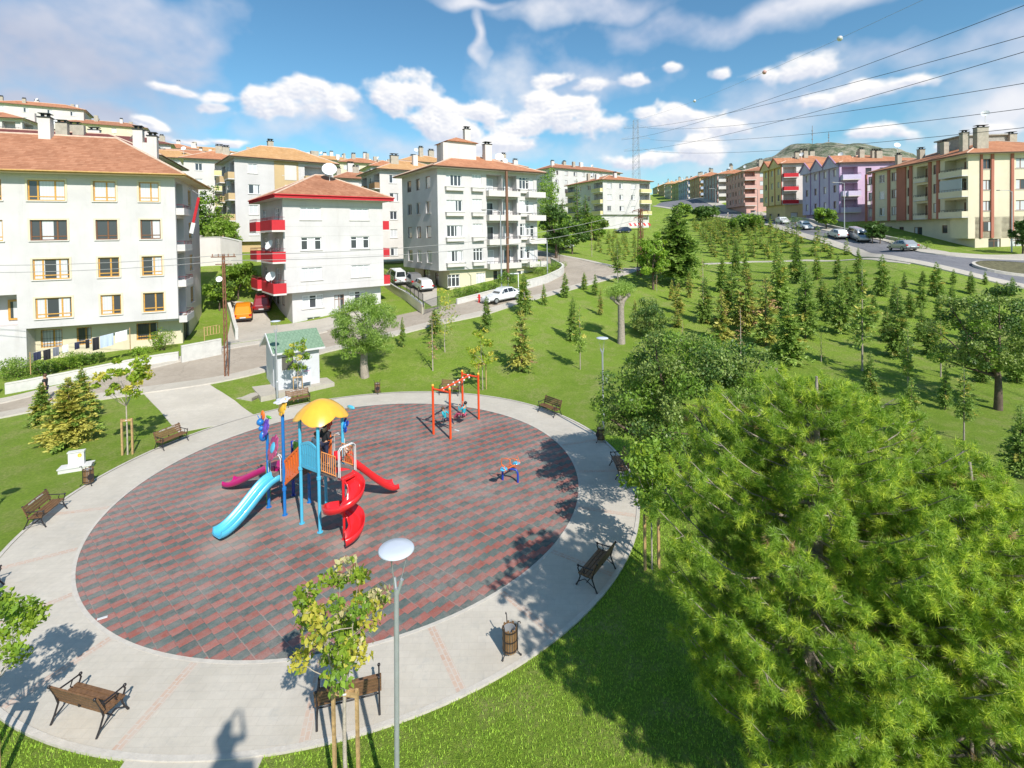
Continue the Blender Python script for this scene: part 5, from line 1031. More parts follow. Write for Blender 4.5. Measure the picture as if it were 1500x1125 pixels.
th_u = math.atan2(U2.y, U2.x)
play = root('playground_climbing_frame', 'multi-coloured climbing frame with yellow canopy, four slides and flower panels on the rubber floor', 'playground set', A0, th_u)
# local axes: x along the front row of posts, y to the back
def slide(mb, P, w=.5, wall=.2, t=.035):
    """open trough along points P (local), side walls"""
    n = len(P); secs = []
    for i, p in enumerate(P):
        d = (P[min(i+1, n-1)]-P[max(i-1, 0)]).normalized(); s_ = Vector((d.y, -d.x, 0)).normalized(); u = s_.cross(d)
        prof = [(-w/2, wall), (-w/2+.03, .05), (-w*.32, .0), (w*.32, .0), (w/2-.03, .05), (w/2, wall), (w/2+.05, wall), (w/2+.045, -.01), (w*.36, -.06), (-w*.36, -.06), (-w/2-.045, -.01), (-w/2-.05, wall)]
        secs.append([p+s_*a+u*b_ for a, b_ in prof])
    k = 12; vs = [v for s_ in secs for v in s_]; fs = [(i*k+j, i*k+(j+1) % k, (i+1)*k+(j+1) % k, (i+1)*k+j) for i in range(n-1) for j in range(k)]
    sm = mb.smooth; mb.smooth = True; mb.add(vs, fs); mb.smooth = False
    mb.add(secs[0], [tuple(range(k))]); mb.add(secs[-1], [tuple(range(k-1, -1, -1))]); mb.smooth = sm
def bez(pts, n=18):
    pts = [Vector(p) for p in pts]; out = []
    for i in range(n+1):
        t = i/n; q = pts
        while len(q) > 1: q = [a.lerp(b_, t) for a, b_ in zip(q[:-1], q[1:])]
        out.append(q[0])
    return out
def post(x, y, h, m_, collar=None):
    mb = MB(); mb.tube([(x, y, 0), (x, y, h)], .055, 12); mb.mi = 1; mb.lathe([(.0, .012), (.10, .012), (.10, 0)], 12, (x, y, 0)); mb.ball((x, y, h), .06, 10, 6, sz=.5)
    if collar: 
        mb.mi = 0
        for zz in collar: mb.lathe([(.056, -.06), (.075, -.05), (.075, .05), (.056, .06)], 12, (x, y, zz))
    mb.build('post', [m_, m_], play)
for x, y, h, m_, cl in [(0,0,2.75,C_BL,[1.15]),(1,0,3.62,C_BL,[.95]),(0,1,2.1,C_NV,None),(1,1,2.3,C_BL,None),(2,0,3.82,C_CY,[1.95]),(3,0,3.82,C_CY,[1.85]),(2,1,3.82,C_CY,None),(3,1,3.82,C_CY,None)]: post(x, y, h, m_, cl)
mb = MB(); mb.box(.05,.95,.05,.95,1.12,1.2); mb.build('deck', C_DECK, play); mb = MB(); mb.box(2.05,2.95,.05,.95,1.93,2.0); mb.box(3.0,3.75,.1,.9,1.935,2.0); mb.build('deck', C_DECK, play)
mb = MB()
for i in range(4): mb.box(1.08+.22*i, 1.32+.22*i, .12, .88, 1.30+.17*i, 1.345+.17*i); mb.box(1.09+.22*i, 1.105+.22*i, .12, .88, 1.18+.17*i, 1.30+.17*i)
mb.build('step', C_DECK, play)
# yellow canopy: four-lobed umbrella
mb = MB(); mb.smooth = True; nn = 48; rings = [(0.0,.78),(.18,.755),(.42,.66),(.66,.50),(.88,.26),(1.0,.04)]
vs = []
for r_, z in rings:
    for j in range(nn):
        a = 2*math.pi*j/nn; q = abs(math.sin(2*a)); rr = r_*(.84+.15*q**1.5*r_); dz = .11*(1-q)**1.2*r_**3-.06*q*r_**3+.012*math.cos(16*a)*r_**2
        vs.append((2.5+rr*math.cos(a)*.93, .5+rr*math.sin(a)*.93, 3.70+z*.78+dz))
fs = [(i*nn+j, i*nn+(j+1) % nn, (i+1)*nn+(j+1) % nn, (i+1)*nn+j) for i in range(5) for j in range(nn)]
mb.add(vs, [f[::-1] for f in fs]); mb.add([(v[0], v[1], v[2]-.02) for v in vs], fs); mb.build('canopy', C_YL, play)
# cyan slide to the front, magenta to the left, red to the back, red spiral
mb = MB(); slide(mb, bez([(.5,-.02,1.22),(.5,-.55,1.24),(.5,-.8,.75),(.5,-1.45,.30),(.5,-1.8,.12),(.5,-2.12,.20)]), .48, .19); mb.build('slide', C_CY, play)
mb = MB(); slide(mb, bez([(-.02,.5,1.26),(-.4,.46,1.30),(-1.1,.33,.88),(-1.8,.2,.56),(-2.4,.08,.06),(-2.85,.0,.18)]), .46, .17); mb.build('slide', C_MG, play)
mb = MB(); e = Vector((3.25, 3.25, .18)); s0_ = Vector((2.6, 1.02, 2.02)); d_ = (e-s0_); slide(mb, bez([s0_, s0_+d_*.22+Vector((0,0,.36)), s0_+d_*.42+Vector((0,0,-.10)), s0_+d_*.72+Vector((0,0,-.12)), e+d_*-.16+Vector((0,0,-.34)), e+Vector((0,0,.06))], 22), .5, .18); mb.build('slide', C_RD, play)
mb = MB(); mb.smooth = True; cx_, cy_ = 4.02, .18; K = 64; secs = []
for i in range(K+1):
    t = i/K; a = R(165-t*560); z = 1.92-1.74*t**.93; fl = 1.0; 
    out = Vector((math.cos(a), math.sin(a), 0)); rc = .39+.02*math.sin(6*t)+(.16*max(0, t-.85)/.15)
    prof = [(-.24,.12),(-.21,.03),(-.12,-.02),(.08,-.01),(.19,.06),(.25,.24),(.29,.25),(.25,.02),(.10,-.06),(-.13,-.06),(-.24,-.01),(-.28,.11)]
    secs.append([Vector((cx_, cy_, z))+out*(rc+p)+Vector((0, 0, q)) for p, q in [(p_, (q_ if p_ > 0 else q_+(.12*max(0, t-.7)/.3 if q_ > .05 else 0))) for p_, q_ in prof]])
k = 12; mb.add([v for s_ in secs for v in s_], [(i*k+j, (i+1)*k+j, (i+1)*k+(j+1) % k, i*k+(j+1) % k) for i in range(K) for j in range(k)])
mb.smooth = False; mb.add(secs[0], [tuple(range(k))]); mb.add(secs[-1], [tuple(range(k))])
mb.box(3.15, 3.95, .25, .75, 1.86, 1.93)
mb.build('spiral_slide', C_RD, play)
mb = MB(); mb.tube([(cx_, cy_, 0), (cx_, cy_, 2.0)], .045, 10); mb.lathe([(.09, 0), (.09, .02), (0, .02)], 10, (cx_, cy_, 0)); mb.build('slide_post', C_RD, play)
# panels
def slat_panel(P0, P1, z0, z1, m_, n=7, arch=.0, z0b=None, z1b=None, name='side_panel'):
    P0, P1 = Vector(P0), Vector(P1); d = P1-P0; z0b = z0 if z0b is None else z0b; z1b = z1 if z1b is None else z1b; mb = MB(); L_ = d.length; ang = math.atan2(d.y, d.x)
    X = Matrix.Translation((P0.x, P0.y, 0))@Matrix.Rotation(ang, 4, 'Z'); mb.X = X; g_ = lambda s, a, b_: a+(b_-a)*s/L_
    N_ = 10
    for i in range(N_):
        s, s2 = L_*i/N_, L_*(i+1)/N_; za, zb_ = g_(s, z1, z1b)+arch*math.sin(math.pi*i/N_), g_(s2, z1, z1b)+arch*math.sin(math.pi*(i+1)/N_)
        for (y0, y1) in ((-.025, .025),): mb.add([(s,y0,za-.09),(s2,y0,zb_-.09),(s2,y0,zb_),(s,y0,za),(s,y1,za-.09),(s2,y1,zb_-.09),(s2,y1,zb_),(s,y1,za)], [(0,1,2,3),(7,6,5,4),(3,2,6,7),(0,4,5,1)])
        za, zb_ = g_(s, z0, z0b), g_(s2, z0, z0b); mb.add([(s,-.025,za),(s2,-.025,zb_),(s2,-.025,zb_+.12),(s,-.025,za+.12),(s,.025,za),(s2,.025,zb_),(s2,.025,zb_+.12),(s,.025,za+.12)], [(0,1,2,3),(7,6,5,4),(3,2,6,7),(0,4,5,1)])
    for i in range(n):
        s = L_*(i+.5)/n; w_ = L_/n*.36; a, b_ = g_(s, z0, z0b)+.119, g_(s, z1, z1b)+arch*math.sin(math.pi*s/L_)-.089
        mb.beam((s, 0, a), (s+.04, 0, (a+b_)/2), w_*2, .04, (0, 1, 0)); mb.beam((s+.04, 0, (a+b_)/2), (s, 0, b_), w_*2, .04, (0, 1, 0))
    return mb.build(name, m_, play)
slat_panel((2.06,0,0), (2.94,0,0), 2.02, 2.84, C_CY, 7, .14)
slat_panel((1.06,0,0), (1.95,0,0), 1.10, 2.0, C_OR, 6, 0, 1.80, 2.72); slat_panel((1.06,1,0), (1.95,1,0), 1.10, 1.9, C_OR, 6, 0, 1.80, 2.6)
slat_panel((.06,1,0), (.94,1,0), 1.2, 2.1, C_GR, 5, .1); slat_panel((2.02,1.0,0), (2.35,1.0,0), 2.0, 2.95, C_OR, 3)
mb = MB(); mb.prism([(-.05,.18),(.1,.35),(.1,1.6),(-.05,1.6)], -.06, -.03, 'x'); mb.build('side_panel', C_GR, play)
# orange baluster railings round the spiral entry and white hoops
mb = MB()
for (a, b_) in (((3.05,.08),(3.78,.08)), ((3.05,.92),(3.78,.92))):
    a = Vector((*a, 0)); b_ = Vector((*b_, 0))
    for zz in (2.08, 2.72): mb.tube([a+Vector((0,0,zz)), b_+Vector((0,0,zz))], .018, 6)
    for i in range(8): p = a.lerp(b_, i/7); mb.tube([p+Vector((0,0,2.05)), p+Vector((0,0,2.72))], .012, 5, False)
mb.build('railing', C_LO, play)
def hoop(a, b_, z0, z1): 
    mb = MB(); a, b_ = Vector(a), Vector(b_); c = .09
    for o_ in (0, .07):
        q = Vector((0, o_, 0)) if abs(a.y-b_.y) < .01 else Vector((o_, 0, 0)); d = (b_-a).normalized()
        mb.tube([a+q+Vector((0,0,z0)), a+q+Vector((0,0,z1-c)), a+q+d*c+Vector((0,0,z1)), b_+q-d*c+Vector((0,0,z1)), b_+q+Vector((0,0,z1-c)), b_+q+Vector((0,0,z0))], .018, 6)
    mb.build('handrail_hoop', C_WH, play)
hoop((.12,-.05,0), (.88,-.05,0), 1.22, 2.12); hoop((3.78,.2,0), (3.78,.85,0), 1.98, 2.95); hoop((.12,.95,0), (.88,.95,0), 1.9, 2.2); hoop((2.35,1.08,0), (2.9,1.08,0), 2.0, 2.9)
for (x_, z_) in ((2.4, 1.5), (2.7, 1.5)):
    pass
mb = MB(); mb.prism([(2.1,1.35),(2.9,1.35),(2.9,1.92),(2.1,1.92)], .93, .97, 'y'); mb.build('under_panel', C_RD, play)
# flower and butterfly ornaments
def petals(c, nrm, r, n, m1, m2, par, name, pw=.34, core=.36, rot=0):
    mb = MB(); X = Matrix.Translation(c)@Vector(nrm).to_track_quat('Y', 'Z').to_matrix().to_4x4(); mb.X = X; mb.smooth = True
    for i in range(n): a = 2*math.pi*i/n+rot; mb.ball((math.cos(a)*r*.62, 0, math.sin(a)*r*.62), 1, 10, 6, sx=r*(pw+.14*abs(math.cos(a))), sy=.025, sz=r*(pw+.14*abs(math.sin(a))))
    mb.mi = 1; mb.ball((0, .0, 0), 1, 14, 8, sx=r*core, sy=.07, sz=r*core*1.1); return mb.build(name, [m1, m2], par)
nf = (-.25, -1, .35)
petals((.62,-.16,2.42), nf, .46, 9, C_PK, C_CY, play, 'flower_ornament', .25, .40); petals((.08,-.12,3.02), nf, .34, 7, C_PU, C_PU, play, 'flower_ornament', .3, .5)
petals((1.0,0,3.92), (-.2,-1,.3), .34, 10, C_YL, C_YL, play, 'flower_ornament', .22, .62); petals((2.35,.9,3.35), nf, .36, 10, C_RD, C_RD, play, 'flower_ornament', .2, .6); petals((3.05,1.05,3.3), nf, .30, 5, C_NV, C_BL, play, 'flower_ornament', .26, .4)
petals((1.0,0,4.16), (0,-.2,1), .28, 6, C_WH, C_WH, play, 'flower_ornament', .35, .4)
mb = MB(); mb.smooth = True; mb.ball((.02,-.16,2.72), .15, 10, 8, sx=.8, sz=1.3); mb.ball((-.1,-.16,2.98), .10, 10, 8); mb.ball((-.16,-.16,3.20), .13, 10, 8); mb.tube([(-.18,-.16,3.3),(-.32,-.16,3.42)], .015, 5); mb.tube([(-.14,-.16,3.3),(-.05,-.16,3.46)], .015, 5); mb.mi = 1; mb.ball((-.08,-.1,3.45), .15, 8, 6, sx=.9, sy=.3, sz=1.2); mb.mi = 2; mb.ball((.22,-.05,3.42), .12, 8, 6, sx=1.6, sy=.25, sz=.5); mb.build('butterfly_ornament', [C_BL, C_OR, C_GR], play)
mb = MB(); mb.ball((3.35,1.1,3.98), .16, 8, 6, sx=1.3, sy=.3, sz=.5); mb.build('leaf_ornament', C_CY, play)

# swing
P1, P2_, P4_, P3_ = Vector((-4.09,24.86,.03)), Vector((-3.16,24.24,.03)), Vector((-1.94,26.80,.03)), Vector((-2.87,27.42,.03))
sw = root('swing_frame', 'red-orange steel swing frame with two seats at the back of the playground', 'swing', (P1+P2_+P3_+P4_)/4); O_ = (P1+P2_+P3_+P4_)/4
for p in (P1, P2_, P3_, P4_):
    mb = MB(); q = p-O_; mb.tube([q, q+Vector((0,0,2.42))], .06, 10); mb.mi = 1; mb.ball(q+Vector((0,0,2.47)), .07, 8, 6); mb.build('post', [C_SW, C_YL], sw)
zt = Vector((0,0,2.3)); mb = MB(); mb.tube([P1-O_+zt, P2_-O_+zt], .05, 8); mb.tube([P3_-O_+zt, P4_-O_+zt], .05, 8); M1, M2 = (P1+P2_)/2-O_, (P3_+P4_)/2-O_; mb.tube([M1+zt+Vector((0,0,.03)), M2+zt+Vector((0,0,.03))], .055, 8); mb.mi = 1
for t in (.06, .25, .42, .58, .75, .94): p = M1.lerp(M2, t)+zt; mb.tube([p+Vector((-.05,.03,.10)), p+Vector((.05,-.03,-.08))], .05, 6)
mb.build('crossbeam', [C_SW, C_WH], sw)
bd = (M2-M1).normalized(); fwd = Vector((bd.y, -bd.x, 0))   # points right / towards the viewer
SEATS = []
for t, sgn, swg in ((.33, 1, -.42), (.66, -1, .12)):
    c = M1.lerp(M2, t); top = c+zt; seat = c+fwd*swg+Vector((0,0,.42)); mb = MB()
    for s_ in (-.2, .2): mb.tube([top+bd*s_, seat+bd*s_], .009, 5, False)
    mb.build('swing_chain', M_STEEL, sw); mb = MB(); mb.X = Matrix.Translation(seat)@Matrix.Rotation(math.atan2(bd.y, bd.x), 4, 'Z'); mb.box(-.24,.24,-.10,.10,-.02,.02); mb.build('swing_seat', C_DK, sw); SEATS.append((seat+O_, fwd*sgn))

# see-saw
c = Vector((-.22,19.97,.03)); ss_ = root('seesaw', 'small blue and orange seesaw right of the climbing frame', 'seesaw', c); bdir = Vector((.35,.94,0)).normalized(); ad = Vector((bdir.y,-bdir.x,0))
mb = MB(); mb.tube([ad*-.33, ad*-.33+Vector((0,0,.36)), ad*-.27+Vector((0,0,.50)), ad*.27+Vector((0,0,.50)), ad*.33+Vector((0,0,.36)), ad*.33], .045, 8); mb.build('frame', C_NV, ss_)
mb = MB(); e1, e2 = bdir*-.72+Vector((0,0,.76)), bdir*.72+Vector((0,0,.36)); mb.tube([e1, e2], .035, 8)
for e_, o_ in ((e1, 1), (e2, -1)):
    for sgn in (-1, 1): mb.tube([e_+bdir*o_*.25, e_+bdir*o_*.25+ad*sgn*.18+Vector((0,0,.12)), e_+bdir*o_*.28+ad*sgn*.18+Vector((0,0,.34)), e_+bdir*o_*.28+Vector((0,0,.36))], .016, 5)
    mb.tube([e_+bdir*-o_*.1+ad*.15+Vector((0,0,.03)), e_+bdir*-o_*.16+Vector((0,0,.3)), e_+bdir*-o_*.1-ad*.15+Vector((0,0,.03))], .016, 5)
mb.build('beam', C_OR, ss_)
for e_ in (e1, e2): mb = MB(); mb.smooth = True; mb.ball(e_+Vector((0,0,.06)), .17, 12, 6, sz=.3); mb.build('seat', C_CY, ss_)

# ---- benches
WD = mat('bench_wood', (.165,.085,.038), .55, .35, 12, .2); WD2 = mat('bench_wood_light', (.19,.105,.045), .55, .3, 12, .2); IRON = mat('cast_iron', (.022,.018,.02), .4)
def make_bench():
    r = root('park_bench', 'x', 'bench', (0,0,0)); L_ = 1.42
    for x in (-.66, .66):
        mb = MB()
        mb.tube([(x,-.34,0),(x,-.26,.14),(x,-.20,.30),(x,-.22,.40)], [.026,.02,.02,.022], 6); mb.tube([(x,.36,0),(x,.28,.16),(x,.20,.36),(x,.26,.60),(x,.36,.86)], [.026,.02,.022,.022,.018], 6)
        mb.tube([(x,-.24,.39),(x,.0,.37),(x,.22,.40)], .022, 6); mb.tube([(x,-.30,.10),(x,-.05,.28),(x,.28,.12)], .014, 5)
        mb.tube([(x,-.22,.40),(x,-.28,.54),(x,-.24,.62),(x,-.02,.63),(x,.26,.66)], .020, 6); mb.ball((x,-.27,.62), .038, 8, 6); mb.ball((x,.37,.87), .035, 8, 6); mb.tube([(x,-.1,.62),(x,-.05,.5),(x,-.12,.41)], .013, 5)
        mb.build('cast_iron_side', IRON, r)
    mb = MB()
    for i, y in enumerate((-.24,-.125,-.01,.105)): mb.box(-L_/2, L_/2, y, y+.095, .405, .44)
    mb.build('seat', [WD], r)
    mb = MB()
    for i in range(4): z = .50+i*.098; y = .215+i*.037; mb.X = Matrix.Translation((0, y, z))@Matrix.Rotation(R(-20), 4, 'X'); mb.box(-L_/2, L_/2, -.016, .016, 0, .084)
    mb.X = None; mb.mi = 1; mb.box(-.02, .02, .20, .24, .44, .5); bk = mb.build('backrest', [WD, IRON], r)
    mb = MB(); mb.tube([(-.66,.02,.2),(.66,.02,.2)], .016, 6); mb.build('stretcher', IRON, r)
    return r
bp = make_bench()
BENCH = [(133,1052,'foreground bench seen from behind at the lower left of the ring'),(512,1040,'bench behind the staked pale-leaved tree at the bottom of the ring'),(873,846,'bench half in tree shade at the right lower side of the ring'),(908,693,'bench tucked under the bright green staked tree on the right of the ring'),(808,606,'bench below the oval lamp shadow at the upper right of the ring'),(661,577,'bench directly behind the swing frame'),
         (437,593,'bench in front of the white kiosk behind the yellow canopy'),(247,652,'bench with white lettering beside the lime green staked tree'),(66,762,'bench with white lettering left of the round bin on the left of the ring'),(-28,885,'bench cut by the left edge of the view')]
for i, (px, py, lb) in enumerate(BENCH):
    p = G(px, py); a = math.atan2(p.y-CY, p.x-CX); rr = min(math.hypot(p.x-CX, p.y-CY), RO-.35) if i != 6 else math.hypot(p.x-CX, p.y-CY); pos = (CX+math.cos(a)*rr, CY+math.sin(a)*rr, .036 if i != 6 else .036)
    if i == 6: pos = (pos[0], pos[1], .04)
    o = bp if i == 0 else dup(bp); o.location = pos; o.rotation_euler = (0, 0, a-math.pi/2); o.scale = (.93,.93,.93); o['label'] = lb; o['group'] = 'cast-iron park benches round the playground'
    if i in (7, 8, 6):   # worn white lettering along the top slat
        mb = MB(); pr = random.Random(i); mb.X = Matrix.Translation((0, .325, .80))@Matrix.Rotation(R(-20), 4, 'X'); x = -.42
        for wl in (8, 10):
            for k in range(wl):
                h_ = .045; w_ = .03
                st_ = pr.choice([[(0,0,0,1),(0,1,1,1),(1,1,1,0)],[(0,0,.5,1),(.5,1,1,0)],[(0,0,0,1),(0,.5,1,.5)],[(0,1,0,0),(0,0,1,0)],[(0,0,0,1),(0,1,1,1),(0,0,1,0)]])
                for (a0, b0, a1, b1) in st_: mb.beam((x+a0*w_, -.019, b0*h_), (x+a1*w_, -.019, b1*h_), .009, .004, (0, 1, 0))
                x += .043
            x += .07
        for ch in o.children:
            if ch.name.startswith('backrest'): mb.build('lettering', C_WH, ch)
# ---- litter bins
def make_bin():
    r = root('litter_bin', 'x', 'litter bin', (0,0,0)); mb = MB()
    for k in range(18): a = 2*math.pi*k/18; mb.X = Matrix.Rotation(a, 4, 'Z'); mb.box(.175, .195, -.024, .024, .12, .70+.04*(k % 2))
    mb.build('wooden_slats', WD2, r); mb = MB(); mb.lathe([(.17,.13),(.168,.68),(.150,.68),(.150,.13)], 18); mb.lathe([(.001,.14),(.17,.14)], 18); mb.build('liner', M_STEEL, r); mb = MB()
    for zz in (.18, .42, .66): mb.lathe([(.197, zz-.015), (.205, zz-.015), (.205, zz+.015), (.197, zz+.015)], 20)
    for a in (30, 150, 270):
        c_, s_ = math.cos(R(a)), math.sin(R(a)); f = lambda r_, z: (c_*r_, s_*r_, z)
        mb.tube([f(.30,.0), f(.27,.05), f(.215,.10), f(.21,.5), f(.215,.78), f(.24,.88), f(.29,.89), f(.30,.84)], .014, 6); mb.ball(f(.30,.02), .03, 6, 4)
    mb.build('iron_frame', IRON, r); mb = MB(); mb.X = Matrix.Translation((0,-.225,.40))@Matrix.Rotation(R(90), 4, 'X'); mb.lathe([(.001,0),(.13,0),(.13,.015),(.001,.015)], 20); mb.build('round_plate', IRON, r); return r
bn = make_bin()
for i, (px, py, lb, rz) in enumerate([(747,960,'slatted litter bin on the lower right of the ring, seen from above',200),(130,711,'round slatted litter bin by the lawn with the white plinth',60),(880,648,'dark litter bin at the foot of the right-hand lamp post',300),(553,577,'litter bin standing on the far edge of the ring below the willow',20)]):
    p = G(px, py); o = bn if i == 0 else dup(bn); o.location = (p.x, p.y, .036); o.rotation_euler = (0, 0, R(rz)); o.scale = (.88,.88,.92); o['label'] = lb; o['group'] = 'slatted litter bins round the playground'
# ---- park lamps with disc heads
LAMPW = mat('lamp_white', (.52,.56,.62), .45)
def make_lamp():
    r = root('park_lamp', 'x', 'lamp post', (0,0,0)); mb = MB(); mb.tube([(0,0,0),(0,0,1.3)], .062, 12); mb.tube([(0,0,1.3),(0,0,4.35)], .042, 12); mb.lathe([(.12,0),(.12,.03),(.06,.06)], 14); mb.lathe([(.05,1.27),(.075,1.3),(.045,1.36)], 12); mb.build('pole', M_STEEL, r)
    mb = MB(); mb.tube([(0,0,4.2),(.09,0,4.5)], .03, 8); mb.tube([(0,0,4.2),(-.05,.08,4.48)], .03, 8)
    for a in (20, 140, 260): mb.tube([(.03*math.cos(R(a)),.03*math.sin(R(a)),4.3),(.2*math.cos(R(a)),.2*math.sin(R(a)),4.98)], .006, 4)
    mb.build('head_bracket', M_STEEL, r); mb = MB(); mb.smooth = True; mb.lathe([(.001,5.035),(.15,5.03),(.27,5.01),(.288,4.99),(.27,4.975),(.001,4.985)], 36); mb.build('disc_shade', LAMPW, r); return r
lp = make_lamp()
for i, (x, y, lb) in enumerate([(-2.02,7.9,'nearest lamp post with a white disc head in the foreground'),(4.25,23.75,'white-headed lamp post at the right of the ring beside the large leafy tree'),(-14.35,30.0,'lamp post rising in front of the kiosk, behind the yellow flower'),(-17.7,15.0,'lamp post left of the ring, only its shadow on the lawn in view')]):
    o = lp if i == 0 else dup(lp); o.location = (x, y, T(x, y)-.01); o['label'] = lb; o['group'] = 'disc lamps round the playground'; o.rotation_euler = (0, R(1.0) if i == 0 else 0, R(40*i))
    if i == 0: 
        for ch in o.children:
            if ch.name.startswith('disc'): ch.rotation_euler = (0, 0, 0)
# ---- timber stakes round young trees
def stakes(x, y, h, w, rz, lb, n=2, thick=.035):
    r = root('tree_stakes', lb, 'tree support', (x, y, T(x, y)), rz); 
    for s_ in (-1, 1): mb = MB(); mb.box(s_*w/2-thick, s_*w/2+thick, -thick, thick, -.2, h); mb.build('stake', STAKE, r)
    mb = MB(); mb.box(-w/2-.03, w/2+.03, -thick-.012, -thick-.002, h-.12, h-.03); mb.box(-w/2-.03, w/2+.03, thick+.002, thick+.012, h-.12, h-.03); mb.build('crosspiece', STAKE, r)
    mb = MB(); mb.lathe([(.06, h-.09), (.065, h-.07), (.06, h-.05)], 8); mb.build('tie', C_WH, r)
stakes(-3.06, 8.6, 2.08, .44, R(-8), 'rusty timber stakes round the pale-leaved foreground tree', thick=.026); stakes(-9.75, 8.9, 1.75, .42, 0, 'timber stakes round the lime green tree at the left edge')
p = G(187, 666); stakes(p.x, p.y, 1.7, .42, .2, 'pale timber stakes round the young tree on the left lawn'); p = G(955, 834); stakes(p.x, p.y, 1.65, .42, .1, 'timber stakes beside the right-hand bench'); p = G(707, 571); stakes(p.x, p.y, 1.75, .5, .4, 'thin stakes of the yellow-leaved tree behind the swing', thick=.025); p = G(437, 589); stakes(p.x, p.y, 1.6, .5, .3, 'stakes of the young tree at the kiosk', thick=.025)

# ---- kiosk
kx, ky = -14.95, 31.3; kz = .38; ka = R(38)
M_KW = mat('kiosk_white_cladding', (.54,.55,.57), .6, .04, 3); M_KG = NT('kiosk_green_tiles')
x_, y_, z_ = M_KG.xyz(M_KG.tc.outputs['Object']); c = M_KG.mix(M_KG.rng(M_KG.noise(M_KG.tc.outputs['Object'], 6, 4), .35, .65), (.15,.24,.16), (.21,.31,.21)); d1 = M_KG.math('FLOORED_MODULO', M_KG.math('MULTIPLY', M_KG.math('ADD', x_, z_), 4.2), 1.0); d2 = M_KG.math('FLOORED_MODULO', M_KG.math('MULTIPLY', M_KG.math('SUBTRACT', x_, z_), 4.2), 1.0)
c = M_KG.mix(M_KG.rng(M_KG.math('MINIMUM', d1, d2), 0, .14, .6, 0), c, (.03,.07,.035)); M_KG.L.new(c, M_KG.b.inputs['Base Color']); M_KG.b.inputs['Roughness'].default_value = .7
kr = root('kiosk', 'small white clad kiosk with a green shingled gable roof', 'kiosk', (kx, ky, kz), ka); KL, KW_, KH = 2.6, 3.0, 2.46
mb = MB(); mb.box(0, KL, 0, KW_, -.5, KH); mb.prism([(0, KH+.001), (KW_, KH+.001), (KW_/2, KH+.85)], 0.0, KL, 'x'); mb.build('wall', M_KW, kr)
mb = MB(); o_ = .28; t = .06; sl_ = .85/(KW_/2)
for sg in (0, 1):
    y0, y1 = (-o_, KW_/2) if sg == 0 else (KW_+o_, KW_/2); z0_ = KH-o_*sl_+.05; z1_ = KH+.85+.05
    q = [(-.3,y0,z0_),(KL+.3,y0,z0_),(KL+.3,y1,z1_),(-.3,y1,z1_)]; q2 = [(a, b_, c_+t) for a, b_, c_ in q]
    mb.mi = 0; mb.add(q2, [(0,1,2,3) if sg == 0 else (0,3,2,1)]); mb.mi = 1; mb.add(q+q2, [(0,3,2,1),(0,1,5,4),(1,2,6,5),(3,0,4,7)])
mb.mi = 1; mb.beam((-.32,-o_,KH-o_*sl_+.06), (-.32,KW_/2,KH+.93), .05, .14, (0,0,1)); mb.beam((-.32,KW_+o_,KH-o_*sl_+.06), (-.32,KW_/2,KH+.93), .05, .14, (0,0,1)); mb.beam((-.3,-o_-.04,KH-o_*sl_+.06), (KL+.3,-o_-.04,KH-o_*sl_+.06), .06, .12)
mb.build('roof', [M_KG.M, C_WH], kr)
mb = MB(); mb.box(.28, .98, -.03, -.001, 1.22, 2.08); w_o = mb.build('window', mat('kiosk_shutter', (.10,.095,.08), .5), kr); mb = MB(); mb.box(.70,.80,-.036,-.031,1.85,1.92); mb.build('sticker', C_WH, w_o)
mb = MB(); mb.box(.22,1.04,-.025,-.001,1.16,1.22); mb.box(.22,1.04,-.025,-.001,2.08,2.14); mb.box(.22,.28,-.025,-.001,1.221,2.079); mb.box(.98,1.04,-.025,-.001,1.221,2.079); mb.build('window_surround', C_WH, kr)
mb = MB(); mb.box(-.03,-.001,.9,1.75,-.1,1.95); mb.build('door', mat('kiosk_door', (.55,.56,.58), .5), kr)
nb = root('notice_board', 'white arched notice board in front of the kiosk wall', 'notice board', (kx+1.62*math.cos(ka)+.55*math.sin(ka), ky+1.62*math.sin(ka)-.55*math.cos(ka), kz-.1), ka)
mb = MB(); mb.prism([(-.28,.45),(.28,.45),(.28,1.32),(.2,1.42),(0,1.48),(-.2,1.42),(-.28,1.32)], -.02, .02, 'y'); pn = mb.build('panel', mat('board_white', (.66,.67,.74), .5), nb); mb = MB(); mb.box(-.24,-.2,0,.04,-.3,.45); mb.box(.2,.24,0,.04,-.3,.45); mb.build('leg', M_STEEL, nb)
mb = MB(); mb.smooth = True; mb.ball((0,-.025,1.36), .03, 8, 6, sy=.2); mb.ball((0,-.025,1.29), .045, 8, 6, sy=.15, sz=1.3); mb.build('emblem', C_NV, pn); mb = MB(); mb.box(-.2,.2,-.024,-.021,1.17,1.20); mb.box(-.14,.14,-.024,-.021,1.12,1.14); mb.build('lettering', C_MG, pn)
# concrete slab under the kiosk and the steps
def cs(x, y): return (kx+x*math.cos(ka)-y*math.sin(ka), ky+x*math.sin(ka)+y*math.cos(ka))
mb = MB(); mb.X = Matrix.Translation((kx, ky, 0))@Matrix.Rotation(ka, 4, 'Z'); mb.box(-1.1, KL+.75, -.65, KW_+.5, -.4, kz+.001); o = mb.build('kiosk_slab', M_WALK); o['kind'] = 'structure'
st0 = G(352, 577); st1 = Vector((*cs(-1.1, .2), 0)); mb = MB(); dd = (st1-Vector((st0.x, st0.y, 0))); dd.z = 0; LL = dd.length; dd.normalize(); mb.X = Matrix.Translation((st0.x, st0.y, 0))@Matrix.Rotation(math.atan2(dd.y, dd.x), 4, 'Z')
for i in range(5): mb.box(LL*i/5, LL+.1, -.62+.003*i, .62-.003*i, -.3, .10+(kz-.12)*(i+1)/5-.004*i)
o = mb.build('kiosk_steps', M_WALK); o['kind'] = 'structure'
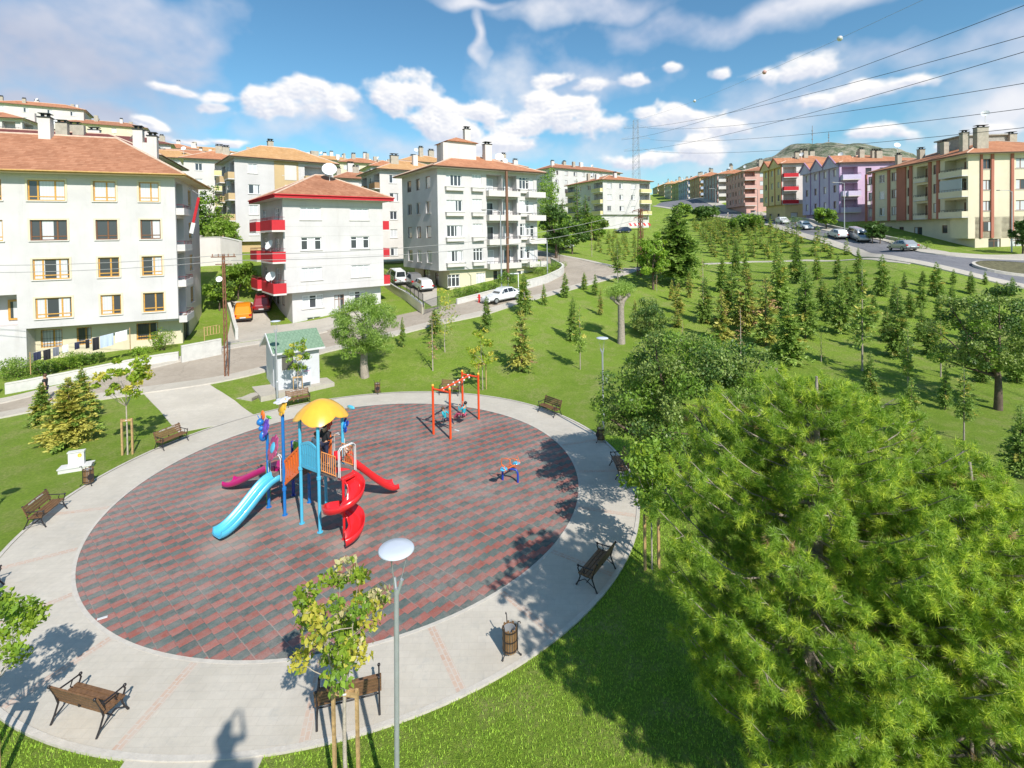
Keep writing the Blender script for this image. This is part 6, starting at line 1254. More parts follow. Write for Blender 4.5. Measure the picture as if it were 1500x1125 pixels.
# ---- white plinth with a yellow round emblem
p = G(112, 688); pr_ = root('fountain_plinth', 'white stone plinth with an upright slab and a yellow round emblem on the left lawn', 'plinth', (p.x, p.y, -.02), R(24)); pr_.scale = (.66,.66,.78); M_PL = mat('plinth_white', (.60,.59,.56), .7, .05, 4)
mb = MB(); mb.box(-.85,.85,-.35,.35,0,.24); mb.box(-.9,.9,-.4,.4,.241,.29); mb.build('base', M_PL, pr_); mb = MB(); mb.box(-.42,.42,-.02,.24,.291,1.0); mb.box(-.46,.46,-.06,.28,1.001,1.06); up_ = mb.build('upright', M_PL, pr_)
mb = MB(); mb.X = Matrix.Translation((.2,-.022,.82))@Matrix.Rotation(R(90), 4, 'X'); mb.lathe([(.001,.012),(.11,.012),(.11,0)], 20); mb.mi = 1; mb.lathe([(.001,.016),(.05,.016),(.05,.012)], 12, (0,-.02,0)); mb.X = None
for k in range(3): mb.mi = 2; mb.box(.03+k*.05,.06+k*.05,-.026,-.021,.60,.64)
mb.build('emblem', [C_YL, mat('gold_disc', (.85,.70,.15), .4), P_GREY], up_)
# small litter on the rubber and paving
mb = MB(); mb.box(-.11,.11,-.03,.03,0,.02); p = G(150, 908); tag(mb.build('paper_strip', C_WH, None, (p.x, p.y, .04), .5), 'white strip of paper lying on the rubber edge at the lower left', 'litter')
mb = MB(); mb.box(-.14,.14,-.04,.04,0,.03); p = G(669, 632); tag(mb.build('paper_strip', C_WH, None, (p.x, p.y, .04), -.6), 'small white strip on the rubber floor under the swing', 'litter')

# ---- people
SKIN = mat('skin', (.50,.29,.19), .6); HAIR_D = mat('hair_dark', (.02,.014,.012), .6); HAIR_B = mat('hair_brown', (.10,.05,.025), .6)
def skinmesh(name, nodes, edges, m_, parent, sub=1):
    """nodes: {key: (xyz, radius)}; body grown as one skin"""
    ks = list(nodes); ix = {k: i for i, k in enumerate(ks)}; me = bpy.data.meshes.new(name); me.from_pydata([nodes[k][0] for k in ks], [(ix[a], ix[b_]) for a, b_ in edges], []); me.materials.append(m_)
    o = put(me, name, parent); sk = o.modifiers.new('skin', 'SKIN'); sk.use_smooth_shade = True
    lay = me.skin_vertices[0] if me.skin_vertices else None
    if lay is None:
        bpy.context.view_layer.objects.active = o; o.select_set(True); bpy.ops.mesh.customdata_skin_add(); o.select_set(False); lay = me.skin_vertices[0]
    for i, k in enumerate(ks): r_ = nodes[k][1]; r_ = r_ if hasattr(r_, '__len__') else (r_, r_); lay.data[i].radius = r_; lay.data[i].use_root = (i == 0)
    s2 = o.modifiers.new('sub', 'SUBSURF'); s2.levels = sub; s2.render_levels = sub; return o
def person(label, loc, face, H, pose, shirt, trousers, hair, long_sleeve=False, name='person', group=None):
    """face = heading (deg) the figure looks to; pose: dict of joints in a frame x=right, y=forward, z=up, scaled by H"""
    J = dict(pel=(0,0,.53), spi=(0,0,.64), che=(0,.0,.76), nek=(0,0,.85), hed=(0,.01,.92), top=(0,.0,.975), shl=(-.105,0,.815), shr=(.105,0,.815), ell=(-.15,-.01,.64), elr=(.15,-.01,.64), wrl=(-.16,.04,.50), wrr=(.16,.04,.50), hil=(-.05,0,.51), hir=(.05,0,.51), knl=(-.055,.02,.28), knr=(.055,.0,.28), anl=(-.06,.0,.04), anr=(.06,-.02,.04), tol=(-.065,.09,.02), tor=(.065,.07,.02)); J.update(pose)
    r = root(name, label, 'person', loc, R(face-90), group); P = lambda k: tuple(c*H for c in J[k]); rad = dict(pel=.062, spi=.058, che=.066, nek=.030, hed=.050, top=.040, shl=.036, shr=.036, ell=.023, elr=.023, wrl=.016, wrr=.016, hil=.05, hir=.05, knl=.033, knr=.033, anl=.022, anr=.022, tol=.018, tor=.018)
    nodes = {k: (P(k), rad[k]*H) for k in J}; E = [('pel','spi'),('spi','che'),('che','nek'),('nek','hed'),('hed','top'),('che','shl'),('che','shr'),('shl','ell'),('shr','elr'),('ell','wrl'),('elr','wrr'),('pel','hil'),('pel','hir'),('hil','knl'),('hir','knr'),('knl','anl'),('knr','anr'),('anl','tol'),('anr','tor')]
    for sd, wr, el in (('l','wrl','ell'), ('r','wrr','elr')):
        w = Vector(P(wr)); d = (w-Vector(P(el))).normalized(); s_ = d.cross(Vector((0,1,.2))).normalized(); pm = 'pm'+sd; nodes[pm] = (tuple(w+d*.035*H), .014*H); E.append((wr, pm))
        for k in range(4):
            o_ = (k-1.5)*.010*H; ln = (.036,.042,.040,.032)[k]*H; a = 'f%s%d' % (sd, k); nodes[a] = (tuple(w+d*.052*H+s_*o_), .0055*H); nodes[a+'t'] = (tuple(w+d*(.052*H+ln*.8)+s_*o_*1.2+Vector((0,.012,-.008))*H), .004*H); E += [(pm, a), (a, a+'t')]
        a = 'th'+sd; nodes[a] = (tuple(w+d*.04*H-s_*.022*H), .0055*H); nodes[a+'t'] = (tuple(w+d*.058*H-s_*.032*H), .0045*H); E += [(pm, a), (a, a+'t')]
    skinmesh('body', nodes, E, SKIN, r)
    infl = lambda ks, f: {k: (P(k), rad[k]*H*f) for k in ks}
    tk = ['spi','pel','che','shl','shr','ell','elr']; te = [('pel','spi'),('spi','che'),('che','shl'),('che','shr')]
    nod = infl(['pel','spi','che','shl','shr'], 1.3)
    for a, b_ in (('shl','ell'), ('shr','elr')): 
        f = 1.0 if long_sleeve else .6; q = Vector(P(a)).lerp(Vector(P(b_)), f); nod[b_] = (tuple(q), rad[a]*H*.95 if not long_sleeve else rad[b_]*H*1.25); te.append((a, b_))
        if long_sleeve: wk = {'ell':'wrl','elr':'wrr'}[b_]; nod[wk] = (P(wk), rad[wk]*H*1.25); te.append((b_, wk))
    skinmesh('shirt', nod, te, shirt, r)
    nod = infl(['pel','hil','hir','knl','knr','anl','anr'], 1.2); skinmesh('trousers', nod, [('pel','hil'),('pel','hir'),('hil','knl'),('hir','knr'),('knl','anl'),('knr','anr')], trousers, r)
    c = Vector(P('hed')).lerp(Vector(P('top')), .5); mb = MB(); mb.smooth = True; mb.ball(tuple(c+Vector((0,-.012,.012))*H), .062*H, 12, 8, sz=1.0); mb.build('hair', hair, r)
    mb = MB(); hc = Vector(P('hed')); 
    for s_ in (-1, 1): mb.ball(tuple(hc+Vector((s_*.018, .045, .012))*H), .006*H, 6, 4)
    mb.build('eyes', HAIR_D, r); mb = MB(); mb.ball(tuple(hc+Vector((0,.053,-.004))*H), .009*H, 6, 4); mb.box(hc.x-.014*H, hc.x+.014*H, hc.y+.044*H, hc.y+.050*H, hc.z-.026*H, hc.z-.021*H); mb.build('nose_and_mouth', SKIN, r)
    return r
TQ = mat('turquoise_cloth', (.02,.36,.44), .8, .1, 5); PKC = mat('pink_cloth', (.42,.06,.12), .8); NVC = mat('navy_cloth', (.02,.025,.06), .8); BLKC = mat('black_cloth', (.015,.015,.018), .8); WHC = mat('white_cloth', (.72,.72,.72), .8); GRC = mat('grey_cloth', (.16,.17,.20), .8); REDC = mat('red_cloth', (.45,.03,.03), .8); BEC = mat('beige_cloth', (.5,.42,.32), .8)
SIT = dict(knl=(-.06,.24,.545), knr=(.06,.24,.53), anl=(-.06,.38,.34), anr=(.06,.33,.31), tol=(-.06,.46,.37), tor=(.06,.41,.31), ell=(-.16,.08,.70), elr=(.16,.08,.70), wrl=(-.15,.10,.86), wrr=(.15,.10,.86), che=(0,-.05,.755), nek=(0,-.075,.84), hed=(0,-.08,.915), top=(0,-.09,.97), shl=(-.105,-.06,.81), shr=(.105,-.06,.81), spi=(0,-.02,.64))
for (seat, fd), lab, sh_, tr_, hr_, H in ((SEATS[0], 'child in a turquoise top on the near swing seat, facing right', TQ, NVC, HAIR_B, 1.28), (SEATS[1], 'child in a turquoise top and pink trousers on the far swing seat, facing left', TQ, PKC, HAIR_D, 1.45)):
    person(lab, (seat.x, seat.y, seat.z-.46*H+.0), math.degrees(math.atan2(fd.y, fd.x)), H, SIT, sh_, tr_, hr_, True)
def PL(x, y, z): q = A0+U2*x+V2*y; return (q.x, q.y, z+.03)
person('adult in black leaning on the rail under the yellow canopy', PL(2.62,.55,2.0), 60, 1.45, dict(wrl=(-.12,.16,.66), wrr=(.12,.16,.66)), BLKC, NVC, HAIR_D, True)
person('child in a white shirt on the deck behind the cyan panel', PL(2.3,.42,2.0), 80, 1.12, dict(wrl=(-.12,.14,.6)), WHC, GRC, HAIR_B)
person('toddler in red and white at the top of the red back slide', PL(2.85,1.25,1.72), 40, .85, SIT, WHC, REDC, HAIR_B)
WALK = dict(knl=(-.05,.09,.29), anl=(-.05,.16,.06), tol=(-.05,.25,.05), knr=(.05,-.02,.28), anr=(.05,-.16,.07), tor=(.05,-.08,.02), ell=(-.15,-.05,.65), wrl=(-.15,-.07,.52), elr=(.15,.03,.64), wrr=(.15,.12,.53))
p = G(67, 588); person('pedestrian in black top and jeans on the street behind the bushy spruce', p, 200, 1.68, WALK, BLKC, NVC, HAIR_B)
p = G(1066, 319); person('distant pedestrian in white on the main road pavement', p, 200, 1.75, WALK, WHC, BEC, HAIR_D)
for k, (px, py, lb, a, b_) in enumerate([(1268,348,'person in a pink top standing by the beige block entrance', PKC, NVC), (1272,349,'person in dark clothes beside the van near the beige block', BLKC, GRC), (1281,350,'person in grey next to the clipped tree by the beige block', GRC, BLKC)]): p = G(px, py); person(lb, p, 230+20*k, 1.65, {}, a, b_, HAIR_D)
# the photographer's lift: its shadow falls on the paving at the bottom of the view
lf = root('camera_lift', 'slim mast lift with the photographer behind the viewpoint, seen only by its shadow', 'lift', (-.3,-.55,0)); mb = MB(); mb.tube([(0,0,0),(0,0,9.1)], .09, 8); mb.build('mast', M_STEEL, lf); mb = MB(); mb.box(-.38,.38,-.3,.3,9.1,9.18); mb.box(-.38,.38,.27,.3,9.181,9.9); mb.box(-.38,-.35,-.3,.269,9.181,9.9); mb.box(.35,.38,-.3,.269,9.181,9.9); mb.build('basket', M_STEEL, lf)
person('photographer standing in the lift basket behind the viewpoint', (-.3,-.55,9.18), 90, 1.75, dict(ell=(-.16,.08,.72), elr=(.16,.08,.72), wrl=(-.06,.20,.86), wrr=(.06,.20,.86)), GRC, NVC, HAIR_D, True)
# ------------------------------------------------------------------ vehicles
def paint(n, c, metal=0.0): return mat(n, c, .28, metal=metal, coat=.6)
CG = mat('car_glass', (.02,.025,.03), .05, spec=.8); TY = mat('tyre_rubber', (.02,.02,.02), .85); RM = mat('wheel_rim', (.42,.42,.43), .35, metal=.6); HL = mat('headlight_glass', (.6,.6,.6), .15); TL = mat('taillight_red', (.45,.01,.01), .2); PLT = mat('number_plate', (.7,.7,.7), .5); BMP = mat('bumper_black', (.03,.03,.032), .6)
TYPES = {  # stations: x (front -> back), top z, roof? ; all for length 1
 'saloon': [(-.50,.55,0),(-.48,.66,0),(-.22,.86,0),(-.20,.88,1),(-.07,1.34,1),(.05,1.40,1),(.20,1.36,1),(.34,.94,1),(.36,.92,0),(.48,.90,0),(.50,.62,0)],
 'hatch': [(-.50,.55,0),(-.48,.66,0),(-.22,.88,0),(-.20,.90,1),(-.06,1.36,1),(.10,1.42,1),(.30,1.38,1),(.45,.95,1),(.47,.92,0),(.49,.85,0),(.50,.55,0)],
 'wagon': [(-.50,.55,0),(-.48,.66,0),(-.22,.86,0),(-.20,.88,1),(-.07,1.36,1),(.08,1.44,1),(.40,1.42,1),(.48,.95,1),(.485,.92,0),(.495,.8,0),(.50,.55,0)],
 'van': [(-.50,.60,0),(-.48,.80,0),(-.34,1.02,0),(-.32,1.05,1),(-.18,1.72,1),(.0,1.86,1),(.46,1.84,1),(.485,1.08,1),(.488,1.05,0),(.495,.9,0),(.50,.6,0)]}
def car(label, px, py, heading, kind, paintm, L_=4.2, Wd=1.66, loc=None, tl=TL, name='parked_car', group='cars parked along the streets', hsc=1.0):
    p = G(px, py) if loc is None else Vector(loc); hd = R(heading); f = Vector((math.cos(hd), math.sin(hd))); zA, zB = T(p.x+f.x*1.3, p.y+f.y*1.3), T(p.x-f.x*1.3, p.y-f.y*1.3)
    r = root(name, label, 'van' if kind == 'van' else 'car', (p.x, p.y, (zA+zB)/2+.05), 0, group); r.rotation_euler = (0, -math.atan2(zA-zB, 2.6), hd)
    st = TYPES[kind]; mb = MB(); mb.smooth = True; secs = []
    for x, zt, cab in st:
        X = -x*L_; e = 1-.16*(abs(x)*2)**6; w = Wd/2*e; zt *= hsc; belt = min(zt, (.90 if kind != 'van' else 1.05)*hsc); tw = w*(.74 if cab and zt > belt+.1 else .90)
        zb = .24 if abs(x) < .47 else .34
        prof = [(w*.86, zb), (w, zb+.12), (w*1.0, .62*hsc if belt > .65 else belt*.8), (w*.965, belt-.005), (tw+.02*(zt > belt), max(zt-.05, belt)), (tw*.85, zt)]
        secs.append([(X, y, z) for y, z in prof]+[(X, -y, z) for y, z in prof[::-1]])
    k = 12; n = len(secs)
    mb.add([v for s_ in secs for v in s_], [(i*k+j, i*k+(j+1) % k, (i+1)*k+(j+1) % k, (i+1)*k+j) for i in range(n-1) for j in range(k)]); mb.add(secs[0], [tuple(range(k-1, -1, -1))]); mb.add(secs[-1], [tuple(range(k))])
    body = mb.build('body', paintm, r); body.data.polygons.foreach_set('use_smooth', [False]*len(body.data.polygons))
    # glass: slightly proud of the cabin faces
    gl = MB()
    cab = [i for i, s_ in enumerate(st) if s_[2]]
    def lerp(a, b_, t): return tuple(a[q]+(b_[q]-a[q])*t for q in range(3))
    def proud(c4, nrm): gl.add([tuple(v[q]+nrm[q]*.008 for q in range(3)) for v in c4], [(0,1,2,3)])
    for sgn, (lo, hi) in ((1, (3, 4)), (-1, (8, 7))):
        for a, b_ in zip(cab[1:-2], cab[2:-1]):
            A, B, C, D = secs[a][lo], secs[b_][lo], secs[b_][hi], secs[a][hi]
            q = [lerp(lerp(A, B, .06), lerp(D, C, .06), .08), lerp(lerp(A, B, .94), lerp(D, C, .94), .08), lerp(lerp(A, B, .94), lerp(D, C, .94), .92), lerp(lerp(A, B, .06), lerp(D, C, .06), .92)]; proud(q if sgn > 0 else q[::-1], (0, sgn, .2))
        a, b_ = cab[0], cab[1]; A, B, D = secs[a][lo], secs[b_][lo], secs[b_][hi]; t3 = [lerp(A, B, .45), lerp(A, B, .95), lerp(B, D, .9)]; gl.add([tuple(v[q]+(0, sgn*.008, 0)[q] for q in range(3)) for v in t3], [(0,1,2)])
        a, b_ = cab[-1], cab[-2]; A, B, D = secs[a][lo], secs[b_][lo], secs[b_][hi]; t3 = [lerp(A, B, .45), lerp(A, B, .95), lerp(B, D, .9)]; gl.add([tuple(v[q]+(0, sgn*.008, 0)[q] for q in range(3)) for v in t3], [(0,1,2)])
    for a, b_, nx in ((cab[0], cab[1], 1), (cab[-1], cab[-2], -1)):
        A, B, C, D = secs[a][4], secs[a][7], secs[b_][7], secs[b_][4]; q = [lerp(lerp(A, B, .08), lerp(D, C, .08), .08), lerp(lerp(A, B, .92), lerp(D, C, .92), .08), lerp(lerp(A, B, .92), lerp(D, C, .92), .92), lerp(lerp(A, B, .08), lerp(D, C, .08), .92)]; gl.add([(v[0]+nx*.012, v[1], v[2]+.012) for v in q], [(0,1,2,3)])
    gl.build('windows', CG, r)
    for X, Y in ((.30*L_, 1), (.30*L_, -1), (-.30*L_, 1), (-.30*L_, -1)):
        w_ = MB(); w_.X = Matrix.Translation((X, Y*(Wd/2-.09), .30))@Matrix.Rotation(R(90), 4, 'X'); w_.lathe([(.19,-.09),(.28,-.09),(.30,-.05),(.30,.05),(.28,.09),(.19,.09)], 16); wo = w_.build('tyre', TY, r)
        w_ = MB(); w_.X = Matrix.Translation((X, Y*(Wd/2-.09), .30))@Matrix.Rotation(R(90), 4, 'X'); w_.lathe([(.001,-.085),(.19,-.08),(.19,.08),(.001,.085)], 12); w_.build('rim', RM, wo)
    for s_ in (-1, 1):
        q = MB(); q.box(L_*.482, L_*.500, s_*.62-.16, s_*.62+.16, .56*hsc, .68*hsc); q.build('headlight', HL, r)
        q = MB(); q.box(-L_*.503, -L_*.490, s_*.66-.13, s_*.66+.13, .66*hsc, .84*hsc); q.build('taillight', tl, r)
    q = MB(); q.box(L_*.47, L_*.515, -Wd*.44, Wd*.44, .30, .46); q.build('bumper', BMP if paintm.name != 'white_car_paint' else paintm, r); q = MB(); q.box(-L_*.515, -L_*.47, -Wd*.44, Wd*.44, .30, .46); q.build('bumper', BMP, r)
    q = MB(); q.box(-L_*.519, -L_*.5155, -.25, .25, .50, .61); q.build('number_plate', PLT, r)
    return r
PW = paint('white_car_paint', (.68,.69,.70)); PSV = paint('silver_paint', (.42,.43,.44), .4); POR = paint('orange_paint', (.75,.24,.01)); PMR = paint('maroon_paint', (.22,.02,.03)); PDK = paint('dark_blue_paint', (.02,.035,.07)); PGY = paint('grey_paint', (.20,.20,.20), .3)
up_st = 37
p = G(357, 464); car('orange hatchback parked nose-in beside the white block', 0, 0, 116, 'hatch', POR, 3.9, loc=(p.x, p.y, 0))
p = G(377, 452); car('maroon and white car parked beyond the orange one', 0, 0, 112, 'hatch', PMR, 3.9, loc=(p.x+.3, p.y+.6, 0))
p = G(737, 441); car('white saloon parked in the street in front of the tall pale block', 0, 0, 215, 'saloon', PW, 4.3, loc=(p.x, p.y, 0))
for px, py, k_, pm, lb, hs in ((580,414,'van',PW,'white van at the far end of the parking ramp between the blocks',1.0),(604,418,'hatch',PGY,'dark grey off-roader in the middle of the parking ramp',1.18),(618,424,'wagon',PW,'white estate car nearest the gate of the parking ramp',1.0)):
    p = G(px, py); car(lb, 0, 0, 120, k_, pm, 4.0, loc=(p.x, p.y, 0), hsc=hs)
p = at(824, 346, 92); car('white car half hidden by the dark trees on the side street', 0, 0, 190, 'hatch', PW, 4, loc=(p.x, 92, 0)); p = at(912, 330, 121); car('dark blue car parked before the block with yellow balconies', 0, 0, 200, 'hatch', PDK, 4.1, loc=(p.x, 121, 0))
for px, py, hd, k_, pm, lb in ((1322,367,82,'hatch',PSV,'silver hatchback parked alone in front of the beige block'),(1257,352,262,'van',PSV,'silver van parked in the row on the main road'),(1226,348,80,'wagon',PW,'white estate car parked right behind the silver van'),(1178,335,262,'saloon',PW,'white saloon parked in front of the lilac block'),(1146,328,262,'hatch',PW,'white hatchback parked in front of the mustard block'),(1114,324,262,'hatch',PDK,'dark car parked farthest up the main road')): car(lb, px, py, hd, k_, pm, 4.2)

# ------------------------------------------------------------------ walls, fences, poles
W_GAR = mat('garden_wall_white', (.54,.525,.485), .85, .10, 3, .2); M_CAP = mat('wall_cap', (.58,.56,.50), .8, .1, 4)
def wall_along(name, label, pts, h, th=.22, m_=W_GAR, cap=True, level=None, cat='wall', n=None, base=-.6):
    r = root(name, label, cat, (pts[0][0], pts[0][1], 0)); o = Vector((pts[0][0], pts[0][1], 0)); pl = resample(pts, n or max(2, int(len(pts)*6))); mb = MB(); mc = MB()
    for a, b_ in zip(pl[:-1], pl[1:]):
        d = Vector((b_[0]-a[0], b_[1]-a[1], 0)); nn = Vector((-d.y, d.x, 0)).normalized()*th/2; A = Vector((a[0], a[1], 0))-o; B = Vector((b_[0], b_[1], 0))-o; za, zb_ = T(*a), T(*b_)
        for m2, lo, hi, k in ((mb, (base, base), (h, h), 1.0), (mc, (h+.002, h+.002), (h+.07, h+.07), 1.25)):
            q = nn*k; m2.add([A-q+Vector((0,0,za+lo[0])), B-q+Vector((0,0,zb_+lo[1])), B+q+Vector((0,0,zb_+lo[1])), A+q+Vector((0,0,za+lo[0])), A-q+Vector((0,0,za+hi[0])), B-q+Vector((0,0,zb_+hi[1])), B+q+Vector((0,0,zb_+hi[1])), A+q+Vector((0,0,za+hi[0]))], [(4,5,6,7),(0,1,5,4),(2,3,7,6)]+([(3,0,4,7)] if (a == pl[0]).all() else [])+([(1,2,6,5)] if (b_ == pl[-1]).all() else []))
    mb.build('masonry', m_, r); 
    if cap: mc.build('coping', M_CAP, r)
    return r
def rail_along(name, label, pts, h, m_, step=.16, z0=0.0, posts=2.0, bar=.012, cat='fence'):
    r = root(name, label, cat, (pts[0][0], pts[0][1], 0)); o = Vector((pts[0][0], pts[0][1], 0)); Ls = sum(math.hypot(b_[0]-a[0], b_[1]-a[1]) for a, b_ in zip(pts[:-1], pts[1:])); pl = resample(pts, max(3, int(Ls/step))); P = [Vector((q[0], q[1], T(*q)+z0))-o for q in pl]; mb = MB()
    mb.tube([p+Vector((0,0,h)) for p in P], .02, 5); mb.tube([p+Vector((0,0,.1)) for p in P], .015, 5)
    for p in P: mb.tube([p+Vector((0,0,.1)), p+Vector((0,0,h))], bar, 4, False)
    mb.build('bars', m_, r); k = max(1, int(posts/step))
    for p in P[::k]: q = MB(); q.tube([p+Vector((0,0,-.3)), p+Vector((0,0,h+.06))], .03, 6); q.build('post', m_, r)
    return r
gp = lambda l: [tuple(G(*p)[:2]) for p in l]
wall_along('garden_wall', 'low white garden wall along the street below the cream block', gp([(8,577),(60,567),(140,551),(200,539),(262,529)]), .62, n=24)
wall_along('garden_wall', 'taller white retaining wall right of the cream block, before the driveway', gp([(266,531),(300,524),(324,519)]), 1.15, n=8)
wall_along('garden_wall', 'white wall end with a pier at the left edge of the street', gp([(-60,590),(-4,578)]), .8, n=6)
wall_along('driveway_wall', 'white wall with a maroon coping along the driveway of the orange car', gp([(347,498),(340,470),(331,440)]), .9, n=8)
q_ = MB(); 
wall_along('garden_wall', 'low wall of the front garden of the tall pale block, with the red hydrant beside it', gp([(669,446),(700,438),(731,430)]), .5, n=8)
wall_along('garden_wall', 'curving white garden wall at the corner of the side street', gp([(771,423),(800,415),(822,404),(826,398),(808,388)]), .9, n=14)
rail_along('garden_fence', 'dark railing behind the corner garden of the side street', gp([(806,389),(825,396)]), 1.0, M_BLACK, .25, .9)
wall_along('ramp_wall', 'beige retaining wall of the parking ramp beside the willow', gp([(620,460),(596,440),(562,418)]), .9, m_=P_BEIGE, n=10); rail_along('ramp_railing', 'black railing on the wall of the parking ramp', gp([(620,460),(596,440),(562,418)]), .95, M_BLACK, .22, .95)
rail_along('ramp_gate', 'dark sliding gate at the foot of the parking ramp', gp([(621,461),(645,452)]), 1.25, mat('gate_blue_black', (.03,.045,.07), .5), .12)
rail_along('picket_fence', 'yellowish picket fence above the white retaining wall', gp([(300,517),(322,512)]), .75, mat('picket_wood', (.50,.33,.14), .7), .17, 1.2, bar=.035)
wall_along('roadside_wall', 'dark stone wall along the pavement of the beige block', [tuple(rf2[i]+np.array([2.2, 0])) for i in range(86, 118, 4)], .55, m_=M_CONC, n=24)
p = [G(1402, 383), G(1440, 392), G(1500, 402)]
wall_along('retaining_wall', 'weathered beige retaining wall on the slope between the cream and the white block', [tuple(at(x_, 345, d_)[:2]) for x_, d_ in ((292,60),(322,61),(352,60))], 3.4, .4, P_OFF, n=10)
wall_along('retaining_wall', 'grey stepped retaining wall higher up behind the leafy trees, below the tan balconies', [tuple(at(x_, 345, d_)[:2]) for x_, d_ in ((285,76),(318,77),(345,72))], 3.8, .4, P_GREY, n=10)
# planting island at the right edge
mb = MB(); ci = G(1500, 396); th_ = np.linspace(0, 2*math.pi, 36, endpoint=False); ring = [(5.2*math.cos(a), 2.6*math.sin(a)) for a in th_]; zc = max(T(ci.x+x, ci.y+y) for x, y in ring)
vs = [(x, y, T(ci.x+x, ci.y+y)+.32) for x, y in ring]+[(x*.93, y*.93, T(ci.x+x, ci.y+y)+.32) for x, y in ring]+[(x, y, T(ci.x+x, ci.y+y)-.2) for x, y in ring]; n = 36
mb.add(vs, [(i, (i+1) % n, n+(i+1) % n, n+i) for i in range(n)]+[(2*n+i, 2*n+(i+1) % n, (i+1) % n, i) for i in range(n)]); mb.mi = 1; mb.add([(x*.93, y*.93, T(ci.x+x, ci.y+y)+.27) for x, y in ring], [tuple(range(n))]); r_ = root('planter_island', 'kerbed planting island in the road at the right edge', 'kerbed bed', (ci.x, ci.y, 0)); mb.build('kerb', [M_KERB, mat('bed_soil', (.11,.10,.05), .95, .5, 3, .5)], r_)
# red hydrant
p = G(702, 443); hy = root('fire_hydrant', 'small red hydrant post on the pavement by the front garden wall', 'hydrant', p); mb = MB(); mb.lathe([(.16,0),(.16,.05),(.10,.08),(.10,.62),(.13,.66),(.12,.74),(.05,.84),(0,.86)], 12); mb.build('body', C_RD, hy); mb = MB(); mb.tube([(-.2,0,.52),(.2,0,.52)], .05, 8); mb.build('outlet', C_RD, hy)
# entrance canopy frame at the tall pale block
p = Vector((*G(752, 428)[:2], 0)); ar = root('garden_gate', 'white framed garden gate beside the mushroom-shaped tree', 'gate', (p.x, p.y, T(p.x, p.y)), R(33)); mb = MB(); mb.box(-.7,-.62,-.05,.05,0,2.0); mb.box(.62,.7,-.05,.05,0,2.0); mb.box(-.75,.75,-.08,.08,2.001,2.1); mb.build('frame', W_PVC, ar); mb = MB(); [mb.box(-.6+.15*i,-.57+.15*i,-.01,.01,.1,1.2) for i in range(9)]; mb.build('leaf', M_BLACK, ar)
# rusty street pole
p = G(332, 553); z8 = at(324, 372, p.y).z-p.z; rp = root('street_pole', 'tall rusty steel utility pole at the corner of the paved link path', 'utility pole', p, .3); mb = MB()
for s_ in (-1, 1): mb.tube([(s_*.11,0,-.3), (s_*.05,0,z8)], .045, 6)
for i in range(18): z = z8*i/18; w_ = .11-.06*i/18; mb.tube([(-w_,0,z),(w_*.95,0,z+z8/18)], .018, 4)
mb.tube([(-.75,0,z8-.2),(.75,0,z8-.2)], .04, 6); mb.tube([(-.5,0,z8-.7),(.5,0,z8-.7)], .035, 6); mb.build('lattice_shaft', M_RUST, rp); mb = MB()
for s_ in (-.65, -.3, .3, .65): mb.lathe([(.03,0),(.05,.05),(.03,.10),(.045,.14),(.0,.18)], 8, (s_, 0, z8-.16))
mb.build('insulators', mat('insulator', (.30,.16,.10), .3), rp); mb = MB(); mb.X = Matrix.Translation((-.25,-.12,z8-1.7))@Matrix.Rotation(R(70), 4, 'X'); mb.lathe([(.001,.0),(.12,.02),(.2,.06)], 14); mb.build('satellite_dish', M_DISH, rp)
POLE_TOP = Vector((p.x, p.y, p.z+z8-.1))
# lattice mast in the park
def lattice(name, label, cat, loc, H, w0, w1, m_, arms, rb=.04, n=14, rz=0):
    r = root(name, label, cat, loc, rz); mb = MB(); c4 = lambda z: (w0+(w1-w0)*min(1, (z/H)*1.0)**.75)/2; zs = [H*i/n for i in range(n+1)]
    for sx, sy in ((1,1),(1,-1),(-1,-1),(-1,1)): mb.tube([(sx*c4(z), sy*c4(z), z) for z in zs], rb, 5)
    for z, z2 in zip(zs[:-1], zs[1:]):
        a, b_ = c4(z), c4(z2)
        for (x0,y0,x1,y1) in ((1,1,1,-1),(1,-1,-1,-1),(-1,-1,-1,1),(-1,1,1,1)): mb.tube([(x0*a,y0*a,z),(x1*b_,y1*b_,z2)], rb*.55, 4, False); mb.tube([(x1*a,y1*a,z),(x0*b_,y0*b_,z2)], rb*.55, 4, False); mb.tube([(x0*b_,y0*b_,z2),(x1*b_,y1*b_,z2)], rb*.55, 4, False)
    mb.build('lattice', m_, r)
    for z, l_ in arms:
        q = MB()
        for s_ in (-1, 1):
            q.tube([(s_*c4(z), 0, z), (s_*l_, 0, z+.05)], rb*.9, 5); q.tube([(s_*c4(z), 0, z+l_*.22), (s_*l_, 0, z+.05)], rb*.7, 5); q.tube([(s_*l_, 0, z), (s_*l_, 0, z-.5*rb/.04*.4)], rb, 6)
        q.build('crossarm', m_, r)
    return r
p = G(939, 404); Hm = at(938, 306, p.y).z-p.z; lattice('lattice_mast', 'rust-red lattice power mast at the end of the street, left of the tallest conifer', 'utility mast', p, Hm, .75, .35, M_RUST, [(Hm-.3, 1.2), (Hm-1.2, 1.0)], .045, 13, .4); MAST = Vector((p.x, p.y, p.z+Hm-.3))
WIRE = mat('power_wire', (.03,.03,.03), .5); WIREL = mat('alu_wire', (.34,.33,.32), .4)
def wire(label, a, b_, sag, rad, m_, group='wires', n=28, cat='cable'):
    a, b_ = Vector(a), Vector(b_); mb = MB(); mb.tube([a.lerp(b_, i/n)-Vector((0,0,sag*4*(i/n)*(1-i/n))) for i in range(n+1)], rad, 4, False); return tag(mb.build('overhead_wire', m_), label, cat, group)
d_ = (MAST-POLE_TOP).normalized(); sd = Vector((d_.y, -d_.x, 0))
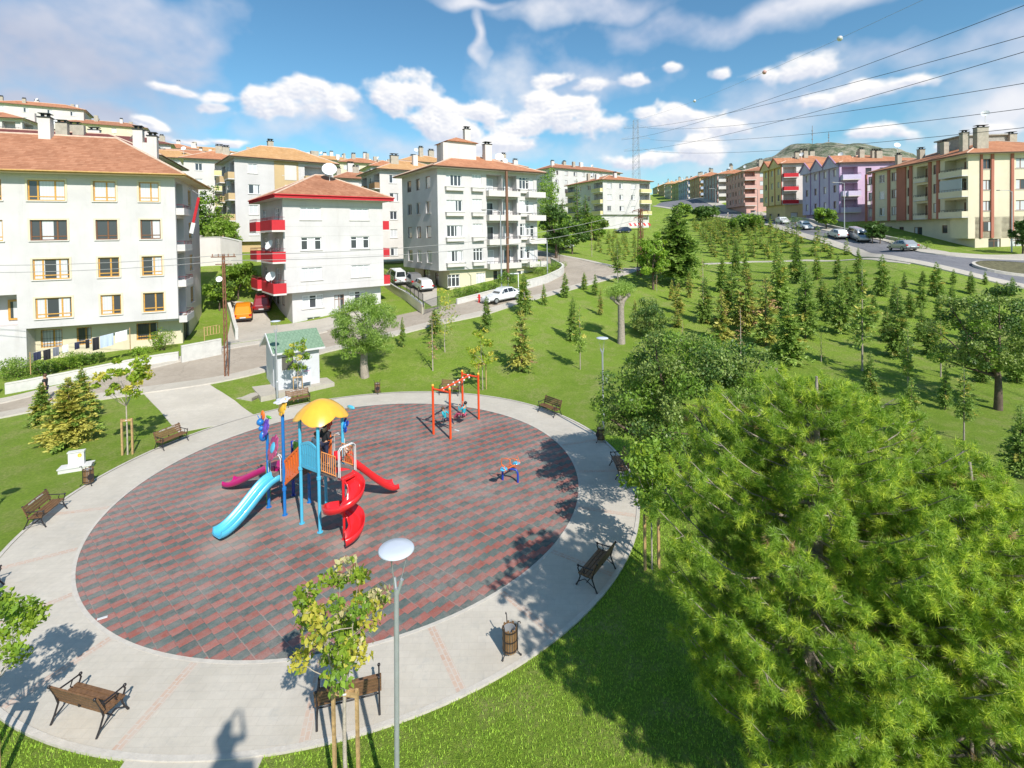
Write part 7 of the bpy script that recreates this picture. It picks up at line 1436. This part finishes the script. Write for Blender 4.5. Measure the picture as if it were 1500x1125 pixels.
for k, (o1, o2) in enumerate(((-.6, -1.0), (.5, .9))): wire(('upper thin overhead wire crossing the fronts of the middle blocks' if k == 0 else 'lower thin overhead wire crossing the fronts of the middle blocks'), POLE_TOP+Vector((o1, 0, .05-.4*k)), MAST+sd*o2+Vector((0,0,-.8*k)), 1.3, .022, WIREL, 'street wires')
for k in range(2): wire('overhead wire from the rusty pole leaving to the left past the cream block' if k else 'higher overhead wire from the rusty pole running left past the cream block', POLE_TOP+Vector((.3, 0, .05-.4*k)), (-44, 28.5, 9.4-.5*k), .6, .018, WIREL, 'street wires')
# big pylon and its lines
py_ = at(932, 262, 177); pz = T(py_.x, 177); Hp = at(932, 176, 177).z-pz; lattice('transmission_pylon', 'tall grey lattice transmission pylon on the skyline above the yellow-balconied block', 'pylon', (py_.x, 177, pz), Hp, 3.2, 1.5, mat('pylon_steel', (.34,.36,.40), .6), [(Hp-2.5, 4.2), (Hp-6.5, 5.0), (Hp-10.5, 4.2)], .05, 16, .0)
y0_ = -70.0
near = [((1500,8),-5,Hp-6.5,40,-1),((1500,53),-4.2,Hp-2.5,40,-1),((1500,76),-4.2,Hp-10.5,40,-1),((1500,122),4.2,Hp-2.5,44,1),((1500,159),5,Hp-6.5,46,1),((1500,187),4.2,Hp-10.5,48,1)]
nm_ = ['highest','second','third','fourth','fifth','lowest']
for k, (pp, ox, hz, d, sg) in enumerate(near):
    A = Vector((py_.x+ox, 177, pz+hz-.4)); Q = at(pp[0], pp[1], d); dd = (Q-A); e_ = A+dd*((177-y0_)/(177-d)); tt = (177-d)/(177-y0_); sag = 5.5; e_.z = (Q.z+sag*4*tt*(1-tt)-A.z*(1-tt))/tt
    wire('%s of the thick power lines fanning out from the pylon to the right edge' % nm_[k], A, e_, sag, .028, WIRE, 'high-voltage lines', 60)
A = Vector((py_.x, 177, pz+Hp)); Q = at(1345, 3, 52); dd = Q-A; e_ = A+dd*((177-y0_)/(177-52)); tt = 125/(177-y0_); e_.z = (Q.z+5*4*tt*(1-tt)-A.z*(1-tt))/tt; wire('earth wire above the power lines carrying round marker balls', A, e_, 5, .02, WIREL, 'high-voltage lines', 60)
MKB = mat('marker_ball', (.55,.30,.26), .5)
for k, t in enumerate((.24, .375, .455)): p = A.lerp(e_, t)-Vector((0,0,20*t*(1-t))); mb = MB(); mb.smooth = True; mb.ball((0,0,0), .34, 16, 10); tag(mb.build('marker_ball', C_WH if k != 1 else MKB, None, p), ['farthest round marker ball on the earth wire', 'middle marker ball on the earth wire', 'nearest and largest marker ball on the earth wire'][k], 'marker ball')
# street lamps on the main road
def street_lamp(px, py, H, lb, armdir=-1):
    p = G(px, py); r = root('street_lamp', lb, 'street lamp', p, 0, 'street lamps'); mb = MB(); mb.tube([(0,0,-.2),(0,0,H*.5),(0,0,H)], [.09,.07,.05], 8); mb.build('pole', M_STEEL, r); mb = MB(); mb.tube([(0,0,H-.05),(armdir*.5,0,H+.15),(armdir*1.6,0,H+.2)], .035, 6); mb.build('arm', M_STEEL, r); mb = MB(); mb.ball((armdir*1.8,0,H+.18), .3, 10, 6, sy=.4, sz=.3); mb.build('lamp_head', M_CONC, r)
for a in [(1482,369,8.0,'street lamp in front of the beige block at the right edge',-1),(1237,343,8.5,'street lamp between the lilac and the beige block',-1),(1110,322,8.0,'street lamp before the pink block',-1),(1048,314,8.0,'street lamp farther up the main road',-1),(911,334,9,'street lamp in front of the white wall of the yellow-balconied block',-1),(802,404,4.5,'short lamp post at the side street corner',-1),(735,432,9,'tall pole in front of the tall pale block',-1)]: street_lamp(*a)
# masts on the far hill
for px, h_, lb in ((1190,36,'taller radio mast on the far hill'),(1214,24,'shorter radio mast on the far hill')):
    p = at(px, 205, 950); mb = MB(); mb.tube([(0,0,0),(0,0,h_)], .5, 5); [mb.box(-.9,.9,-.9,.9,h_*k,h_*k+2) for k in (.25,.5,.7)]; tag(mb.build('radio_mast', mat('mast_grey', (.25,.25,.28), .7), None, (p.x, 950, 172)), lb, 'radio mast')

# ------------------------------------------------------------------ laundry and small things on the left block
lw = root('clothes_line', 'washing line strung between two posts in the garden of the cream block', 'clothes line', G(48, 548)); o_ = lw.location.copy(); a_ = at(44, 518, 33.2); b_ = at(190, 482, 36.8); mb = MB(); mb.tube([a_-o_, b_-o_], .012, 4); mb.build('line', WIREL, lw); mb = MB(); mb.tube([a_-o_-Vector((0,0,1.4)), a_-o_+Vector((0,0,.1))], .03, 6); mb.build('post', STAKE, lw); mb = MB(); mb.tube([b_-o_-Vector((0,0,1.6)), b_-o_+Vector((0,0,.1))], .03, 6); mb.build('post', STAKE, lw)
cl_ = [(.03,.10,.55,NVC,'dark blue trousers, leftmost on the washing line'),(.12,.19,.7,BLKC,'black shirt hanging next to the dark trousers'),(.21,.27,.6,GRC,'grey garment hanging on the washing line'),(.30,.36,.5,WHC,'small white towel on the washing line'),(.42,.47,.5,NVC,'navy shirt hanging behind the shrub'),(.53,.57,.62,BLKC,'narrow black garment right of the shrub'),(.60,.67,.9,BLKC,'large black towel beside the light blue sheet'),(.68,.82,.85,mat('light_blue_cloth', (.45,.53,.66), .8),'light blue sheet on the washing line'),(.84,.97,.75,WHC,'white sheet at the right end of the washing line')]
for t0, t1, h_, m_, lb in cl_:
    A, B = a_.lerp(b_, t0), a_.lerp(b_, t1); mb = MB(); n = 8; nn = Vector((B.y-A.y, A.x-B.x, 0)).normalized()
    for side in (0, 1):
        vs = []
        for i in range(n+1):
            for j in range(4): q = A.lerp(B, i/n)-A; wv = math.sin(i*1.9+t0*30)*.035*(j+.3)/3; vs.append(tuple(q+Vector((0,0,-h_*j/3))+nn*(wv+.012*side)))
        fs = [(i*4+j, (i+1)*4+j, (i+1)*4+j+1, i*4+j+1) for i in range(n) for j in range(3)]; mb.add(vs, fs if side else [f[::-1] for f in fs])
    o = mb.build('hanging_laundry', m_, None, A); tag(o, lb, 'laundry', 'laundry on the washing line')
# flag hanging on the corner of the cream block
p = at(292, 285, 41.5); fg = root('flag', 'long red and white flag hanging on a slanting pole from the cream block corner', 'flag', p); mb = MB(); mb.tube([(-.9,0,.6),(.25,0,-.2)], .02, 5); mb.build('pole', M_STEEL, fg); mb = MB(); mb.X = Matrix.Rotation(R(14), 4, 'Y'); mb.box(-.1,.12,-.02,.02,-2.4,-.25); mb.mi = 1; mb.box(-.13,.2,-.025,.015,-3.3,-2.401); mb.build('cloth', [mat('flag_red', (.5,.02,.03), .7), WHC], fg)
# striped sunshade by the far yellow block
p = at(938, 335, 127); r_ = root('awning', 'red and white striped awning right of the yellow-balconied block', 'awning', (p.x, 127, T(p.x, 127))); mb = MB()
for i in range(9): mb.mi = i % 2; mb.add([(-4.5+i,0,2.2),(-3.5+i,0,2.2),(-3.5+i,2.4,3.1),(-4.5+i,2.4,3.1),(-4.5+i,0,1.9),(-3.5+i,0,1.9)], [(0,1,2,3),(4,5,1,0)])
mb.build('cloth', [C_RD, WHC], r_); mb = MB(); mb.tube([(-4.4,0,0),(-4.4,0,2.2)], .05, 5); mb.tube([(4.4,0,0),(4.4,0,2.2)], .05, 5); mb.build('frame', M_STEEL, r_)
r_.scale = (.6, .6, .6)
